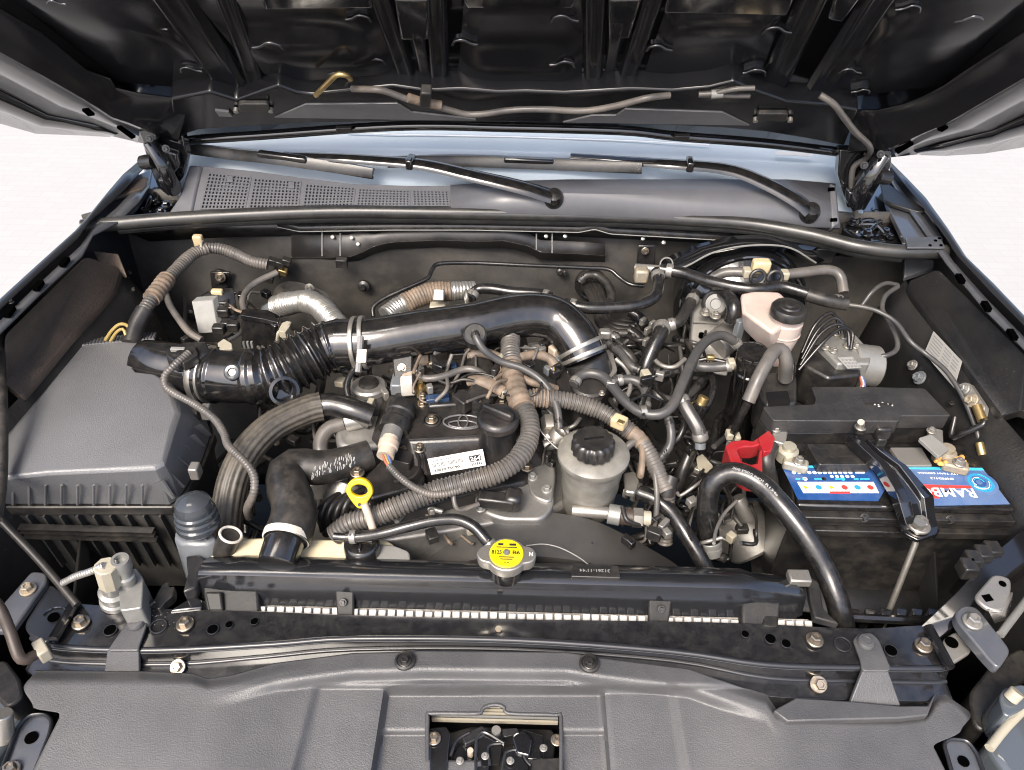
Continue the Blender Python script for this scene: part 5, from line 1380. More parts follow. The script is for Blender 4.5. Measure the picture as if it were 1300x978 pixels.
# hidden clutter between the coils
for x, y in ((535, 455), (548, 450), (596, 446), (530, 470), (585, 478), (548, 484), (520, 480), (640, 470), (638, 482), (690, 440), (704, 448), (684, 444)):
    c = P(x, y, dz + 0.01)
    build('fitting', MB().box(c, (random.uniform(.010, .02), random.uniform(.010, .018), random.uniform(.012, .024)), (V((0.8, 0.6, 0)), V((-0.6, 0.8, 0)), V((0, 0, 1)))), random.choice(['plastic_black', 'alloy', 'conduit_dark', 'beige_plastic']), en, bevel=0.002)
# cam sensor housing, beige plug
def seg2(a, b_, rpx, nm, m_, par, pf=None, seg=22):
    a, b_ = P(*a), P(*b_); L_ = (b_ - a).length; r_ = mm(rpx, a)
    pf = pf or ((0.001, 0), (0.92, 0), (1, 0.06), (1, 0.94), (0.92, 1), (0.001, 1))
    return build(nm, MB().lathe([(max(1e-4, r_ * p), L_ * h) for p, h in pf], a, b_ - a, seg), m_, par, smooth=35)
oc_ = seg2((512, 514, 0.085), (499, 548, 0.075), 19, 'oil_control_valve', 'plastic_black', en, ((.001, 0), (.9, 0), (1, .1), (1, .35), (.9, .4), (.9, .6), (1, .65), (1, 1), (.001, 1)))
seg2((500, 544, 0.080), (494, 562, 0.076), 13, 'valve_collar', 'alloy', oc_)
vp = seg2((496, 556, 0.084), (489, 580, 0.078), 13, 'valve_plug', 'beige_plastic', oc_, ((.001, 0), (.8, 0), (.8, .2), (1, .25), (1, .55), (.85, .6), (.85, 1), (.6, 1), (.001, .9)))
for k, m_ in enumerate(('wire_red', 'wire_yellow', 'wire_blue')):
    build('wire', hose_mb([(486 + k * 3, 578, 0.08), (490 + k * 3, 588, 0.078), (497, 596, 0.075)], 1.6, seg=8), m_, vp)
hose('sensor_lead', [(494, 592, 0.077), (508, 606, 0.075), (524, 618, 0.072), (544, 627, 0.066), (566, 627, 0.064), (590, 620, 0.062)], 5, 'conduit', 'thin grey corrugated lead from the beige plug across the valve cover front', 'cable', corr=0.12, pitch=3.6)
# white connector on the cover
wcn = build('white_connector', MB().box(P(518, 490, 0.092), (0.020, 0.018, 0.026), (V((1, .15, 0)).normalized(), V((-.15, 1, 0)).normalized(), V((0, 0, 1)))), 'white_plastic', en, bevel=0.003)
build('brass_fitting', MB().lathe([(.001, .012), (.004, .012), (.004, .004), (.009, .004), (.009, -.01), (.001, -.01)], P(534, 494, 0.085), (0, 0, 1), 6), 'brass', en)
build('alloy_pedestal', MB().box(P(506, 488, 0.075), (0.02, 0.03, 0.02)), 'pot_blue', en, bevel=0.003)
# alloy front casing
for poly, z, th in (([(440, 664), (500, 646), (600, 622), (690, 604), (704, 616), (700, 640), (650, 660), (560, 676), (470, 690)], 0.005, 0.12), ([(600, 628), (700, 606), (704, 640), (690, 660), (640, 660), (612, 650)], 0.018, 0.1), ([(664, 584), (694, 560), (706, 600), (700, 640), (674, 630)], 0.022, 0.1)):
    build('timing_casing', MB().prism(rounded(zpoly(poly, z), 0.012), (0, 0, -th)), 'alloy', en, bevel=0.006, bseg=3)
for x, y in ((676, 606), (694, 622), (560, 660), (610, 646)):
    bolt(x, y, 0.022, 7, en, material='alloy_clean')
sn = build('crank_sensor', MB().box(P(630, 636, 0.035), (0.048, 0.018, 0.018), (V((1, -0.12, 0)).normalized(), V((0.12, 1, 0)).normalized(), V((0, 0, 1)))), 'plastic_black', en, bevel=0.003)
build('sensor_plug', MB().box(P(652, 634, 0.036), (0.022, 0.026, 0.024), (V((1, -0.12, 0)).normalized(), V((0.12, 1, 0)).normalized(), V((0, 0, 1)))), 'plastic_black', sn, bevel=0.006)
build('sensor_wire', hose_mb([(608, 640, 0.04), (590, 647, 0.04), (580, 646, 0.045), (576, 630, 0.055), (582, 612, 0.064)], 3.2), 'conduit', sn)
# round metal pulsation damper + pressure regulator right of the cover
pvv = thing('fuel_damper', 'small round zinc fuel damper right of the oil filler cap', 'valve', P(706, 548, 0.0))
seg2((690, 556, 0.045), (722, 550, 0.05), 9, 'body', 'zinc', pvv)
seg2((706, 556, 0.062), (712, 548, 0.072), 12, 'cup', 'zinc', pvv, ((.001, 0), (1, 0), (1, .7), (.9, 1), (.6, 1), (.55, .8), (.001, .8)))
seg2((696, 530, 0.06), (698, 546, 0.055), 10, 'hex', 'zinc', pvv, seg=6)
seg2((690, 566, 0.04), (712, 560, 0.045), 8, 'flange', 'alloy', pvv)
# grey alloy cylinder left of the cover
ac = thing('alloy_canister', 'grey alloy canister with black cap left of the valve cover', 'canister', P(468, 510, 0.0))
c = P(468, 488, 0.06); r_ = mm(23, c)
build('body', MB().lathe([(.001, 0), (r_ * .9, 0), (r_, -.003), (r_, -.010), (r_ * .93, -.012), (r_ * .93, -.05), (.001, -.05)], c, (0, 0.1, 1), 32), 'alloy', ac)
build('cap', MB().lathe([(.001, .006), (r_ * .5, .006), (r_ * .55, 0), (.001, 0)], c, (0, 0.1, 1), 24), 'plastic_black', ac)
hose('canister_hose', [(458, 462, 0.09), (446, 474, 0.085), (440, 492, 0.075), (446, 510, 0.065), (462, 520, 0.06)], 4, 'rubber', 'thin black hose looping round the alloy canister')
# alloy housing beneath the radiator hose
th_ = thing('thermostat_housing', 'grey alloy water outlet housing under the sleeved hose end', 'housing', P(470, 550, -0.05))
build('casting', MB().prism(rounded(zpoly([(436, 530), (484, 524), (496, 540), (486, 566), (452, 572), (428, 566), (424, 548)], 0.036), 0.012), (0, 0, -0.08)), 'alloy', th_, bevel=0.008, bseg=3)
seg2((470, 528, 0.05), (438, 536, 0.045), 13, 'neck', 'alloy', th_)
seg2((440, 612, 0.0), (430, 640, -0.02), 22, 'casting', 'alloy', th_)
build('pipe', hose_mb([(436, 538, 0.04), (418, 544, 0.038), (408, 558, 0.03), (408, 576, 0.02), (420, 584, 0.01)], 9.5, seg=16), 'conduit', th_, smooth=60)
# left lower clutter: alternator and wires
al_ = thing('alternator', 'dusty alloy alternator deep behind the coolant bottle', 'alternator', P(430, 650, -0.25))
build('casing', MB().lathe([(.001, 0), (.05, 0), (.062, .01), (.062, .06), (.05, .07), (.001, .07)], P(420, 620, -0.10), (0.1, -1, 0.3), 28, flute=12, famp=0.03), 'alloy', al_)
for k, (x0, y0) in enumerate(((408, 640), (416, 642), (426, 640), (436, 636))):
    build('cable', hose_mb([(x0 + 30, y0 - 16, 0.0), (x0 + 10, y0 - 4, 0.01), (x0, y0 + 14, 0.0), (x0 + 2, y0 + 34, -0.03)], 4.5), 'conduit_dark', al_, smooth=60)
# dipstick
ds = thing('oil_dipstick', 'bright yellow ring handle of the oil dipstick', 'dipstick', P(474, 672, 0.0))
c = P(456, 624, 0.088)
u_ = V((1, 0, 0)); w_ = (UP * 0.9 + FW * -0.1).normalized(); nn_ = u_.cross(w_).normalized()
out_, inn_ = [], []
for k in range(40):
    a = 2 * math.pi * k / 40
    x, y = math.cos(a), math.sin(a)
    ry = 17 if y > 0 else 17 + 6 * (-y) ** 3
    fx = 17 if y > -0.2 else 17 - 5 * (-y - 0.2)
    out_.append(c + u_ * mm(fx * x, c) + w_ * mm(ry * y, c))
    inn_.append(c + u_ * mm(10.5 * x, c) + w_ * mm(7.5 * y + 1, c))
build('ring_handle', MB().frame(out_, inn_, nn_ * -0.009), 'yellow', ds, bevel=0.002, bseg=3, smooth=50)
build('stem', hose_mb([(462, 640, 0.078), (468, 655, 0.066), (474, 674, 0.05)], 5, seg=12), 'beige_plastic', ds)
build('pip', MB().lathe([(.001, 0), (.002, 0), (.002, .002), (.001, .002)], c + w_ * mm(-17, c) + nn_ * 0.0002, nn_, 10), 'ink', ds)

# ================================================================== throttle body
tb_ = thing('throttle_body', 'grey throttle body with round plastic motor cover below the intake pipe', 'throttle body', P(752, 490, 0.0))
seg2((743, 455, 0.082), (754, 482, 0.052), 28, 'bore', 'steel_satin', tb_)
build('motor_cover', MB().prism(rounded(zpoly([(704, 480), (722, 460), (748, 448), (774, 446), (782, 466), (778, 490), (760, 510), (730, 512), (712, 500)], 0.064), 0.010), (0, 0, -0.05)), 'conduit_dark', tb_, bevel=0.005, bseg=3)
c = P(748, 487, 0.070); build('cover_disc', MB().lathe([(.001, .004), (mm(21, c), .003), (mm(24, c), 0), (mm(24, c), -.01), (.001, -.01)], c, (0, -.15, 1), 36), 'conduit_dark', tb_)
for k in range(9):
    x = 722 + k * 5.5
    build('fin', MB().box(P(x, 466 - k * 1.2 + 2, 0.068), (0.0016, 0.018, 0.004), (V((.96, -.2, 0)), V((.2, .96, 0)), V((0, 0, 1)))), 'grey_plastic', tb_)
for x, y in ((755, 454), (725, 466), (773, 490), (764, 500)):
    bolt(x, y, 0.068, 4.5, tb_, material='zinc')
build('flange', MB().prism(rounded(zpoly([(766, 430), (776, 440), (784, 470), (774, 482), (762, 452)], 0.074), 0.005), (0, 0, -0.03)), 'steel_bracket', tb_, bevel=0.003)
for k, (x, y) in enumerate(((699, 460), (705, 466), (697, 470), (704, 474), (710, 458))):
    build('plug_body', MB().box(P(x, y, 0.075), (0.014, 0.012, 0.014), (V((.8, .6, 0)), V((-.6, .8, 0)), V((0, 0, 1)))), 'plastic_black' if k % 2 else 'pot_blue', tb_, bevel=0.002)
for k, m_ in enumerate(('wire_yellow', 'label_white', 'wire_blue', 'wire_yellow')):
    build('wire', hose_mb([(686 + k * 2, 452 + k, 0.085), (694 + k * 2, 456, 0.09), (700 + k, 468 + k, 0.084)], 1.5, seg=8), m_, tb_)
# ================================================================== battery
bt_ = thing('battery', 'black car battery with blue printed labels on the right', 'battery', P(1130, 700, -0.14))
bz = 0.040
TL, TR, FR_, FL_ = (1000, 560), (1236, 562), (1288, 646), (1012, 640)
casep = zpoly([TL, TR, FR_, FL_], bz)
build('case', MB().prism([p + V((0, 0, -0.012)) for p in casep], (0, 0, -0.19)), 'plastic_black', bt_, bevel=0.004)
build('lid', MB().prism([p + V((0, -0.002, 0)) for p in casep], (0, 0, -0.011)), 'plastic_gloss', bt_, bevel=0.003)
# stepped front lip
cF = (casep[2] + casep[3]) / 2
for dy, z0, h in ((0.010, -0.012, 0.010), (0.006, -0.024, 0.008), (0.013, -0.034, 0.012)):
    a, b_ = casep[3], casep[2]
    d = (b_ - a).normalized()
    build('lip', MB().box((a + b_) / 2 + V((0, -dy / 2, z0 - h / 2)), ((b_ - a).length + 0.004, dy + 0.004, h), (d, V((0, 0, 1)).cross(d), V((0, 0, 1)))), 'plastic_black', bt_, bevel=0.0015)
build('vent_cover', plate([(1024, 563), (1078, 564), (1108, 590), (1040, 590)], bz + 0.016, 0.018, 0.004), 'plastic_black', bt_, bevel=0.003)
build('vent_emboss', plate([(1053, 576), (1084, 576), (1088, 580), (1057, 580)], bz + 0.0166, 0.001), 'conduit_dark', bt_)
# carry ears
for x, y in ((1096, 650), (1204, 652)):
    build('handle_ear', MB().prism(rounded([P(x - 14, y - 8, 0.03), P(x + 24 if x < 1150 else x + 16, y - 10, 0.03), P(x + 16, y + 8, 0.016), P(x - 14, y + 8, 0.016)], 0.004), (0, -0.006, -0.003)), 'plastic_black', bt_, bevel=0.002)
    bolt(P(x - 2, y, 0.026) + V((0, -0.010, 0)), 0, 0, 6, bt_, name='ear_pin', material='plastic_black', ax=(0, -.8, .6))
def sheetlab(pix, m_, nm='label', z=bz + 0.0014): return build(nm, MB().prism(zpoly(pix, z), (0, 0, -0.0008)), m_, bt_)
L1 = [(992, 591), (1103, 591), (1124, 621), (1115, 636), (1013, 634)]
l1 = sheetlab(L1, 'blue_label', 'blue_label')
def onz(pix, z): return zpoly(pix, z)
zb = bz + 0.0017
build('cyan_edge', MB().prism(onz([(993, 591.4), (1103, 591.4), (1105, 594), (995, 594)], zb), (0, 0, -0.0003)), 'blue_cyan', l1)
build('white_strip', MB().prism(onz([(1012, 612), (1109, 612), (1116, 626), (1020, 626)], zb), (0, 0, -0.0003)), 'print_white', l1)
for k in range(12):
    build('dot', disc(1008 + k * 6.5, 600, zb, 2.6, 0.0003, 12), 'print_white', l1)
for k in range(5):
    build('dot', disc(1056 + k * 6.6, 605, zb, 2.4, 0.0003, 12), 'print_white', l1)
for x in (1010, 1018, 1034, 1040, 1060, 1066, 1084, 1092, 1098):
    build('print_line', MB().prism(onz([(x, 607.5), (x + 6, 607.5), (x + 6, 609), (x, 609)], zb), (0, 0, -0.0003)), 'blue_cyan', l1)
for x in (1086, 1092):
    build('print_line', MB().prism(onz([(x, 599), (x + 6, 599), (x + 6, 601), (x, 601)], zb), (0, 0, -0.0003)), 'print_white', l1)
build('indicator', disc(1022, 608, zb, 3, 0.0003, 14), 'print_white', l1)
build('indicator', disc(1046, 608, zb, 3, 0.0003, 14), 'ink', l1); build('indicator', disc(1070, 608, zb, 3, 0.0003, 14), 'blue_cyan', l1)
for k, (m_, sh) in enumerate((('yellow', 3), ('print_blue', 16), ('yellow', 3), ('print_red', 16), ('print_blue', 16), ('print_red', 16))):
    c = P(1023 + k * 16.4, 619, zb + 0.0003)
    build('pictogram', MB().lathe([(.001, 0), (.0042, 0), (.0042, .0002), (.001, .0002)], c, (0, 0, 1), sh), m_, l1)
build('red_bar', MB().prism(onz([(1053, 624), (1079, 624), (1080, 626.6), (1054, 626.6)], zb + 0.0003), (0, 0, -0.0003)), 'print_red', l1)
L2 = [(1150, 592), (1247, 594), (1282, 640), (1184, 642)]
l2 = sheetlab(L2, 'blue_label_pale', 'pale_blue_label')
build('cyan_edge', MB().prism(onz([(1150, 592.4), (1247, 594.4), (1249.5, 597.4), (1152, 595.6)], zb), (0, 0, -0.0003)), 'blue_cyan', l2)
exu = (P(1262, 628, zb) - P(1186, 626, zb)).normalized() * -1
build('red_band', MB().prism(onz([(1168, 615), (1232, 617), (1234, 620), (1190, 620), (1192, 633), (1180, 632)], zb), (0, 0, -0.0003)), 'print_red', l2)
ctr_ = P(1208, 625, zb)
text_mesh('lettering', 'RAMBO', P(1202, 625.5, zb), exu, (0, -1, 0), mm(72, ctr_), 'print_white', l2, height=mm(13, ctr_) * 1.2, lift=0.0004)
text_mesh('lettering', 'SMF82413', P(1196, 608, zb), exu, (0, -1, 0), mm(30, ctr_), 'print_white', l2, height=mm(3.4, ctr_), lift=0.0004)
text_mesh('lettering', '12V 74AH 660CCA', P(1190, 601.5, zb), exu, (0, -1, 0), mm(52, ctr_), 'print_white', l2, height=mm(3.2, ctr_), lift=0.0004)
# spiral motif
sc_ = P(1246, 613, zb)
for k, (r_, m_) in enumerate(((20, 'blue_label_pale'), (16, 'print_blue'), (12, 'blue_label_pale'), (8, 'blue_label'), (4, 'blue_label_pale'))):
    build('spiral', MB().lathe([(.001, 0), (mm(r_, sc_), 0), (mm(r_, sc_), .0002), (.001, .0002)], sc_ + V((mm(-k * 0.8, sc_), 0, 0.00025 * k - 0.0003)), (0, 0, 1), 30), m_, l2)
for k in range(5):
    a0 = k * 72
    build('spiral_arm', MB().torus(sc_ + V((mm(-3, sc_), 0, 0.0012)), (0, 0, 1), mm(6 + 2 * k, sc_), 0.0005, 14, 5, a0, a0 + 150), 'print_white' if k % 2 else 'blue_cyan', l2)
# grey plate and terminals
build('grey_plate', plate([(1130, 568), (1170, 568), (1184, 591), (1146, 591)], bz + 0.006, 0.006, 0.002), 'steel_bracket', bt_, bevel=0.001)
def terminal(label, cx_, cy_, corr_):
    t = thing('battery_terminal', label, 'terminal clamp', P(cx_, cy_ + 12, bz))
    c = P(cx_, cy_ + 8, bz + 0.012)
    build('clamp', MB().lathe([(.001, -.012), (.014, -.012), (.014, .004), (.009, .006), (.009, .012), (.001, .013)], c, (0, 0, 1), 22), corr_, t)
    build('ear', MB().box(c + V((0.006, -0.02, -0.004)), (0.034, 0.018, 0.014), (V((.9, -.3, 0)), V((.3, .9, 0)), V((0, 0, 1)))), corr_, t, bevel=0.003)
    build('arm', MB().box(c + V((-0.008, 0.022, 0.008)), (0.020, 0.036, 0.008), (V((.9, -.35, 0)), V((.35, .9, 0)), V((0, 0, 1)))), 'steel_bracket', t, bevel=0.002)
    bolt(c + V((0.008, -0.022, 0.004)), 0, 0, 8, t, material='zinc')
    bolt(c + V((-0.012, 0.030, 0.013)), 0, 0, 6, t, material='zinc')
    return t
mat('terminal_metal', (0.50, 0.47, 0.38), 0.42, metal=0.6, bump=0.25, bscale=150, dirt=(0.30, 0.25, 0.16), dirt_amt=0.5, dirt_scale=60)
t1 = terminal('pale corroded battery terminal clamp beside the red cover', 1000, 566, 'terminal_metal')
t2 = terminal('battery terminal clamp with orange corrosion at the right rear of the battery', 1200, 568, 'corroded')
mb = MB()
random.seed(5)
for k in range(26):
    mb.lathe([(.001, .003), (.003, .002), (.004, 0), (.001, -.002)], P(random.uniform(1188, 1224), random.uniform(580, 592), bz + random.uniform(.004, .014)), (random.uniform(-.4, .4), random.uniform(-.4, .4), 1), 7)
mat('orange_salt', (0.58, 0.30, 0.08), 0.7, bump=0.3, bscale=200, var=0.3, vscale=80)
o = build('corrosion_crust', mb, 'orange_salt', t2); o['kind'] = 'stuff'
build('terminal_plate', MB().prism(rounded(zpoly([(1166, 556), (1182, 551), (1206, 570), (1192, 580)], bz + 0.034), 0.003), (0, 0, -0.006)), 'grey_plastic', t2, bevel=0.002)
# red cover
rc = thing('terminal_cover', 'bright red open plastic terminal cover by the battery positive post', 'terminal cover', P(948, 590, 0.03))
rp_o = zpoly([(921, 566), (928, 560), (944, 558), (956, 560), (976, 546), (980, 560), (968, 574), (968, 604), (950, 603), (930, 592)], 0.07)
rp_i = zpoly([(936, 572), (938, 569), (946, 567), (956, 567), (968, 563), (970, 566), (964, 574), (962, 588), (954, 590), (942, 586)], 0.07)
build('frame', MB().frame(rp_o, rp_i, (0, 0, -0.024)), 'red', rc, bevel=0.002)
build('hinge_arm', MB().prism(rounded(zpoly([(962, 556), (976, 546), (984, 556), (980, 572), (970, 574)], 0.074), 0.003), (0, 0, -0.012)), 'red', rc, bevel=0.002)
build('skirt', MB().prism(zpoly([(921, 567), (934, 592), (950, 604), (966, 606), (962, 596), (944, 588), (932, 568)], 0.062), (0, 0, -0.03)), 'red', rc, bevel=0.002)
hose('battery_cable', [(978, 566, 0.06), (972, 584, 0.055), (976, 606, 0.03), (984, 640, -0.02)], 11, 'rubber_dusty', 'dusty black battery cable dropping beside the red terminal cover', 'cable', seg=14)
# hold-down bracket over the battery
hd = thing('battery_clamp', 'black pressed steel hold-down strap across the battery top', 'battery clamp', P(1150, 660, 0.03))
tops = [((1078, 552), (1110, 560), 0.075), ((1092, 566), (1126, 576), 0.075), ((1118, 590), (1150, 592), 0.070), ((1136, 620), (1166, 610), 0.066), ((1143, 640), (1184, 630), 0.060), ((1150, 664), (1186, 656), 0.040), ((1158, 676), (1192, 674), 0.030)]
rows = []
for a, b_, z in tops:
    A_, B_ = P(*a, z), P(*b_, z)
    dn = V((0, 0, -0.016))
    rows.append([A_ + dn, A_, A_.lerp(B_, 0.28) + V((0, 0, 0.001)), A_.lerp(B_, 0.35) + V((0, 0, -0.006)), A_.lerp(B_, 0.65) + V((0, 0, -0.006)), A_.lerp(B_, 0.72) + V((0, 0, 0.001)), B_, B_ + dn])
build('strap', MB().sheet(rows), 'paint_black', hd, solid=0.003, bevel=0.001, smooth=50)
for x, y in ((1092, 545), (1118, 560)):
    build('lug', MB().box(P(x, y, 0.082), (0.012, 0.01, 0.014)), 'plastic_black', hd, bevel=0.002)
bolt(1092, 543, 0.086, 7, hd, material='zinc')
seg2((1092, 545, 0.08), (1093, 536, 0.10), 4.5, 'stud', 'zinc', hd)
bolt(1166, 668, 0.036, 14, hd, material='zinc')
build('foot', plate([(1142, 664), (1160, 660), (1192, 666), (1190, 678), (1166, 686), (1150, 678)], 0.034, 0.006, 0.003), 'paint_black', hd, bevel=0.001)
rod_ = thing('clamp_rod', 'slanting zinc hold-down rod in front of the battery', 'rod', P(1120, 796, -0.12))
build('rod', MB().tube([P(1166, 664, 0.046), P(1162, 690, 0.020), P(1120, 797, -0.10)], mm(4, P(1162, 680, 0.03)), 12), 'zinc', rod_)
build('nut', MB().lathe([(.001, 0), (.008, 0), (.008, .006), (.001, .006)], P(1166, 667, 0.044), (0, 0, 1), 6), 'zinc', rod_)
# tray edge under the battery
ty = thing('battery_tray', 'black plastic battery tray with moulded edge behind the right of the beam', 'tray', P(1140, 780, -0.2))
build('tray_wall', MB().sheet([[P(x, y, -0.16) for x, y in ((950, 690), (1120, 700), (1300, 700))], [P(x, y, -0.13) for x, y in ((960, 770), (1080, 784), (1240, 790))]]), 'apron_black', ty, solid=0.003)
for k in range(9):
    x = 1086 + k * 20
    build('lug', MB().prism(rounded(zpoly([(x - 8, 772), (x + 6, 774), (x + 4, 782), (x - 7, 780)], -0.05), 0.002), (0, 0, -0.03)), 'plastic_gloss', ty, bevel=0.002)
build('tray_edge', MB().tube(zpoly([(1070, 784), (1150, 788), (1190, 788)], -0.05), 0.006, 8), 'plastic_gloss', ty)
# ================================================================== fuse box
fb = thing('fuse_box', 'black grained plastic fuse and relay box behind the battery', 'fuse box', P(1090, 560, -0.05))
fz = 0.085
ft = [(1030, 491), (1100, 491), (1174, 493), (1208, 528), (1143, 528), (1142, 535), (982, 534), (968, 516), (1034, 513), (1036, 506)]
tp = zpoly(ft, fz)
fl_ = build('lid', MB().prism(rounded(tp, 0.004), (0, 0, -0.024)), 'plastic_fuse', fb, bevel=0.004, bseg=3)
build('base', MB().prism([p + V((0, 0.004, -0.026)) for p in tp], (0, 0, -0.07)), 'plastic_black', fb, bevel=0.003)
a, b_ = P(980, 540, fz - 0.03), P(1206, 534, fz - 0.03)
build('seam', MB().tube([P(978, 541, fz - 0.022), P(1140, 541, fz - 0.022)], 0.0018, 6), 'plastic_fuse', fb)
build('latch', MB().box(P(1120, 548, fz - 0.02), (0.022, 0.014, 0.02)), 'plastic_black', fb, bevel=0.003)
text_mesh('embossing', "TO: 84", P(1116, 513, fz + 0.0002), (-1, 0, 0), (0, -1, 0), 0.042, 'conduit_dark', fl_, height=0.004)
mb = MB()
for k in range(9):
    mb.box(P(random.uniform(1100, 1142), random.uniform(509, 516), fz + 0.0005), (random.uniform(.001, .003), random.uniform(.001, .002), .0004))
o = build('chip_marks', mb, 'label_white', fl_); o['kind'] = 'stuff'
bolt(1208, 512, fz - 0.02, 4, fb, material='plastic_black')
# ================================================================== charcoal canister / filter
cf = thing('filter_canister', 'tall black ribbed canister with round lid left of the fuse box', 'canister', P(950, 520, -0.10))
c = P(957, 448, 0.115); r_ = mm(22, c)
ax_ = V((-0.10, -0.16, 1)).normalized()
build('body', MB().lathe([(.001, 0), (r_ * .88, 0), (r_ * .95, -.004), (r_ * .95, -.030), (r_ * 1.04, -.032), (r_ * 1.04, -.040), (r_ * .98, -.042), (r_ * 1.0, -.2), (.001, -.2)], c, ax_, 40), 'plastic_gloss', cf)
build('lid_ring', MB().torus(c + ax_ * .001, ax_, r_ * .8, .0014, 36, 6), 'plastic_gloss', cf)
for k in range(3):
    x = 934 + k * 12
    build('rib', MB().tube([P(x, 470, 0.10), P(x - 3, 500, 0.05)], 0.0016, 6), 'plastic_gloss', cf)
build('housing', MB().prism(rounded(zpoly([(966, 474), (1000, 470), (1012, 478), (1012, 512), (974, 514), (964, 500)], 0.088), 0.006), (0, 0, -0.06)), 'plastic_black', cf, bevel=0.004)
build('recess', MB().prism(rounded(zpoly([(972, 498), (1000, 496), (1004, 512), (976, 514)], 0.089), 0.003), (0, 0, -0.004)), 'deep_black', cf)
seg2((1000, 476, 0.095), (1000, 462, 0.10), 10, 'outlet_collar', 'plastic_gloss', cf)
hp_ = thing('vent_pipe', 'thick grey-brown vent pipe bent over the canister', 'pipe', P(945, 515, 0.02))
build('pipe', hose_mb([(997, 482, 0.095), (998, 462, 0.125), (994, 446, 0.142), (985, 444, 0.146), (976, 456, 0.142), (962, 482, 0.125), (950, 510, 0.10)], 8.5, seg=18), 'conduit', hp_, smooth=60)
build('grip_collar', hose_mb([(997, 480, 0.096), (998, 464, 0.12)], 9.4, seg=18, corr=0.06, pitch=4), 'tape', hp_, smooth=60)
build('hose', hose_mb([(950, 510, 0.10), (940, 530, 0.07), (930, 552, 0.03)], 5, seg=14), 'rubber', hp_, smooth=60)
# ================================================================== brake booster, master cylinder, reservoir
bb = thing('brake_booster', 'large round black brake servo against the firewall on the right', 'brake servo', PY(948, 400, 0.62))
c = PY(948, 408, 0.61); r_ = mm(86, c)
build('drum', MB().lathe([(.001, .0), (r_ * .55, .0), (r_ * .62, -.012), (r_ * .9, -.03), (r_ * .97, -.045), (r_ * 1.0, -.05), (r_ * 1.0, -.062), (r_ * .95, -.065), (r_ * .92, -.12), (.001, -.12)], c, (0, -1, 0.12), 56), 'paint_black', bb, smooth=40)
build('rib_ring', MB().torus(c + V((0, 0.03, 0)), (0, -1, .12), r_ * .88, .004, 48, 8), 'paint_black', bb)
mc = thing('master_cylinder', 'dull grey steel brake master cylinder bracket under the fluid reservoir', 'brake cylinder', P(905, 430, 0.0))
build('bracket', MB().prism([P(x, y, 0.085) - V((0, 0, 0.055)) * ((y - 390) / 45) for x, y in ((880, 394), (890, 386), (920, 392), (936, 404), (934, 440), (900, 436), (882, 422))], (0, 0.02, -0.006)), 'steel_bracket', mc, bevel=0.003)
build('fold', MB().tube([P(880, 409, 0.074), P(912, 410, 0.074)], 0.002, 6), 'steel_bracket', mc)
build('hole', disc(891, 424, 0.066, 3.6, 0.006, 14), 'opening_shade', mc)
seg2((906, 442, 0.05), (938, 418, 0.055), 20, 'cylinder', 'alloy', mc)
for x, y in ((926, 409), (908, 402), (895, 398)):
    bolt(x, y, 0.096, 7, mc, material='zinc')
build('knob', MB().lathe([(.001, 0), (.016, 0), (.016, .006), (.009, .008), (.008, .004), (.001, .004)], P(909, 386, 0.10), (-0.3, -0.8, 0.5), 26), 'grey_plastic', mc)
build('knob_collar', MB().torus(P(909, 386, 0.10), (-0.3, -0.8, 0.5), .018, .005, 28, 8), 'plastic_black', mc)
build('hose', hose_mb([(918, 372, 0.12), (926, 378, 0.125), (932, 392, 0.12), (928, 408, 0.10)], 9, seg=16), 'rubber', mc, smooth=60)
build('blue_clip', MB().box(P(938, 418, 0.092), (0.014, 0.012, 0.036), (V((.9, .4, 0)), V((-.4, .9, 0)), V((0, 0, 1)))), 'pot_blue', mc, bevel=0.002)
br_ = thing('brake_reservoir', 'translucent pinkish white brake fluid reservoir with black screw cap', 'reservoir', P(985, 450, 0.02))
body = zpoly([(940, 372), (960, 368), (990, 370), (1004, 384), (1000, 410), (980, 424), (962, 410), (942, 396)], 0.140)
bodl = zpoly([(938, 404), (958, 398), (986, 400), (1000, 412), (1000, 436), (984, 448), (964, 440), (944, 420)], 0.088)
build('tank', MB().loft([bodl, body]), 'brake_tank', br_, bevel=0.006, bseg=3)
c = P(1001, 397, 0.150); r_ = mm(21, c)
build('neck', MB().lathe([(.001, 0), (r_ * .95, 0), (r_ * .95, -.012), (r_ * 1.02, -.014), (r_ * 1.0, -.040), (r_ * .85, -.06), (r_ * .6, -.09), (.001, -.09)], c, (0, 0, 1), 32), 'brake_tank', br_)
build('tank_seam', MB().torus(c + V((0, 0, -.034)), (0, 0, 1), r_ * 1.0, .0016, 32, 6), 'brake_tank', br_)
c2 = P(1003, 388, 0.166); r2_ = mm(22.5, c2)
build('cap', MB().lathe([(.001, .004), (r2_ * .3, .004), (r2_ * .34, .001), (r2_ * .55, .001), (r2_ * .6, -.001), (r2_ * .92, -.002), (r2_, -.005), (r2_, -.016), (.001, -.016)], c2, (0, 0, 1), 40, flute=28, famp=0.006), 'plastic_black', br_)
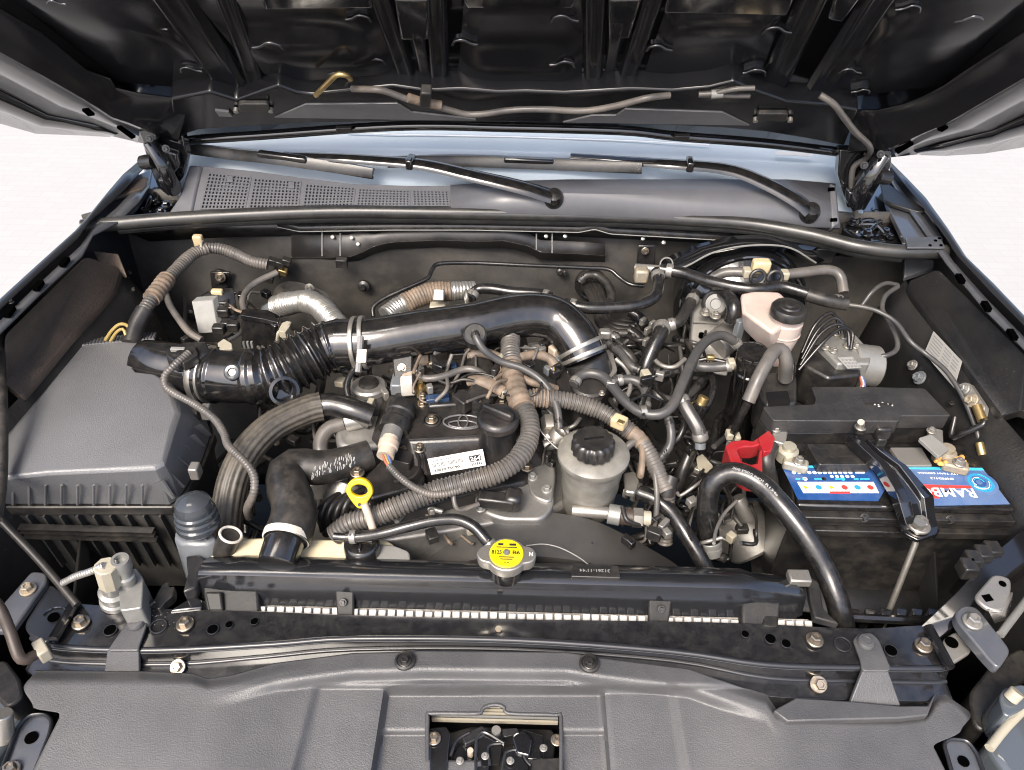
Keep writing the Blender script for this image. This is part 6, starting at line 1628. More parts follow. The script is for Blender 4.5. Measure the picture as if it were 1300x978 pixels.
# ================================================================== ABS unit
abs_ = thing('brake_modulator', 'alloy anti-lock brake valve block with black control box', 'brake modulator', P(1060, 480, -0.05))
build('control_box', MB().prism(rounded(zpoly([(1018, 440), (1044, 436), (1092, 462), (1094, 476), (1052, 480), (1022, 464)], 0.075), 0.005), (0, 0, -0.07)), 'plastic_black', abs_, bevel=0.004)
build('valve_block', MB().prism(rounded(zpoly([(1040, 438), (1062, 418), (1086, 424), (1108, 448), (1104, 462), (1064, 462)], 0.086), 0.003), (0, 0, -0.06)), 'alloy_clean', abs_, bevel=0.003)
seg2((1078, 462, 0.06), (1112, 466, 0.055), 27, 'pump_motor', 'alloy_clean', abs_)
lb_ = build('spec_label', MB().prism(zpoly([(1063, 454), (1082, 453), (1094, 467), (1076, 468)], 0.0875), (0, 0, -0.0006)), 'label_silver', abs_)
for i in range(4):
    for j in range(3):
        x, y = 1068 + i * 4.6 + j * 3.6, 456 + j * 4
        build('label_cell', MB().prism(zpoly([(x, y), (x + 3, y), (x + 4.5, y + 2.4), (x + 1.5, y + 2.4)], 0.0879), (0, 0, -0.0003)), 'ink_grey', lb_)
for x, y in ((1062, 424), (1072, 428), (1076, 440), (1058, 446), (1048, 442), (1086, 440)):
    bolt(x, y, 0.087, 6, abs_, name='union_nut', material='zinc')
for k, m_ in enumerate(('wire_red', 'label_white', 'wire_blue')):
    build('wire', hose_mb([(1092 + k, 478, 0.07), (1094 + k * 2, 488, 0.06), (1090 + k * 3, 496, 0.05)], 1.6, seg=8), m_, abs_)
pp = [((1018, 448), (1034, 414), (1052, 398), (1062, 404), (1066, 424)), ((1018, 456), (1038, 420), (1058, 404), (1070, 412), (1074, 428)), ((1016, 464), (1040, 426), (1062, 412), (1076, 420), (1078, 440)), ((1014, 470), (1044, 436), (1066, 418), (1082, 422), (1080, 444))]
names = ('rearmost', 'second from the rear', 'third from the rear', 'frontmost')
for i, pts_ in enumerate(pp):
    hose('brake_pipe', [(x, y, z) for (x, y), z in zip(pts_, (0.07, 0.105, 0.118, 0.110, 0.092))], 2.3, 'rubber', 'thin black brake pipe hooped over the valve block, %s of four' % names[i], 'pipe', group='brake pipes over the valve block', seg=10)
hose('brake_line', [(1108, 452, 0.08), (1124, 452, 0.085), (1138, 444, 0.09), (1138, 428, 0.10), (1126, 404, 0.11), (1120, 392, 0.115), (1124, 376, 0.125), (1140, 364, 0.13)], 3.2, 'rubber_grey', 'grey steel brake line looping behind the valve block to the right apron', 'pipe', seg=12)
hose('brake_line', [(1094, 388, 0.11), (1108, 370, 0.13), (1124, 360, 0.135), (1140, 362, 0.13)], 2.8, 'rubber_grey', 'short grey brake line arching above the black hose end', 'pipe', seg=12)
# ================================================================== power steering reservoir
pr_ = thing('steering_reservoir', 'cloudy grey power steering fluid reservoir with fluted black cap', 'reservoir', P(752, 650, -0.02))
c = P(754, 572, 0.075); r_ = mm(46, c)
build('tank', MB().lathe([(.001, .004), (r_ * .60, .004), (r_ * .72, .003), (r_ * .93, -.001), (r_ * 1.0, -.004), (r_ * 1.0, -.010), (r_ * .93, -.016), (r_ * .88, -.024), (r_ * .86, -.036), (r_ * .83, -.040), (r_ * .83, -.062), (r_ * .79, -.072), (r_ * .76, -.10), (r_ * .66, -.115), (.001, -.116)], c, (0, 0, 1), 56), mat('steer_tank', (0.12, 0.117, 0.105), 0.32, col2=(0.23, 0.225, 0.20), vscale=26, dirt=(0.12, 0.09, 0.06), dirt_amt=0.35, dirt_scale=30), pr_, smooth=35)
c2 = P(754, 557, 0.104); r2_ = mm(27, c2)
build('cap', MB().lathe([(.001, 0), (r2_ * .84, 0), (r2_ * .93, -.0015), (r2_, -.005), (r2_, -.020), (r2_ * .93, -.022), (.001, -.022)], c2, (0, 0, 1), 112, flute=16, famp=0.035), 'plastic_black', pr_, smooth=30)
build('cap_arrow', MB().box(c2 + V((0, 0, .0006)), (.026, .003, .0014), (V((.97, .2, 0)), V((-.2, .97, 0)), V((0, 0, 1)))), 'plastic_gloss', pr_)
text_mesh('cap_print', 'PS FLUID', c2 + V((0, -0.008, 0.0004)), (1, 0, 0), (0, 1, 0), 0.024, 'conduit_dark', pr_, height=0.0035)
sg = thing('steering_hose', 'black return hose with silver clamp leaving the steering reservoir', 'hose', P(880, 700, -0.08))
build('tube', hose_mb([(796, 620, 0.0), (812, 626, 0.0), (830, 633, 0.0), (850, 648, -0.005), (868, 674, -0.015), (884, 700, -0.03), (900, 730, -0.05)], 10, seg=20), 'rubber', sg, smooth=60)
for x, y, X, Y in ((796, 620, 800, 622), (806, 624, 810, 626)):
    seg2((x, y, 0.0), (X, Y, 0.0), 13, 'clamp', 'zinc', sg)
build('clamp_ears', MB().prism(rounded(zpoly([(792, 600), (806, 598), (812, 610), (806, 626), (794, 624)], 0.022), 0.003), (0, 0, -0.010)), 'zinc', sg, bevel=0.002)
un = thing('pump_union', 'zinc pipe union with rust-brown collar under the steering reservoir', 'union', P(790, 656, -0.05))
seg2((726, 648, 0.0), (778, 652, 0.0), 8, 'pipe', 'zinc', un)
seg2((772, 652, 0.0), (788, 655, 0.0), 13, 'collar', 'alloy_clean', un)
seg2((787, 655, 0.0), (804, 657, 0.0), 11, 'brown_collar', 'rust_brown', un)
seg2((803, 657, 0.0), (816, 658, 0.0), 13, 'nut', 'zinc', un, seg=6)
seg2((815, 658, 0.0), (826, 659, 0.0), 10, 'end', 'clip_cream', un)
# ================================================================== AC hose
ah = thing('aircon_hose', 'thick glossy black air-conditioning hose looping forward with silver ferrule', 'hose', P(900, 700, -0.15))
build('tube', hose_mb([(901, 690, -0.04), (899, 664, -0.01), (898, 636, 0.02), (904, 614, 0.045), (922, 601, 0.06), (944, 603, 0.065), (968, 617, 0.062), (990, 640, 0.055), (1010, 664, 0.045), (1030, 692, 0.03), (1048, 724, 0.01), (1062, 760, -0.01), (1072, 800, -0.04)], 14, seg=26), 'rubber', ah, smooth=60)
seg2((901, 686, -0.036), (902, 704, -0.055), 15, 'ferrule', 'alloy_clean', ah, ((.001, 0), (.9, 0), (1, .1), (1, .3), (.88, .36), (.88, .46), (1, .52), (1, .75), (.9, .8), (.9, 1), (.001, 1)))
pth = [(930, 594, 0.084), (950, 600, 0.087), (970, 612, 0.085), (990, 632, 0.078), (1006, 652, 0.068)]
for k, (txt, f) in enumerate((('300 PSI', 0), ('1/2 INCH', 1), ('R134a', 2))):
    a, b_ = P(*pth[f]), P(*pth[f + 1])
    nrm2 = (CAM - a).normalized(); ex2 = (b_ - a).normalized(); ey2 = nrm2.cross(ex2)
    text_mesh('lettering', txt, a.lerp(b_, .5) + nrm2 * 0.0045, ex2, ey2, 0.020, 'ink_grey', ah, height=0.003)
# ================================================================== apron plate, service ports
sp_ = thing('data_plate', 'slanted silver information sticker on the right inner apron', 'sticker', P(1208, 480, 0.05))
_e1 = P(1216, 454, 0.10); _e2 = P(1272, 529, 0.095); _n1 = (_e2 - _e1).cross(V((-0.03, 0, -0.06))).normalized()
if _n1.dot(CAM - _e1) < 0: _n1 = -_n1
def RW(x, y, off=0.004): return PPL(x, y, _e1 + _n1 * off, _n1)
dp = [RW(x, y) for x, y in ((1188, 422), (1224, 460), (1214, 494), (1176, 450))]
nd = (dp[1] - dp[0]).cross(dp[3] - dp[0]).normalized()
if nd.dot(CAM - dp[0]) < 0: nd = -nd
build('sticker', MB().prism([p + nd * .004 for p in dp], nd * .001), 'label_silver', sp_)
for k in range(7):
    t = 0.1 + k * 0.12
    a = dp[0].lerp(dp[3], t) + nd * .0052; b_ = dp[1].lerp(dp[2], t) + nd * .0052
    for s0, s1 in ((0.06, 0.4), (0.46, 0.7), (0.75, 0.94)):
        if random.random() < 0.2: continue
        p0, p1 = a.lerp(b_, s0), a.lerp(b_, s1); w_2 = (dp[3] - dp[0]).normalized() * 0.0016
        build('print_line', MB().prism([p0, p1, p1 + w_2, p0 + w_2], nd * .0003), 'ink_grey', sp_)
vp2 = thing('service_port', 'small zinc refrigerant service fittings on the right apron', 'fitting', P(1236, 520, 0.04))
build('plate', MB().prism(rounded([RW(x, y, 0.012) for x, y in ((1216, 490), (1230, 486), (1250, 516), (1248, 528), (1238, 524))], 0.003), _n1 * -0.01), 'steel_bracket', vp2, bevel=0.002)
bolt(RW(1224, 494, .013), 0, 0, 8, vp2, material='alloy_clean', ax=_n1); bolt(RW(1234, 509, .013), 0, 0, 9, vp2, material='corroded', ax=_n1)
build('port', MB().tube([RW(1240, 516, .016), RW(1247, 534, .014)], .0065, 14), 'brass', vp2)
build('pipe', MB().tube(catmull([RW(1250, 534, .014), RW(1246, 540, .016), RW(1224, 550, .02), RW(1208, 555, .02), RW(1212, 530, .02)], 6), .0045, 12), 'rubber', vp2, smooth=60)
gk = thing('grommet_clip', 'pale grey cable clip on the dark panel right of the valve block', 'clip', P(1166, 482, 0.03))
bolt(RW(1168, 480, .004), 0, 0, 9, gk, name='button', material='pot_blue', ax=_n1); bolt(RW(1159, 464, .004), 0, 0, 7, gk, material='steel_bracket', ax=_n1)

# ================================================================== cowl brace above the servo
cbr = thing('cowl_brace', 'black pressed cowl brace arching above the brake servo', 'brace', PY(950, 320, 0.66))
ua = [(840, 330), (880, 312), (930, 300), (990, 298), (1040, 306), (1070, 322)]
la_ = [(838, 350), (872, 338), (905, 321), (950, 312), (1000, 314), (1036, 334)]
build('panel', MB().sheet([[PY(x, y, 0.665) for x, y in ua], [PY(x, y, 0.645) for x, y in la_], [PY(x, y + 6, 0.665) for x, y in la_]]), 'paint_black', cbr, solid=0.003, smooth=30)
build('edge', MB().tube(resample(catmull([PY(x, y, 0.643) for x, y in la_], 6), .008), .0016, 6), 'grey_plastic', cbr)  # highlight along the lower edge, drawn as a pale tube
t = thing('cowl_bracket', 'small grey bracket block under the right end of the cowl seal', 'bracket', PY(1046, 325, 0.66))
build('block', MB().box(PY(1046, 322, 0.66), (0.034, 0.02, 0.03)), 'steel_satin', t, bevel=.003)
# ================================================================== loom conduits and hoses over the engine
mlo = thing('engine_loom', 'thick dusty grey corrugated loom conduit curving in front of the valve cover', 'conduit', P(560, 630, 0.02))
build('loom_run', hose_mb([(424, 680, 0.02), (446, 664, 0.035), (478, 655, 0.045), (508, 642, 0.052), (548, 625, 0.058), (590, 613, 0.064), (628, 602, 0.070), (654, 586, 0.076), (670, 562, 0.082), (673, 540, 0.088), (667, 522, 0.092), (656, 506, 0.095)], 13.5, seg=18, corr=0.14, pitch=5.2), 'conduit', mlo, smooth=45)
build('tape_joint', hose_mb([(664, 520, 0.093), (657, 502, 0.097), (652, 484, 0.10), (649, 462, 0.105)], 15, seg=14, corr=0.07, pitch=11), 'tape', mlo, smooth=60)
build('loom_run', hose_mb([(650, 466, 0.105), (648, 446, 0.108), (648, 428, 0.108)], 13, seg=16, corr=0.10, pitch=5), 'conduit', mlo, smooth=45)
build('loom_run', hose_mb([(664, 506, 0.095), (684, 505, 0.094), (710, 507, 0.090), (738, 513, 0.084), (766, 524, 0.076), (788, 539, 0.068), (800, 548, 0.062)], 11.5, seg=18, corr=0.13, pitch=4.6), 'conduit', mlo, smooth=45)
build('orange_band', hose_mb([(676, 505, 0.0945), (696, 506, 0.0925)], 12.3, seg=18, corr=0.1, pitch=4.6), 'tape', mlo, smooth=45)
build('tape_end', hose_mb([(796, 545, 0.064), (810, 556, 0.058), (816, 564, 0.054)], 11, seg=14, corr=0.06, pitch=8), 'tape', mlo, smooth=60)
build('loom_run', hose_mb([(814, 560, 0.055), (826, 580, 0.045), (838, 606, 0.03), (846, 624, 0.02)], 11, seg=16, corr=0.08, pitch=4.5), 'conduit', mlo, smooth=45)
build('loom_run', hose_mb([(848, 622, 0.015), (847, 645, -0.01), (844, 690, -0.06)], 10, seg=16, corr=0.12, pitch=4.6), 'conduit', mlo, smooth=45)
build('boot', hose_mb([(852, 606, 0.03), (848, 618, 0.022), (846, 628, 0.012)], 10, seg=14), 'conduit_dark', mlo, smooth=60)
build('branch', hose_mb([(812, 556, 0.06), (816, 574, 0.052), (814, 598, 0.04), (813, 604, 0.03)], 4.5, seg=12), 'tape', mlo)
build('branch', hose_mb([(826, 578, 0.046), (832, 606, 0.034), (834, 640, 0.01), (830, 672, -0.02), (826, 684, -0.04)], 3.6, seg=12), 'conduit', mlo)
build('branch', hose_mb([(812, 556, 0.06), (800, 564, 0.056), (792, 572, 0.05)], 5, seg=12), 'conduit', mlo)
build('clip_block', MB().box(P(786, 536, 0.088), (0.022, 0.018, 0.016), (V((.8, -.5, 0)), V((.5, .8, 0)), V((0, 0, 1)))), 'tan_plastic', mlo, bevel=0.003)
build('clip_hole', MB().box(P(788, 536, 0.0965), (0.010, 0.009, 0.002), (V((.8, -.5, 0)), V((.5, .8, 0)), V((0, 0, 1)))), 'brass', mlo, bevel=0.001)
for f in ((640, 598, 0.072), (556, 622, 0.06)):
    pass
hose('coil_lead', [(526, 478, 0.098), (545, 481, 0.10), (566, 477, 0.102), (590, 469, 0.104), (608, 472, 0.104), (626, 486, 0.102), (644, 500, 0.10)], 4.6, 'conduit', 'pale grey coil lead arching from the white connector to the loom', 'cable', seg=12)
hose('coil_lead', [(596, 484, 0.096), (608, 483, 0.102), (622, 488, 0.102), (640, 498, 0.10)], 8.5, 'tape', 'tan taped coil lead beside the front black ignition coil', 'cable', seg=14, squash=0.7)
hose('coil_lead', [(598, 452, 0.096), (612, 448, 0.102), (630, 453, 0.104), (646, 462, 0.105)], 6.5, 'tape', 'tan taped coil lead under the intake pipe', 'cable', seg=14)
hose('sensor_lead', [(652, 458, 0.108), (668, 452, 0.106), (684, 451, 0.102), (698, 456, 0.096), (704, 464, 0.09)], 6, 'tape', 'tan taped lead running from the loom to the throttle plug', 'cable', seg=14)
hose('sensor_lead', [(660, 478, 0.10), (676, 486, 0.096), (694, 490, 0.09), (706, 494, 0.08)], 5, 'tape', 'short tan lead crossing under the breather hose', 'cable', seg=12)
# coolant hoses to the throttle body and back
hose('coolant_hose', [(728, 489, 0.075), (736, 478, 0.080), (750, 474, 0.083), (766, 479, 0.083), (780, 494, 0.080), (794, 510, 0.077), (814, 524, 0.075), (838, 526, 0.078), (854, 514, 0.085), (866, 488, 0.094), (880, 456, 0.102), (896, 434, 0.106), (914, 426, 0.104), (930, 432, 0.095), (938, 440, 0.085)], 6.8, 'rubber_grey', 'long grey coolant hose dipping from the throttle body to the brake cylinder', seg=18)
hose('coolant_hose', [(778, 484, 0.07), (800, 482, 0.072), (814, 488, 0.07), (820, 502, 0.065), (818, 524, 0.055)], 6.3, 'rubber_grey', 'short grey hose elbow just right of the throttle body', seg=16)
hz_ = thing('hose_clip', 'small steel spring clip joining the two grey hoses', 'clip', P(818, 524, 0.08))
build('band', MB().lathe([(.007, -.004), (.009, -.004), (.009, .004), (.007, .004)], P(816, 523, 0.077), (1, .2, 0), 20, caps=False), 'zinc', hz_)
hose('vacuum_hose', [(838, 342, 0.13), (868, 347, 0.132), (902, 358, 0.135), (940, 366, 0.138), (966, 367, 0.14), (990, 364, 0.14), (1018, 371, 0.138), (1046, 380, 0.134), (1074, 385, 0.13)], 7.8, 'rubber', 'long black vacuum hose crossing in front of the brake servo', seg=18)
hose('vacuum_hose', [(1024, 374, 0.139), (1048, 381, 0.136), (1075, 386, 0.132)], 8.8, 'rubber_dusty', 'dusty sleeve at the right end of the black vacuum hose', 'hose sleeve', seg=18)
hose('vacuum_hose', [(834, 344, 0.128), (836, 360, 0.122), (830, 378, 0.116), (806, 388, 0.112), (774, 391, 0.110), (744, 391, 0.110), (716, 386, 0.112)], 7.6, 'rubber', 'black vacuum hose turning down and left behind the intake pipe', seg=18)
hose('vacuum_hose', [(700, 378, 0.11), (680, 373, 0.112), (650, 371, 0.112), (624, 367, 0.112), (606, 368, 0.108), (597, 380, 0.10)], 7, 'rubber', 'black vacuum hose bend behind the middle of the intake pipe', seg=18)
jn = thing('hose_joint', 'corroded steel vacuum hose joint on the right of the firewall', 'hose joint', P(826, 344, 0.1))
seg2((806, 340, 0.125), (846, 343, 0.13), 5.5, 'tube', 'steel_bracket', jn)
build('valve', MB().box(P(814, 349, 0.125), (0.022, 0.02, 0.024)), 'corroded', jn, bevel=0.004)
build('spring_clip', MB().torus(P(846, 335, 0.14), (0, -1, 0.3), 0.010, 0.0014, 16, 6, -30, 210), 'zinc', jn)
hh = thing('heater_hose', 'brown-grey heater hose pair with cream joint above the reservoir', 'hose', P(990, 346, 0.1))
build('tube', hose_mb([(906, 352, 0.13), (922, 346, 0.14), (948, 346, 0.145), (962, 347, 0.145)], 6.4, seg=16), 'conduit', hh, smooth=60)
build('tube', hose_mb([(994, 349, 0.145), (1020, 346, 0.148), (1050, 343, 0.148), (1066, 350, 0.142), (1071, 372, 0.125)], 6.6, seg=16), 'conduit', hh, smooth=60)
build('joint', MB().box(P(966, 338, 0.16), (0.028, 0.018, 0.022)), 'tan_plastic', hh, bevel=0.004)
for x, y in ((962, 352), (984, 353)):
    build('clamp_ring', MB().torus(P(x, y, 0.15), (0, -1, 0.3), 0.011, 0.003, 20, 8), 'plastic_black', hh)
for x, y in ((948, 346), (996, 349)):
    build('clamp', MB().box(P(x, y, 0.15), (0.012, 0.016, 0.014)), 'clip_cream', hh, bevel=0.002)
hose('bonnet_cable', [(1076, 387, 0.13), (1096, 390, 0.132), (1116, 396, 0.13), (1138, 410, 0.125), (1156, 434, 0.115), (1176, 450, 0.105), (1200, 470, 0.10), (1218, 496, 0.09), (1232, 526, 0.075), (1246, 566, 0.05), (1262, 616, 0.01)], 3, 'rubber_grey', 'thin dark release cable running down the right apron', 'cable', seg=12)
cfr = thing('cable_ferrule', 'small brass ferrule on the release cable right of the battery', 'ferrule', P(1246, 572, 0.04))
seg2((1243, 562, 0.058), (1247, 578, 0.048), 5, 'sleeve', 'brass', cfr)
# hoses between throttle and servo
hose('fuel_hose', [(842, 412, 0.09), (838, 424, 0.085), (828, 444, 0.07), (818, 470, 0.045), (812, 500, 0.01)], 9.5, 'rubber', 'shiny black hose descending behind the throttle body', seg=18)
hose('fuel_hose', [(884, 372, 0.11), (872, 392, 0.10), (862, 408, 0.095), (846, 414, 0.09)], 7, 'rubber_dusty', 'dusty black hose elbow beside the servo drum', seg=16)
hose('fuel_hose', [(776, 424, 0.07), (786, 440, 0.06), (802, 456, 0.05), (808, 480, 0.02)], 6.5, 'rubber_dusty', 'dusty black hose right of the throttle clamp', seg=16)
hose('fuel_hose', [(858, 470, 0.05), (840, 476, 0.05), (830, 488, 0.045), (834, 502, 0.04), (852, 508, 0.035), (876, 500, 0.035), (890, 484, 0.03)], 5.5, 'rubber_grey', 'grey hose loop low between throttle body and canister', seg=16)
hose('canister_pipe', [(876, 462, 0.085), (892, 466, 0.088), (912, 466, 0.09), (934, 464, 0.095)], 6.5, 'rubber_grey', 'grey hose entering the black canister from the left', seg=16)
hose('canister_pipe', [(884, 458, 0.092), (900, 456, 0.096), (922, 460, 0.096)], 3, 'rubber', 'thin black pipe above the grey canister hose', 'pipe', seg=12)
ck = thing('hose_clamp', 'pale steel spring clamp on the grey canister hose', 'clamp', P(926, 464, 0.09))
build('band', MB().box(P(928, 462, 0.098), (0.010, 0.014, 0.014)), 'clip_cream', ck, bevel=0.002); build('tag', MB().box(P(902, 454, 0.10), (0.012, 0.008, 0.008)), 'brass', ck, bevel=0.002)
hose('striped_hose', [(862, 502, 0.075), (872, 520, 0.065), (886, 544, 0.05), (890, 560, 0.035)], 8.5, 'rubber_grey', 'grey ridged hose dropping from the hose bundle', seg=32, ridges=6, ramp=0.05)
sc2 = thing('hose_ring', 'pale metal ring at the lower end of the ridged hose', 'hose clamp', P(888, 566, 0.02))
seg2((889, 562, 0.034), (889, 570, 0.026), 7, 'ring', 'pot_blue', sc2)
hose('rubber_hose', [(866, 516, 0.06), (868, 540, 0.03), (858, 560, 0.01), (838, 570, -0.01), (812, 572, -0.03)], 5, 'rubber', 'thin shiny black hose curving low behind the loom', seg=14)
hose('injector_rail', [(780, 500, 0.05), (820, 496, 0.04), (846, 480, 0.03)], 4, 'rubber_dusty', 'thin dusty pipe low behind the throttle body', 'pipe', seg=12)
bn = thing('wire_loom', 'thick black wire loom passing through the firewall grommet', 'wire loom', FWp(752, 365, 0.03))
c = FWp(750, 360, 0.02)
build('grommet', MB().lathe([(.001, 0), (.030, 0), (.030, .006), (.024, .012), (.001, .012)], c, (0, -1, .2), 32), 'rubber', bn)
build('grommet_ring', MB().torus(c + V((0, -.01, 0)), (0, -1, .2), .024, .004, 32, 8), 'rubber', bn)
for dx, r_ in ((-4, 6), (0, 6), (5, 6), (9, 5)):
    build('strand', hose_mb([(748 + dx * 1.2, 362, 0.06), (756 + dx, 378, 0.062), (762 + dx, 396, 0.055), (766 + dx, 410, 0.05), (782 + dx, 418 - dx, 0.05), (800 + dx, 420 - dx, 0.05)], r_, seg=12), 'rubber_dusty', bn, smooth=60)
build('outlet', hose_mb([(796, 418, 0.05), (810, 428, 0.045), (822, 446, 0.035)], 7, seg=14), 'rubber', bn, smooth=60)
build('outlet', hose_mb([(800, 396, 0.07), (812, 404, 0.065), (820, 416, 0.06)], 7, seg=14), 'rubber', bn, smooth=60)
for x, y in ((816, 408), (822, 420), (820, 434), (828, 412)):
    build('clip', MB().box(P(x, y, 0.07), (.012, .006, .012), (V((.7, .7, 0)), V((-.7, .7, 0)), V((0, 0, 1)))), 'steel_bracket', bn, bevel=.001)
hose('curled_hose', [(736, 358, 0.075), (744, 350, 0.085), (758, 350, 0.085), (772, 362, 0.08), (776, 378, 0.07), (768, 390, 0.065)], 5.5, 'rubber_dusty', 'dusty black hose curling round the firewall grommet', seg=14)
hose('return_hose', [(772, 436, 0.085), (788, 448, 0.085), (800, 464, 0.082), (812, 470, 0.08)], 5, 'rubber_grey', 'short grey hose leaving the top of the throttle flange', seg=14)
hose('return_hose', [(848, 530, 0.07), (852, 548, 0.06), (850, 566, 0.045), (838, 582, 0.03)], 5.5, 'rubber_grey', 'grey hose curling down beside the loom drop', seg=14)
hose('return_hose', [(900, 470, 0.06), (906, 490, 0.055), (900, 512, 0.045), (886, 526, 0.035), (880, 548, 0.02)], 4.5, 'rubber', 'glossy black hose hanging left of the canister', seg=14)
hose('injector_pipe', [(782, 456, 0.078), (796, 470, 0.072), (800, 492, 0.066), (792, 512, 0.06)], 3, 'alloy', 'thin bare metal pipe beside the throttle body', 'pipe', seg=10)
hose('injector_pipe', [(826, 452, 0.06), (840, 464, 0.06), (856, 466, 0.062), (870, 456, 0.066)], 3, 'steel_bracket', 'thin metal pipe linking two hoses in front of the servo', 'pipe', seg=10)
vb = thing('vacuum_valve', 'small black and brass vacuum valve between throttle body and canister', 'valve', P(868, 520, 0.0))
seg2((880, 528, 0.03), (890, 512, 0.05), 13, 'body', 'plastic_gloss', vb); seg2((889, 514, 0.048), (894, 504, 0.06), 7, 'nipple', 'brass', vb); seg2((872, 540, 0.02), (880, 528, 0.03), 8, 'base', 'steel_bracket', vb)
# ================================================================== things on the firewall
hose('hard_pipe', [(474, 402, 0.06), (474, 390, 0.07), (488, 379, 0.078), (516, 366, 0.088), (542, 354, 0.096), (549, 342, 0.104), (558, 335, 0.108), (600, 334, 0.106), (668, 337, 0.104), (740, 340, 0.10), (772, 342, 0.098), (786, 352, 0.09), (800, 361, 0.085), (818, 363, 0.085)], 2.7, 'rubber', 'thin black hard pipe zigzagging across the firewall', 'pipe', seg=10)
hpipe = thing('heater_pipe', 'silver corrugated heater pipe left of the bellows end', 'pipe', FWp(380, 392, 0.05))
build('corrugated', hose_mb([(350, 390, 0.05), (364, 386, 0.06), (388, 383, 0.07), (406, 390, 0.075), (420, 404, 0.075), (432, 420, 0.07)], 15, seg=22, corr=0.05, pitch=3), 'foil', hpipe, smooth=50)
build('inlet', hose_mb([(338, 396, 0.04), (350, 390, 0.05)], 9, seg=16), 'pot_blue', hpipe)
build('shield', MB().lathe([(.001, .0), (.05, 0), (.058, -.004), (.062, -.012), (.001, -.012)], FWp(385, 392, 0.03), (0, -1, .1), 36), 'firewall', hpipe)
bolt(FWp(393, 366, 0.045), 0, 0, 6, hpipe, ax=(0, -1, .3), material='steel_bracket')
rp_ = thing('heater_pipe', 'brown and silver taped heater pipe behind the middle of the intake pipe', 'pipe', P(540, 390, 0.06))
build('silver_run', hose_mb([(490, 402, 0.075), (502, 392, 0.08), (516, 384, 0.085)], 13, seg=20, corr=0.06, pitch=4), 'foil', rp_, smooth=50)
build('brown_run', hose_mb([(514, 386, 0.085), (530, 378, 0.09), (548, 372, 0.093), (572, 370, 0.093)], 13.5, seg=20, corr=0.06, pitch=4), 'tape', rp_, smooth=50)
build('silver_run', hose_mb([(572, 370, 0.093), (588, 369, 0.092), (602, 368, 0.09)], 12, seg=20, corr=0.04, pitch=4), 'foil', rp_, smooth=50)
build('foil_patch', MB().box(P(557, 375, 0.108), (.018, .020, .006), (V((1, 0, 0)), V((0, .8, .6)), V((0, -.6, .8)))), 'zinc', rp_, bevel=.002)
build('valve', MB().box(P(556, 392, 0.08), (.026, .018, .018)), 'clip_cream', rp_, bevel=.003)
build('clamp', MB().torus(P(592, 378, 0.098), (1, .2, 0), .012, .0025, 20, 6), 'zinc', rp_)
lc = thing('corner_loom', 'dusty corrugated loom arching up the left corner of the firewall', 'conduit', P(180, 420, 0.05))
build('loom_run', hose_mb([(168, 430, 0.09), (176, 406, 0.105), (190, 384, 0.115), (206, 362, 0.12), (226, 340, 0.122), (246, 322, 0.125), (262, 316, 0.125)], 8.2, seg=16, corr=0.10, pitch=4.2), 'conduit', lc, smooth=45)
build('loom_run', hose_mb([(258, 315, 0.125), (280, 316, 0.12), (300, 323, 0.112), (320, 332, 0.105), (340, 336, 0.10)], 7.5, seg=16, corr=0.10, pitch=3.6), 'conduit', lc, smooth=45)
build('boot', hose_mb([(166, 436, 0.085), (174, 412, 0.10), (184, 394, 0.112)], 11, seg=16), 'conduit_dark', lc, smooth=60)
build('tape_wrap', hose_mb([(192, 380, 0.116), (206, 362, 0.12), (212, 354, 0.121)], 11, seg=14, corr=.08, pitch=7), 'tape', lc, smooth=60)
build('tie', MB().torus(P(258, 315, 0.126), (1, .1, 0), .011, .002, 20, 6), 'clip_cream', lc)
build('clip', MB().box(P(252, 306, 0.13), (.016, .012, .022)), 'tan_plastic', lc, bevel=.003)
hose('loom_branch', [(209, 370, 0.112), (216, 388, 0.105), (226, 404, 0.10), (240, 422, 0.095), (256, 432, 0.09)], 4.3, 'conduit', 'thin grey branch cable dropping from the corner loom', 'cable', seg=12)
hose('loom_branch', [(352, 346, 0.10), (330, 356, 0.095), (316, 366, 0.09), (308, 380, 0.085), (310, 396, 0.08)], 4, 'conduit', 'thin grey cable curving down to the black relay box', 'cable', seg=12)
cl_ = thing('loom_connectors', 'cluster of black and tan loom plugs at the left end of the wiring tray', 'connector', FWp(350, 340, 0.04))
for x, y, m_ in ((346, 332, 'plastic_black'), (356, 335, 'conduit_dark'), (364, 332, 'plastic_black'), (352, 346, 'conduit_dark'), (342, 354, 'plastic_black'), (359, 345, 'brass')):
    build('plug', MB().box(FWp(x, y, 0.05), (.016, .014, .012), (V((.9, 0, -.3)).normalized(), V((0, 1, 0)), V((.3, 0, .9)).normalized())), m_, cl_, bevel=.002)
ig = thing('igniter', 'grey-faced igniter module with black plugs on the firewall', 'igniter', FWp(262, 404, 0.06))
igp = [P(x, y, z) for x, y, z in ((243, 383, 0.10), (270, 381, 0.10), (277, 422, 0.062), (252, 424, 0.062))]
build('face', MB().prism(igp, (0.004, 0.014, 0.0)), 'grey_plastic', ig, bevel=.001)
build('body', MB().prism([p + V((0.008, 0.016, 0.0)) for p in igp], (0.016, 0.02, 0.002)), 'plastic_black', ig, bevel=.003)
for x, y in ((284, 386), (292, 392), (284, 396), (288, 412), (296, 414), (278, 418)):
    build('plug', MB().box(P(x, y, 0.085), (.018, .014, .014)), 'plastic_black', ig, bevel=.002)
build('bracket', MB().prism([FWp(x, y, 0.03) for x, y in ((266, 346), (292, 346), (288, 372), (270, 380))], (0, .006, 0)), 'steel_satin', ig, bevel=.002)
bolt(FWp(280, 352, 0.036), 0, 0, 7, ig, ax=(0, -1, .3))
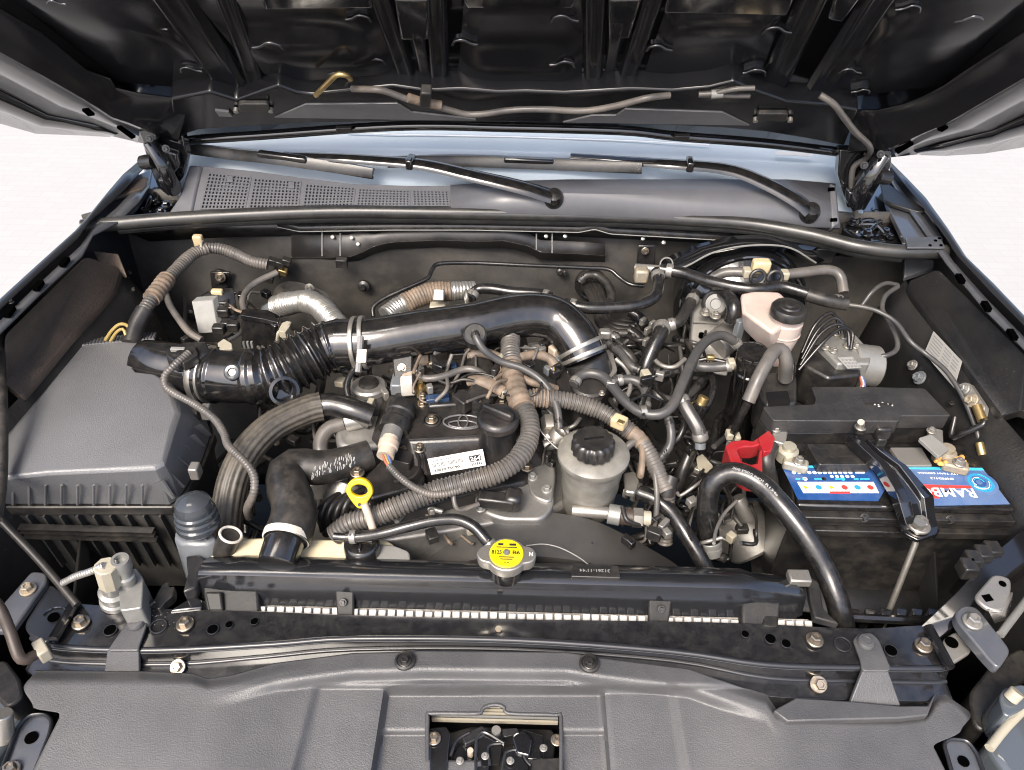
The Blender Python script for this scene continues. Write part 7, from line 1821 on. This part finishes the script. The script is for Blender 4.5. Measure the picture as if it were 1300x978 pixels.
build('tab', MB().box(P(276, 372, 0.10), (.018, .010, .012)), 'tan_plastic', ig, bevel=.002)
build('wire', hose_mb([(292, 388, .09), (300, 394, .095), (312, 398, .09)], 1.8, seg=8), 'tape', ig)
rl2 = thing('relay_box', 'glossy black relay box standing behind the bellows', 'relay box', P(330, 440, 0.03))
build('box', MB().loft([zpoly([(306, 442), (344, 444), (352, 436), (346, 426), (312, 424)], 0.055), zpoly([(305, 400), (334, 404), (350, 416), (356, 400), (338, 392), (312, 393)][:5], 0.105)]), 'plastic_gloss', rl2, bevel=.003)
build('lid', MB().prism(rounded(zpoly([(304, 400), (334, 405), (354, 410), (346, 396), (324, 392), (308, 393)], 0.110), .003), (0, 0, -.008)), 'plastic_gloss', rl2, bevel=.002)
for k in range(3):
    build('vent', MB().box(P(310 + k * 5, 438, 0.078), (.003, .004, .012)), 'grey_plastic', rl2)
wcl = thing('cable_clip', 'white plastic cable clip between relay box and bellows', 'clip', P(368, 414, 0.09))
build('body', MB().prism(rounded(zpoly([(353, 420), (358, 410), (366, 407), (368, 414), (362, 422)], 0.11), .002), (0, 0, -.012)), 'clip_cream', wcl, bevel=.002)
build('hook', hose_mb([(352, 432, .09), (354, 422, .105), (364, 416, .108), (368, 410, .108)], 2.2, seg=8), 'clip_cream', wcl)
wcl2 = thing('cable_clip', 'white plastic cable clip behind the air box neck', 'clip', P(286, 436, 0.09))
build('body', MB().prism(rounded(zpoly([(276, 436), (284, 430), (294, 436), (295, 443), (278, 444)], 0.11), .002), (0, 0, -.012)), 'clip_cream', wcl2, bevel=.002)
build('stalk', hose_mb([(290, 432, .10), (298, 428, .10), (304, 424, .10)], 2.4, seg=8), 'rubber_grey', wcl2)
yw = thing('yellow_wire_loop', 'loop of yellow wire behind the left rear corner of the air box', 'wire', P(150, 425, 0.08))
build('strand', hose_mb([(134, 432, .085), (142, 420, .10), (152, 412, .108), (162, 414, .105), (166, 426, .095)], 2.2, seg=8), 'wire_yellow', yw)
build('strand', hose_mb([(140, 434, .085), (148, 422, .10), (156, 418, .104), (160, 426, .098)], 2.0, seg=8), 'wire_yellow', yw)
for k in range(2): pass
# ================================================================== dark depth: looms and pipes low in the bay
random.seed(11)
def clutter(name, label, cat, box, zr, n, mats, rr=(2.2, 6), clips=0):
    t = thing(name, label, cat, P((box[0] + box[2]) / 2, box[3], zr[0]))
    for k in range(n):
        x, y = random.uniform(box[0], box[2]), random.uniform(box[1], box[3])
        z = random.uniform(*zr); pts_ = []
        a = random.uniform(0, 6.28)
        for s in range(4):
            pts_.append((min(box[2], max(box[0], x)), min(box[3], max(box[1], y)), z))
            a += random.uniform(-.9, .9); x += math.cos(a) * 22; y += math.sin(a) * 22; z += random.uniform(-.02, .012)
        build('strand', hose_mb(pts_, random.uniform(*rr), seg=10), random.choice(mats), t, smooth=60)
    for k in range(clips):
        a = random.uniform(0, 3); e = V((math.cos(a), math.sin(a), 0))
        build('plug', MB().box(P(random.uniform(box[0], box[2]), random.uniform(box[1], box[3]), random.uniform(*zr)), (random.uniform(.008, .02), random.uniform(.007, .014), random.uniform(.008, .016)), (e, V((0, 0, 1)).cross(e), V((0, 0, 1)))), random.choice(['plastic_black', 'conduit_dark', 'steel_bracket', 'clip_cream', 'plastic_gloss']), t, bevel=.0015)
    return t
clutter('dark_loom', 'tangle of dark hoses low between throttle body and canister', 'wire loom', (785, 440, 930, 590), (-0.10, 0.02), 22, ['rubber', 'rubber_dusty', 'conduit_dark', 'rubber_grey'])
clutter('dark_loom', 'tangle of dark wires behind the big black air-conditioning loop', 'wire loom', (850, 590, 1000, 710), (-0.16, -0.04), 16, ['rubber', 'rubber_dusty', 'conduit_dark', 'steel_satin'])
clutter('dark_loom', 'dark wires and pipes between air box and radiator hose', 'wire loom', (270, 560, 360, 690), (-0.14, -0.02), 12, ['rubber', 'rubber_dusty', 'conduit_dark'])
clutter('dark_loom', 'dusty wires in front of the engine beside the dipstick', 'wire loom', (395, 600, 470, 690), (-0.06, 0.0), 10, ['rubber_dusty', 'conduit', 'conduit_dark'])
clutter('dark_loom', 'dark wires under the bellows beside the sleeved hose', 'wire loom', (300, 470, 470, 560), (-0.10, 0.0), 12, ['rubber', 'rubber_dusty', 'conduit', 'conduit_dark'])
clutter('dark_loom', 'black hoses behind the steering reservoir', 'wire loom', (690, 560, 880, 690), (-0.12, -0.02), 12, ['rubber', 'rubber_dusty', 'conduit_dark'])
clutter('thin_wires', 'thin black and tan wires with small plugs draped over the ignition coils', 'wires', (525, 442, 690, 512), (0.092, 0.112), 18, ['rubber_dusty', 'tape', 'conduit', 'conduit_dark'], (1.2, 2.6), 9)
clutter('thin_wires', 'thin wires and clips packed behind the throttle body', 'wires', (775, 425, 885, 530), (0.03, 0.085), 24, ['rubber', 'rubber_dusty', 'rubber_grey', 'conduit_dark'], (1.3, 3.6), 14)
clutter('thin_wires', 'thin wires and clips low on the firewall behind the bellows', 'wires', (235, 372, 345, 436), (0.045, 0.075), 12, ['rubber_dusty', 'conduit_dark', 'conduit'], (1.2, 2.6), 8)
clutter('thin_wires', 'thin wires and fittings around the alloy canister', 'wires', (425, 450, 505, 520), (0.03, 0.06), 12, ['rubber_dusty', 'conduit_dark', 'steel_bracket'], (1.3, 2.8), 9)
clutter('thin_wires', 'thin wires and small brackets beneath the red terminal cover', 'wires', (860, 560, 960, 690), (-0.06, 0.02), 18, ['rubber', 'rubber_dusty', 'conduit_dark', 'steel_bracket'], (1.3, 3.2), 12)
clutter('thin_wires', 'thin wires and clips between steering reservoir and loom drop', 'wires', (790, 580, 860, 690), (-0.06, 0.02), 12, ['rubber_dusty', 'conduit', 'conduit_dark'], (1.3, 3), 9)
clutter('thin_wires', 'thin wires and fittings right of the oil filler', 'wires', (684, 520, 745, 600), (0.0, 0.05), 10, ['rubber_dusty', 'alloy', 'conduit_dark'], (1.3, 3), 8)
clutter('thin_wires', 'thin wires and clips around the brake cylinder', 'wires', (868, 380, 950, 470), (0.02, 0.075), 12, ['rubber', 'rubber_dusty', 'conduit_dark'], (1.3, 3), 9)
clutter('thin_wires', 'dusty wires and fittings ahead of the timing casing', 'wires', (470, 640, 600, 690), (-0.02, 0.02), 9, ['conduit', 'alloy', 'conduit_dark', 'tape'], (1.5, 3.5), 7)
clutter('thin_wires', 'wires and small fittings below the bellows stub', 'wires', (330, 505, 440, 560), (-0.03, 0.02), 10, ['conduit', 'rubber_dusty', 'conduit_dark'], (1.5, 3.5), 8)
# small hydraulic and bracket bits low on the right
bt2 = thing('compressor', 'dark compressor casting deep beneath the air-conditioning loop', 'compressor', P(930, 680, -0.3))
seg2((930, 650, -0.12), (960, 700, -0.16), 34, 'casing', 'alloy', bt2)
seg2((936, 632, -0.05), (950, 660, -0.08), 10, 'port', 'steel_bracket', bt2)
build('bracket', plate([(910, 656), (932, 648), (944, 672), (930, 690), (908, 680)], -0.12, 0.03, .006), 'steel_bracket', bt2, bevel=.003)
fx = thing('ground_strap', 'pale metal cable lug below the canister beside the red cover', 'cable lug', P(936, 560, 0.0))
build('lug', MB().box(P(926, 552, 0.03), (.010, .014, .012)), 'clip_cream', fx, bevel=.002); build('lug', MB().box(P(936, 555, 0.028), (.008, .014, .010)), 'clip_cream', fx, bevel=.002)
fx2 = thing('loom_bracket', 'pale grey loom bracket low beside the ridged hose', 'bracket', P(896, 590, -0.05))
build('plate', plate([(884, 580), (892, 576), (906, 592), (898, 600), (886, 594)], -0.03, .004, .003), 'clip_cream', fx2, bevel=.001)
build('post', hose_mb([(878, 570, -.01), (868, 594, -.03), (858, 622, -.06)], 8, seg=14), 'plastic_black', fx2)
# right headlamp
hr = thing('headlamp', 'edge of the right headlamp unit with cream mounting boss', 'headlamp', P(1290, 940, -0.15))
build('housing', MB().prism(zpoly([(1300, 880), (1262, 926), (1252, 946), (1290, 1000), (1420, 1010), (1420, 820)], -0.03), (0, 0, -0.2)), 'lamp_lens', hr, bevel=.008, bseg=3)
build('trim', MB().tube(catmull([P(1256, 950, -.02), P(1275, 926, -.02), P(1300, 900, -.02), P(1340, 860, -.02)], 6), .005, 10), 'clip_cream', hr)
build('mount', MB().prism(rounded(zpoly([(1268, 884), (1276, 872), (1300, 868), (1320, 880), (1300, 900), (1276, 912)], 0.0), .008), (0, 0, -.05)), 'lamp_lens', hr, bevel=.005, bseg=3)
seg2((1282, 888, 0.0), (1292, 878, 0.01), 9, 'boss', 'clip_cream', hr)
build('shell', MB().prism(rounded(zpoly([(1230, 880), (1262, 840), (1300, 820), (1310, 860), (1276, 880), (1250, 930), (1236, 920)], -0.05), .012), (0, 0, -.15)), 'plastic_black', hr, bevel=.006)
rbk = thing('headlamp_bracket', 'grey pressed bracket with hole at the lower right of the cover', 'bracket', P(1225, 970, -0.1))
rpix = [(1198, 944), (1206, 938), (1228, 940), (1240, 956), (1256, 1000), (1214, 1000)]
build('plate', plate(rpix, -0.03, .004, .008), 'corner_grey', rbk, bevel=.001)
rim2 = rounded(zpoly(rpix, -0.027), .008)
build('raised_edge', MB().tube(rim2 + rim2[:1], .0022, 6), 'paint_fender', rbk, smooth=60)
c = P(1223, 967, -0.0294); build('hole', MB().lathe([(.001, 0), (mm(7, c), 0), (mm(7, c), .001), (.001, .001)], c, (0, 0, 1), 22), 'opening_shade', rbk)
# front panel below the beam closing the nose
np_ = thing('nose_panel', 'dark inner nose panel below the front cover', 'body panel', V((0, -0.2, -0.5)))
build('panel', MB().sheet([[V((x, -0.10 - 0.0 * abs(x), -0.09 - 0.02 * abs(x))) for x in (-0.8, -.4, 0, .4, .8)], [V((x, -0.28, -0.14)) for x in (-.85, -.4, 0, .4, .85)], [V((x, -0.34, -0.5)) for x in (-.85, -.4, 0, .4, .85)]]), 'deep_black', np_, solid=.004)
for s in (-1, 1):
    build('cheek', MB().sheet([[V((s * 0.55, 0.06, -0.07)), V((s * 0.62, 0.3, -0.03)), V((s * 0.66, 0.55, 0.0))], [V((s * 0.60, 0.0, -0.5)), V((s * 0.68, 0.3, -0.5)), V((s * 0.7, 0.6, -0.5))]]), 'deep_black', np_, solid=.004)
    build('wheel_liner', MB().sheet([[V((s * 0.60, -0.3, -0.06)), V((s * 0.68, 0.02, -0.05)), V((s * 0.74, 0.35, 0.0))], [V((s * 0.70, -0.3, -0.12)), V((s * 0.74, 0.02, -0.10)), V((s * 0.76, 0.35, -0.07))]]), 'deep_black', np_, solid=.004)
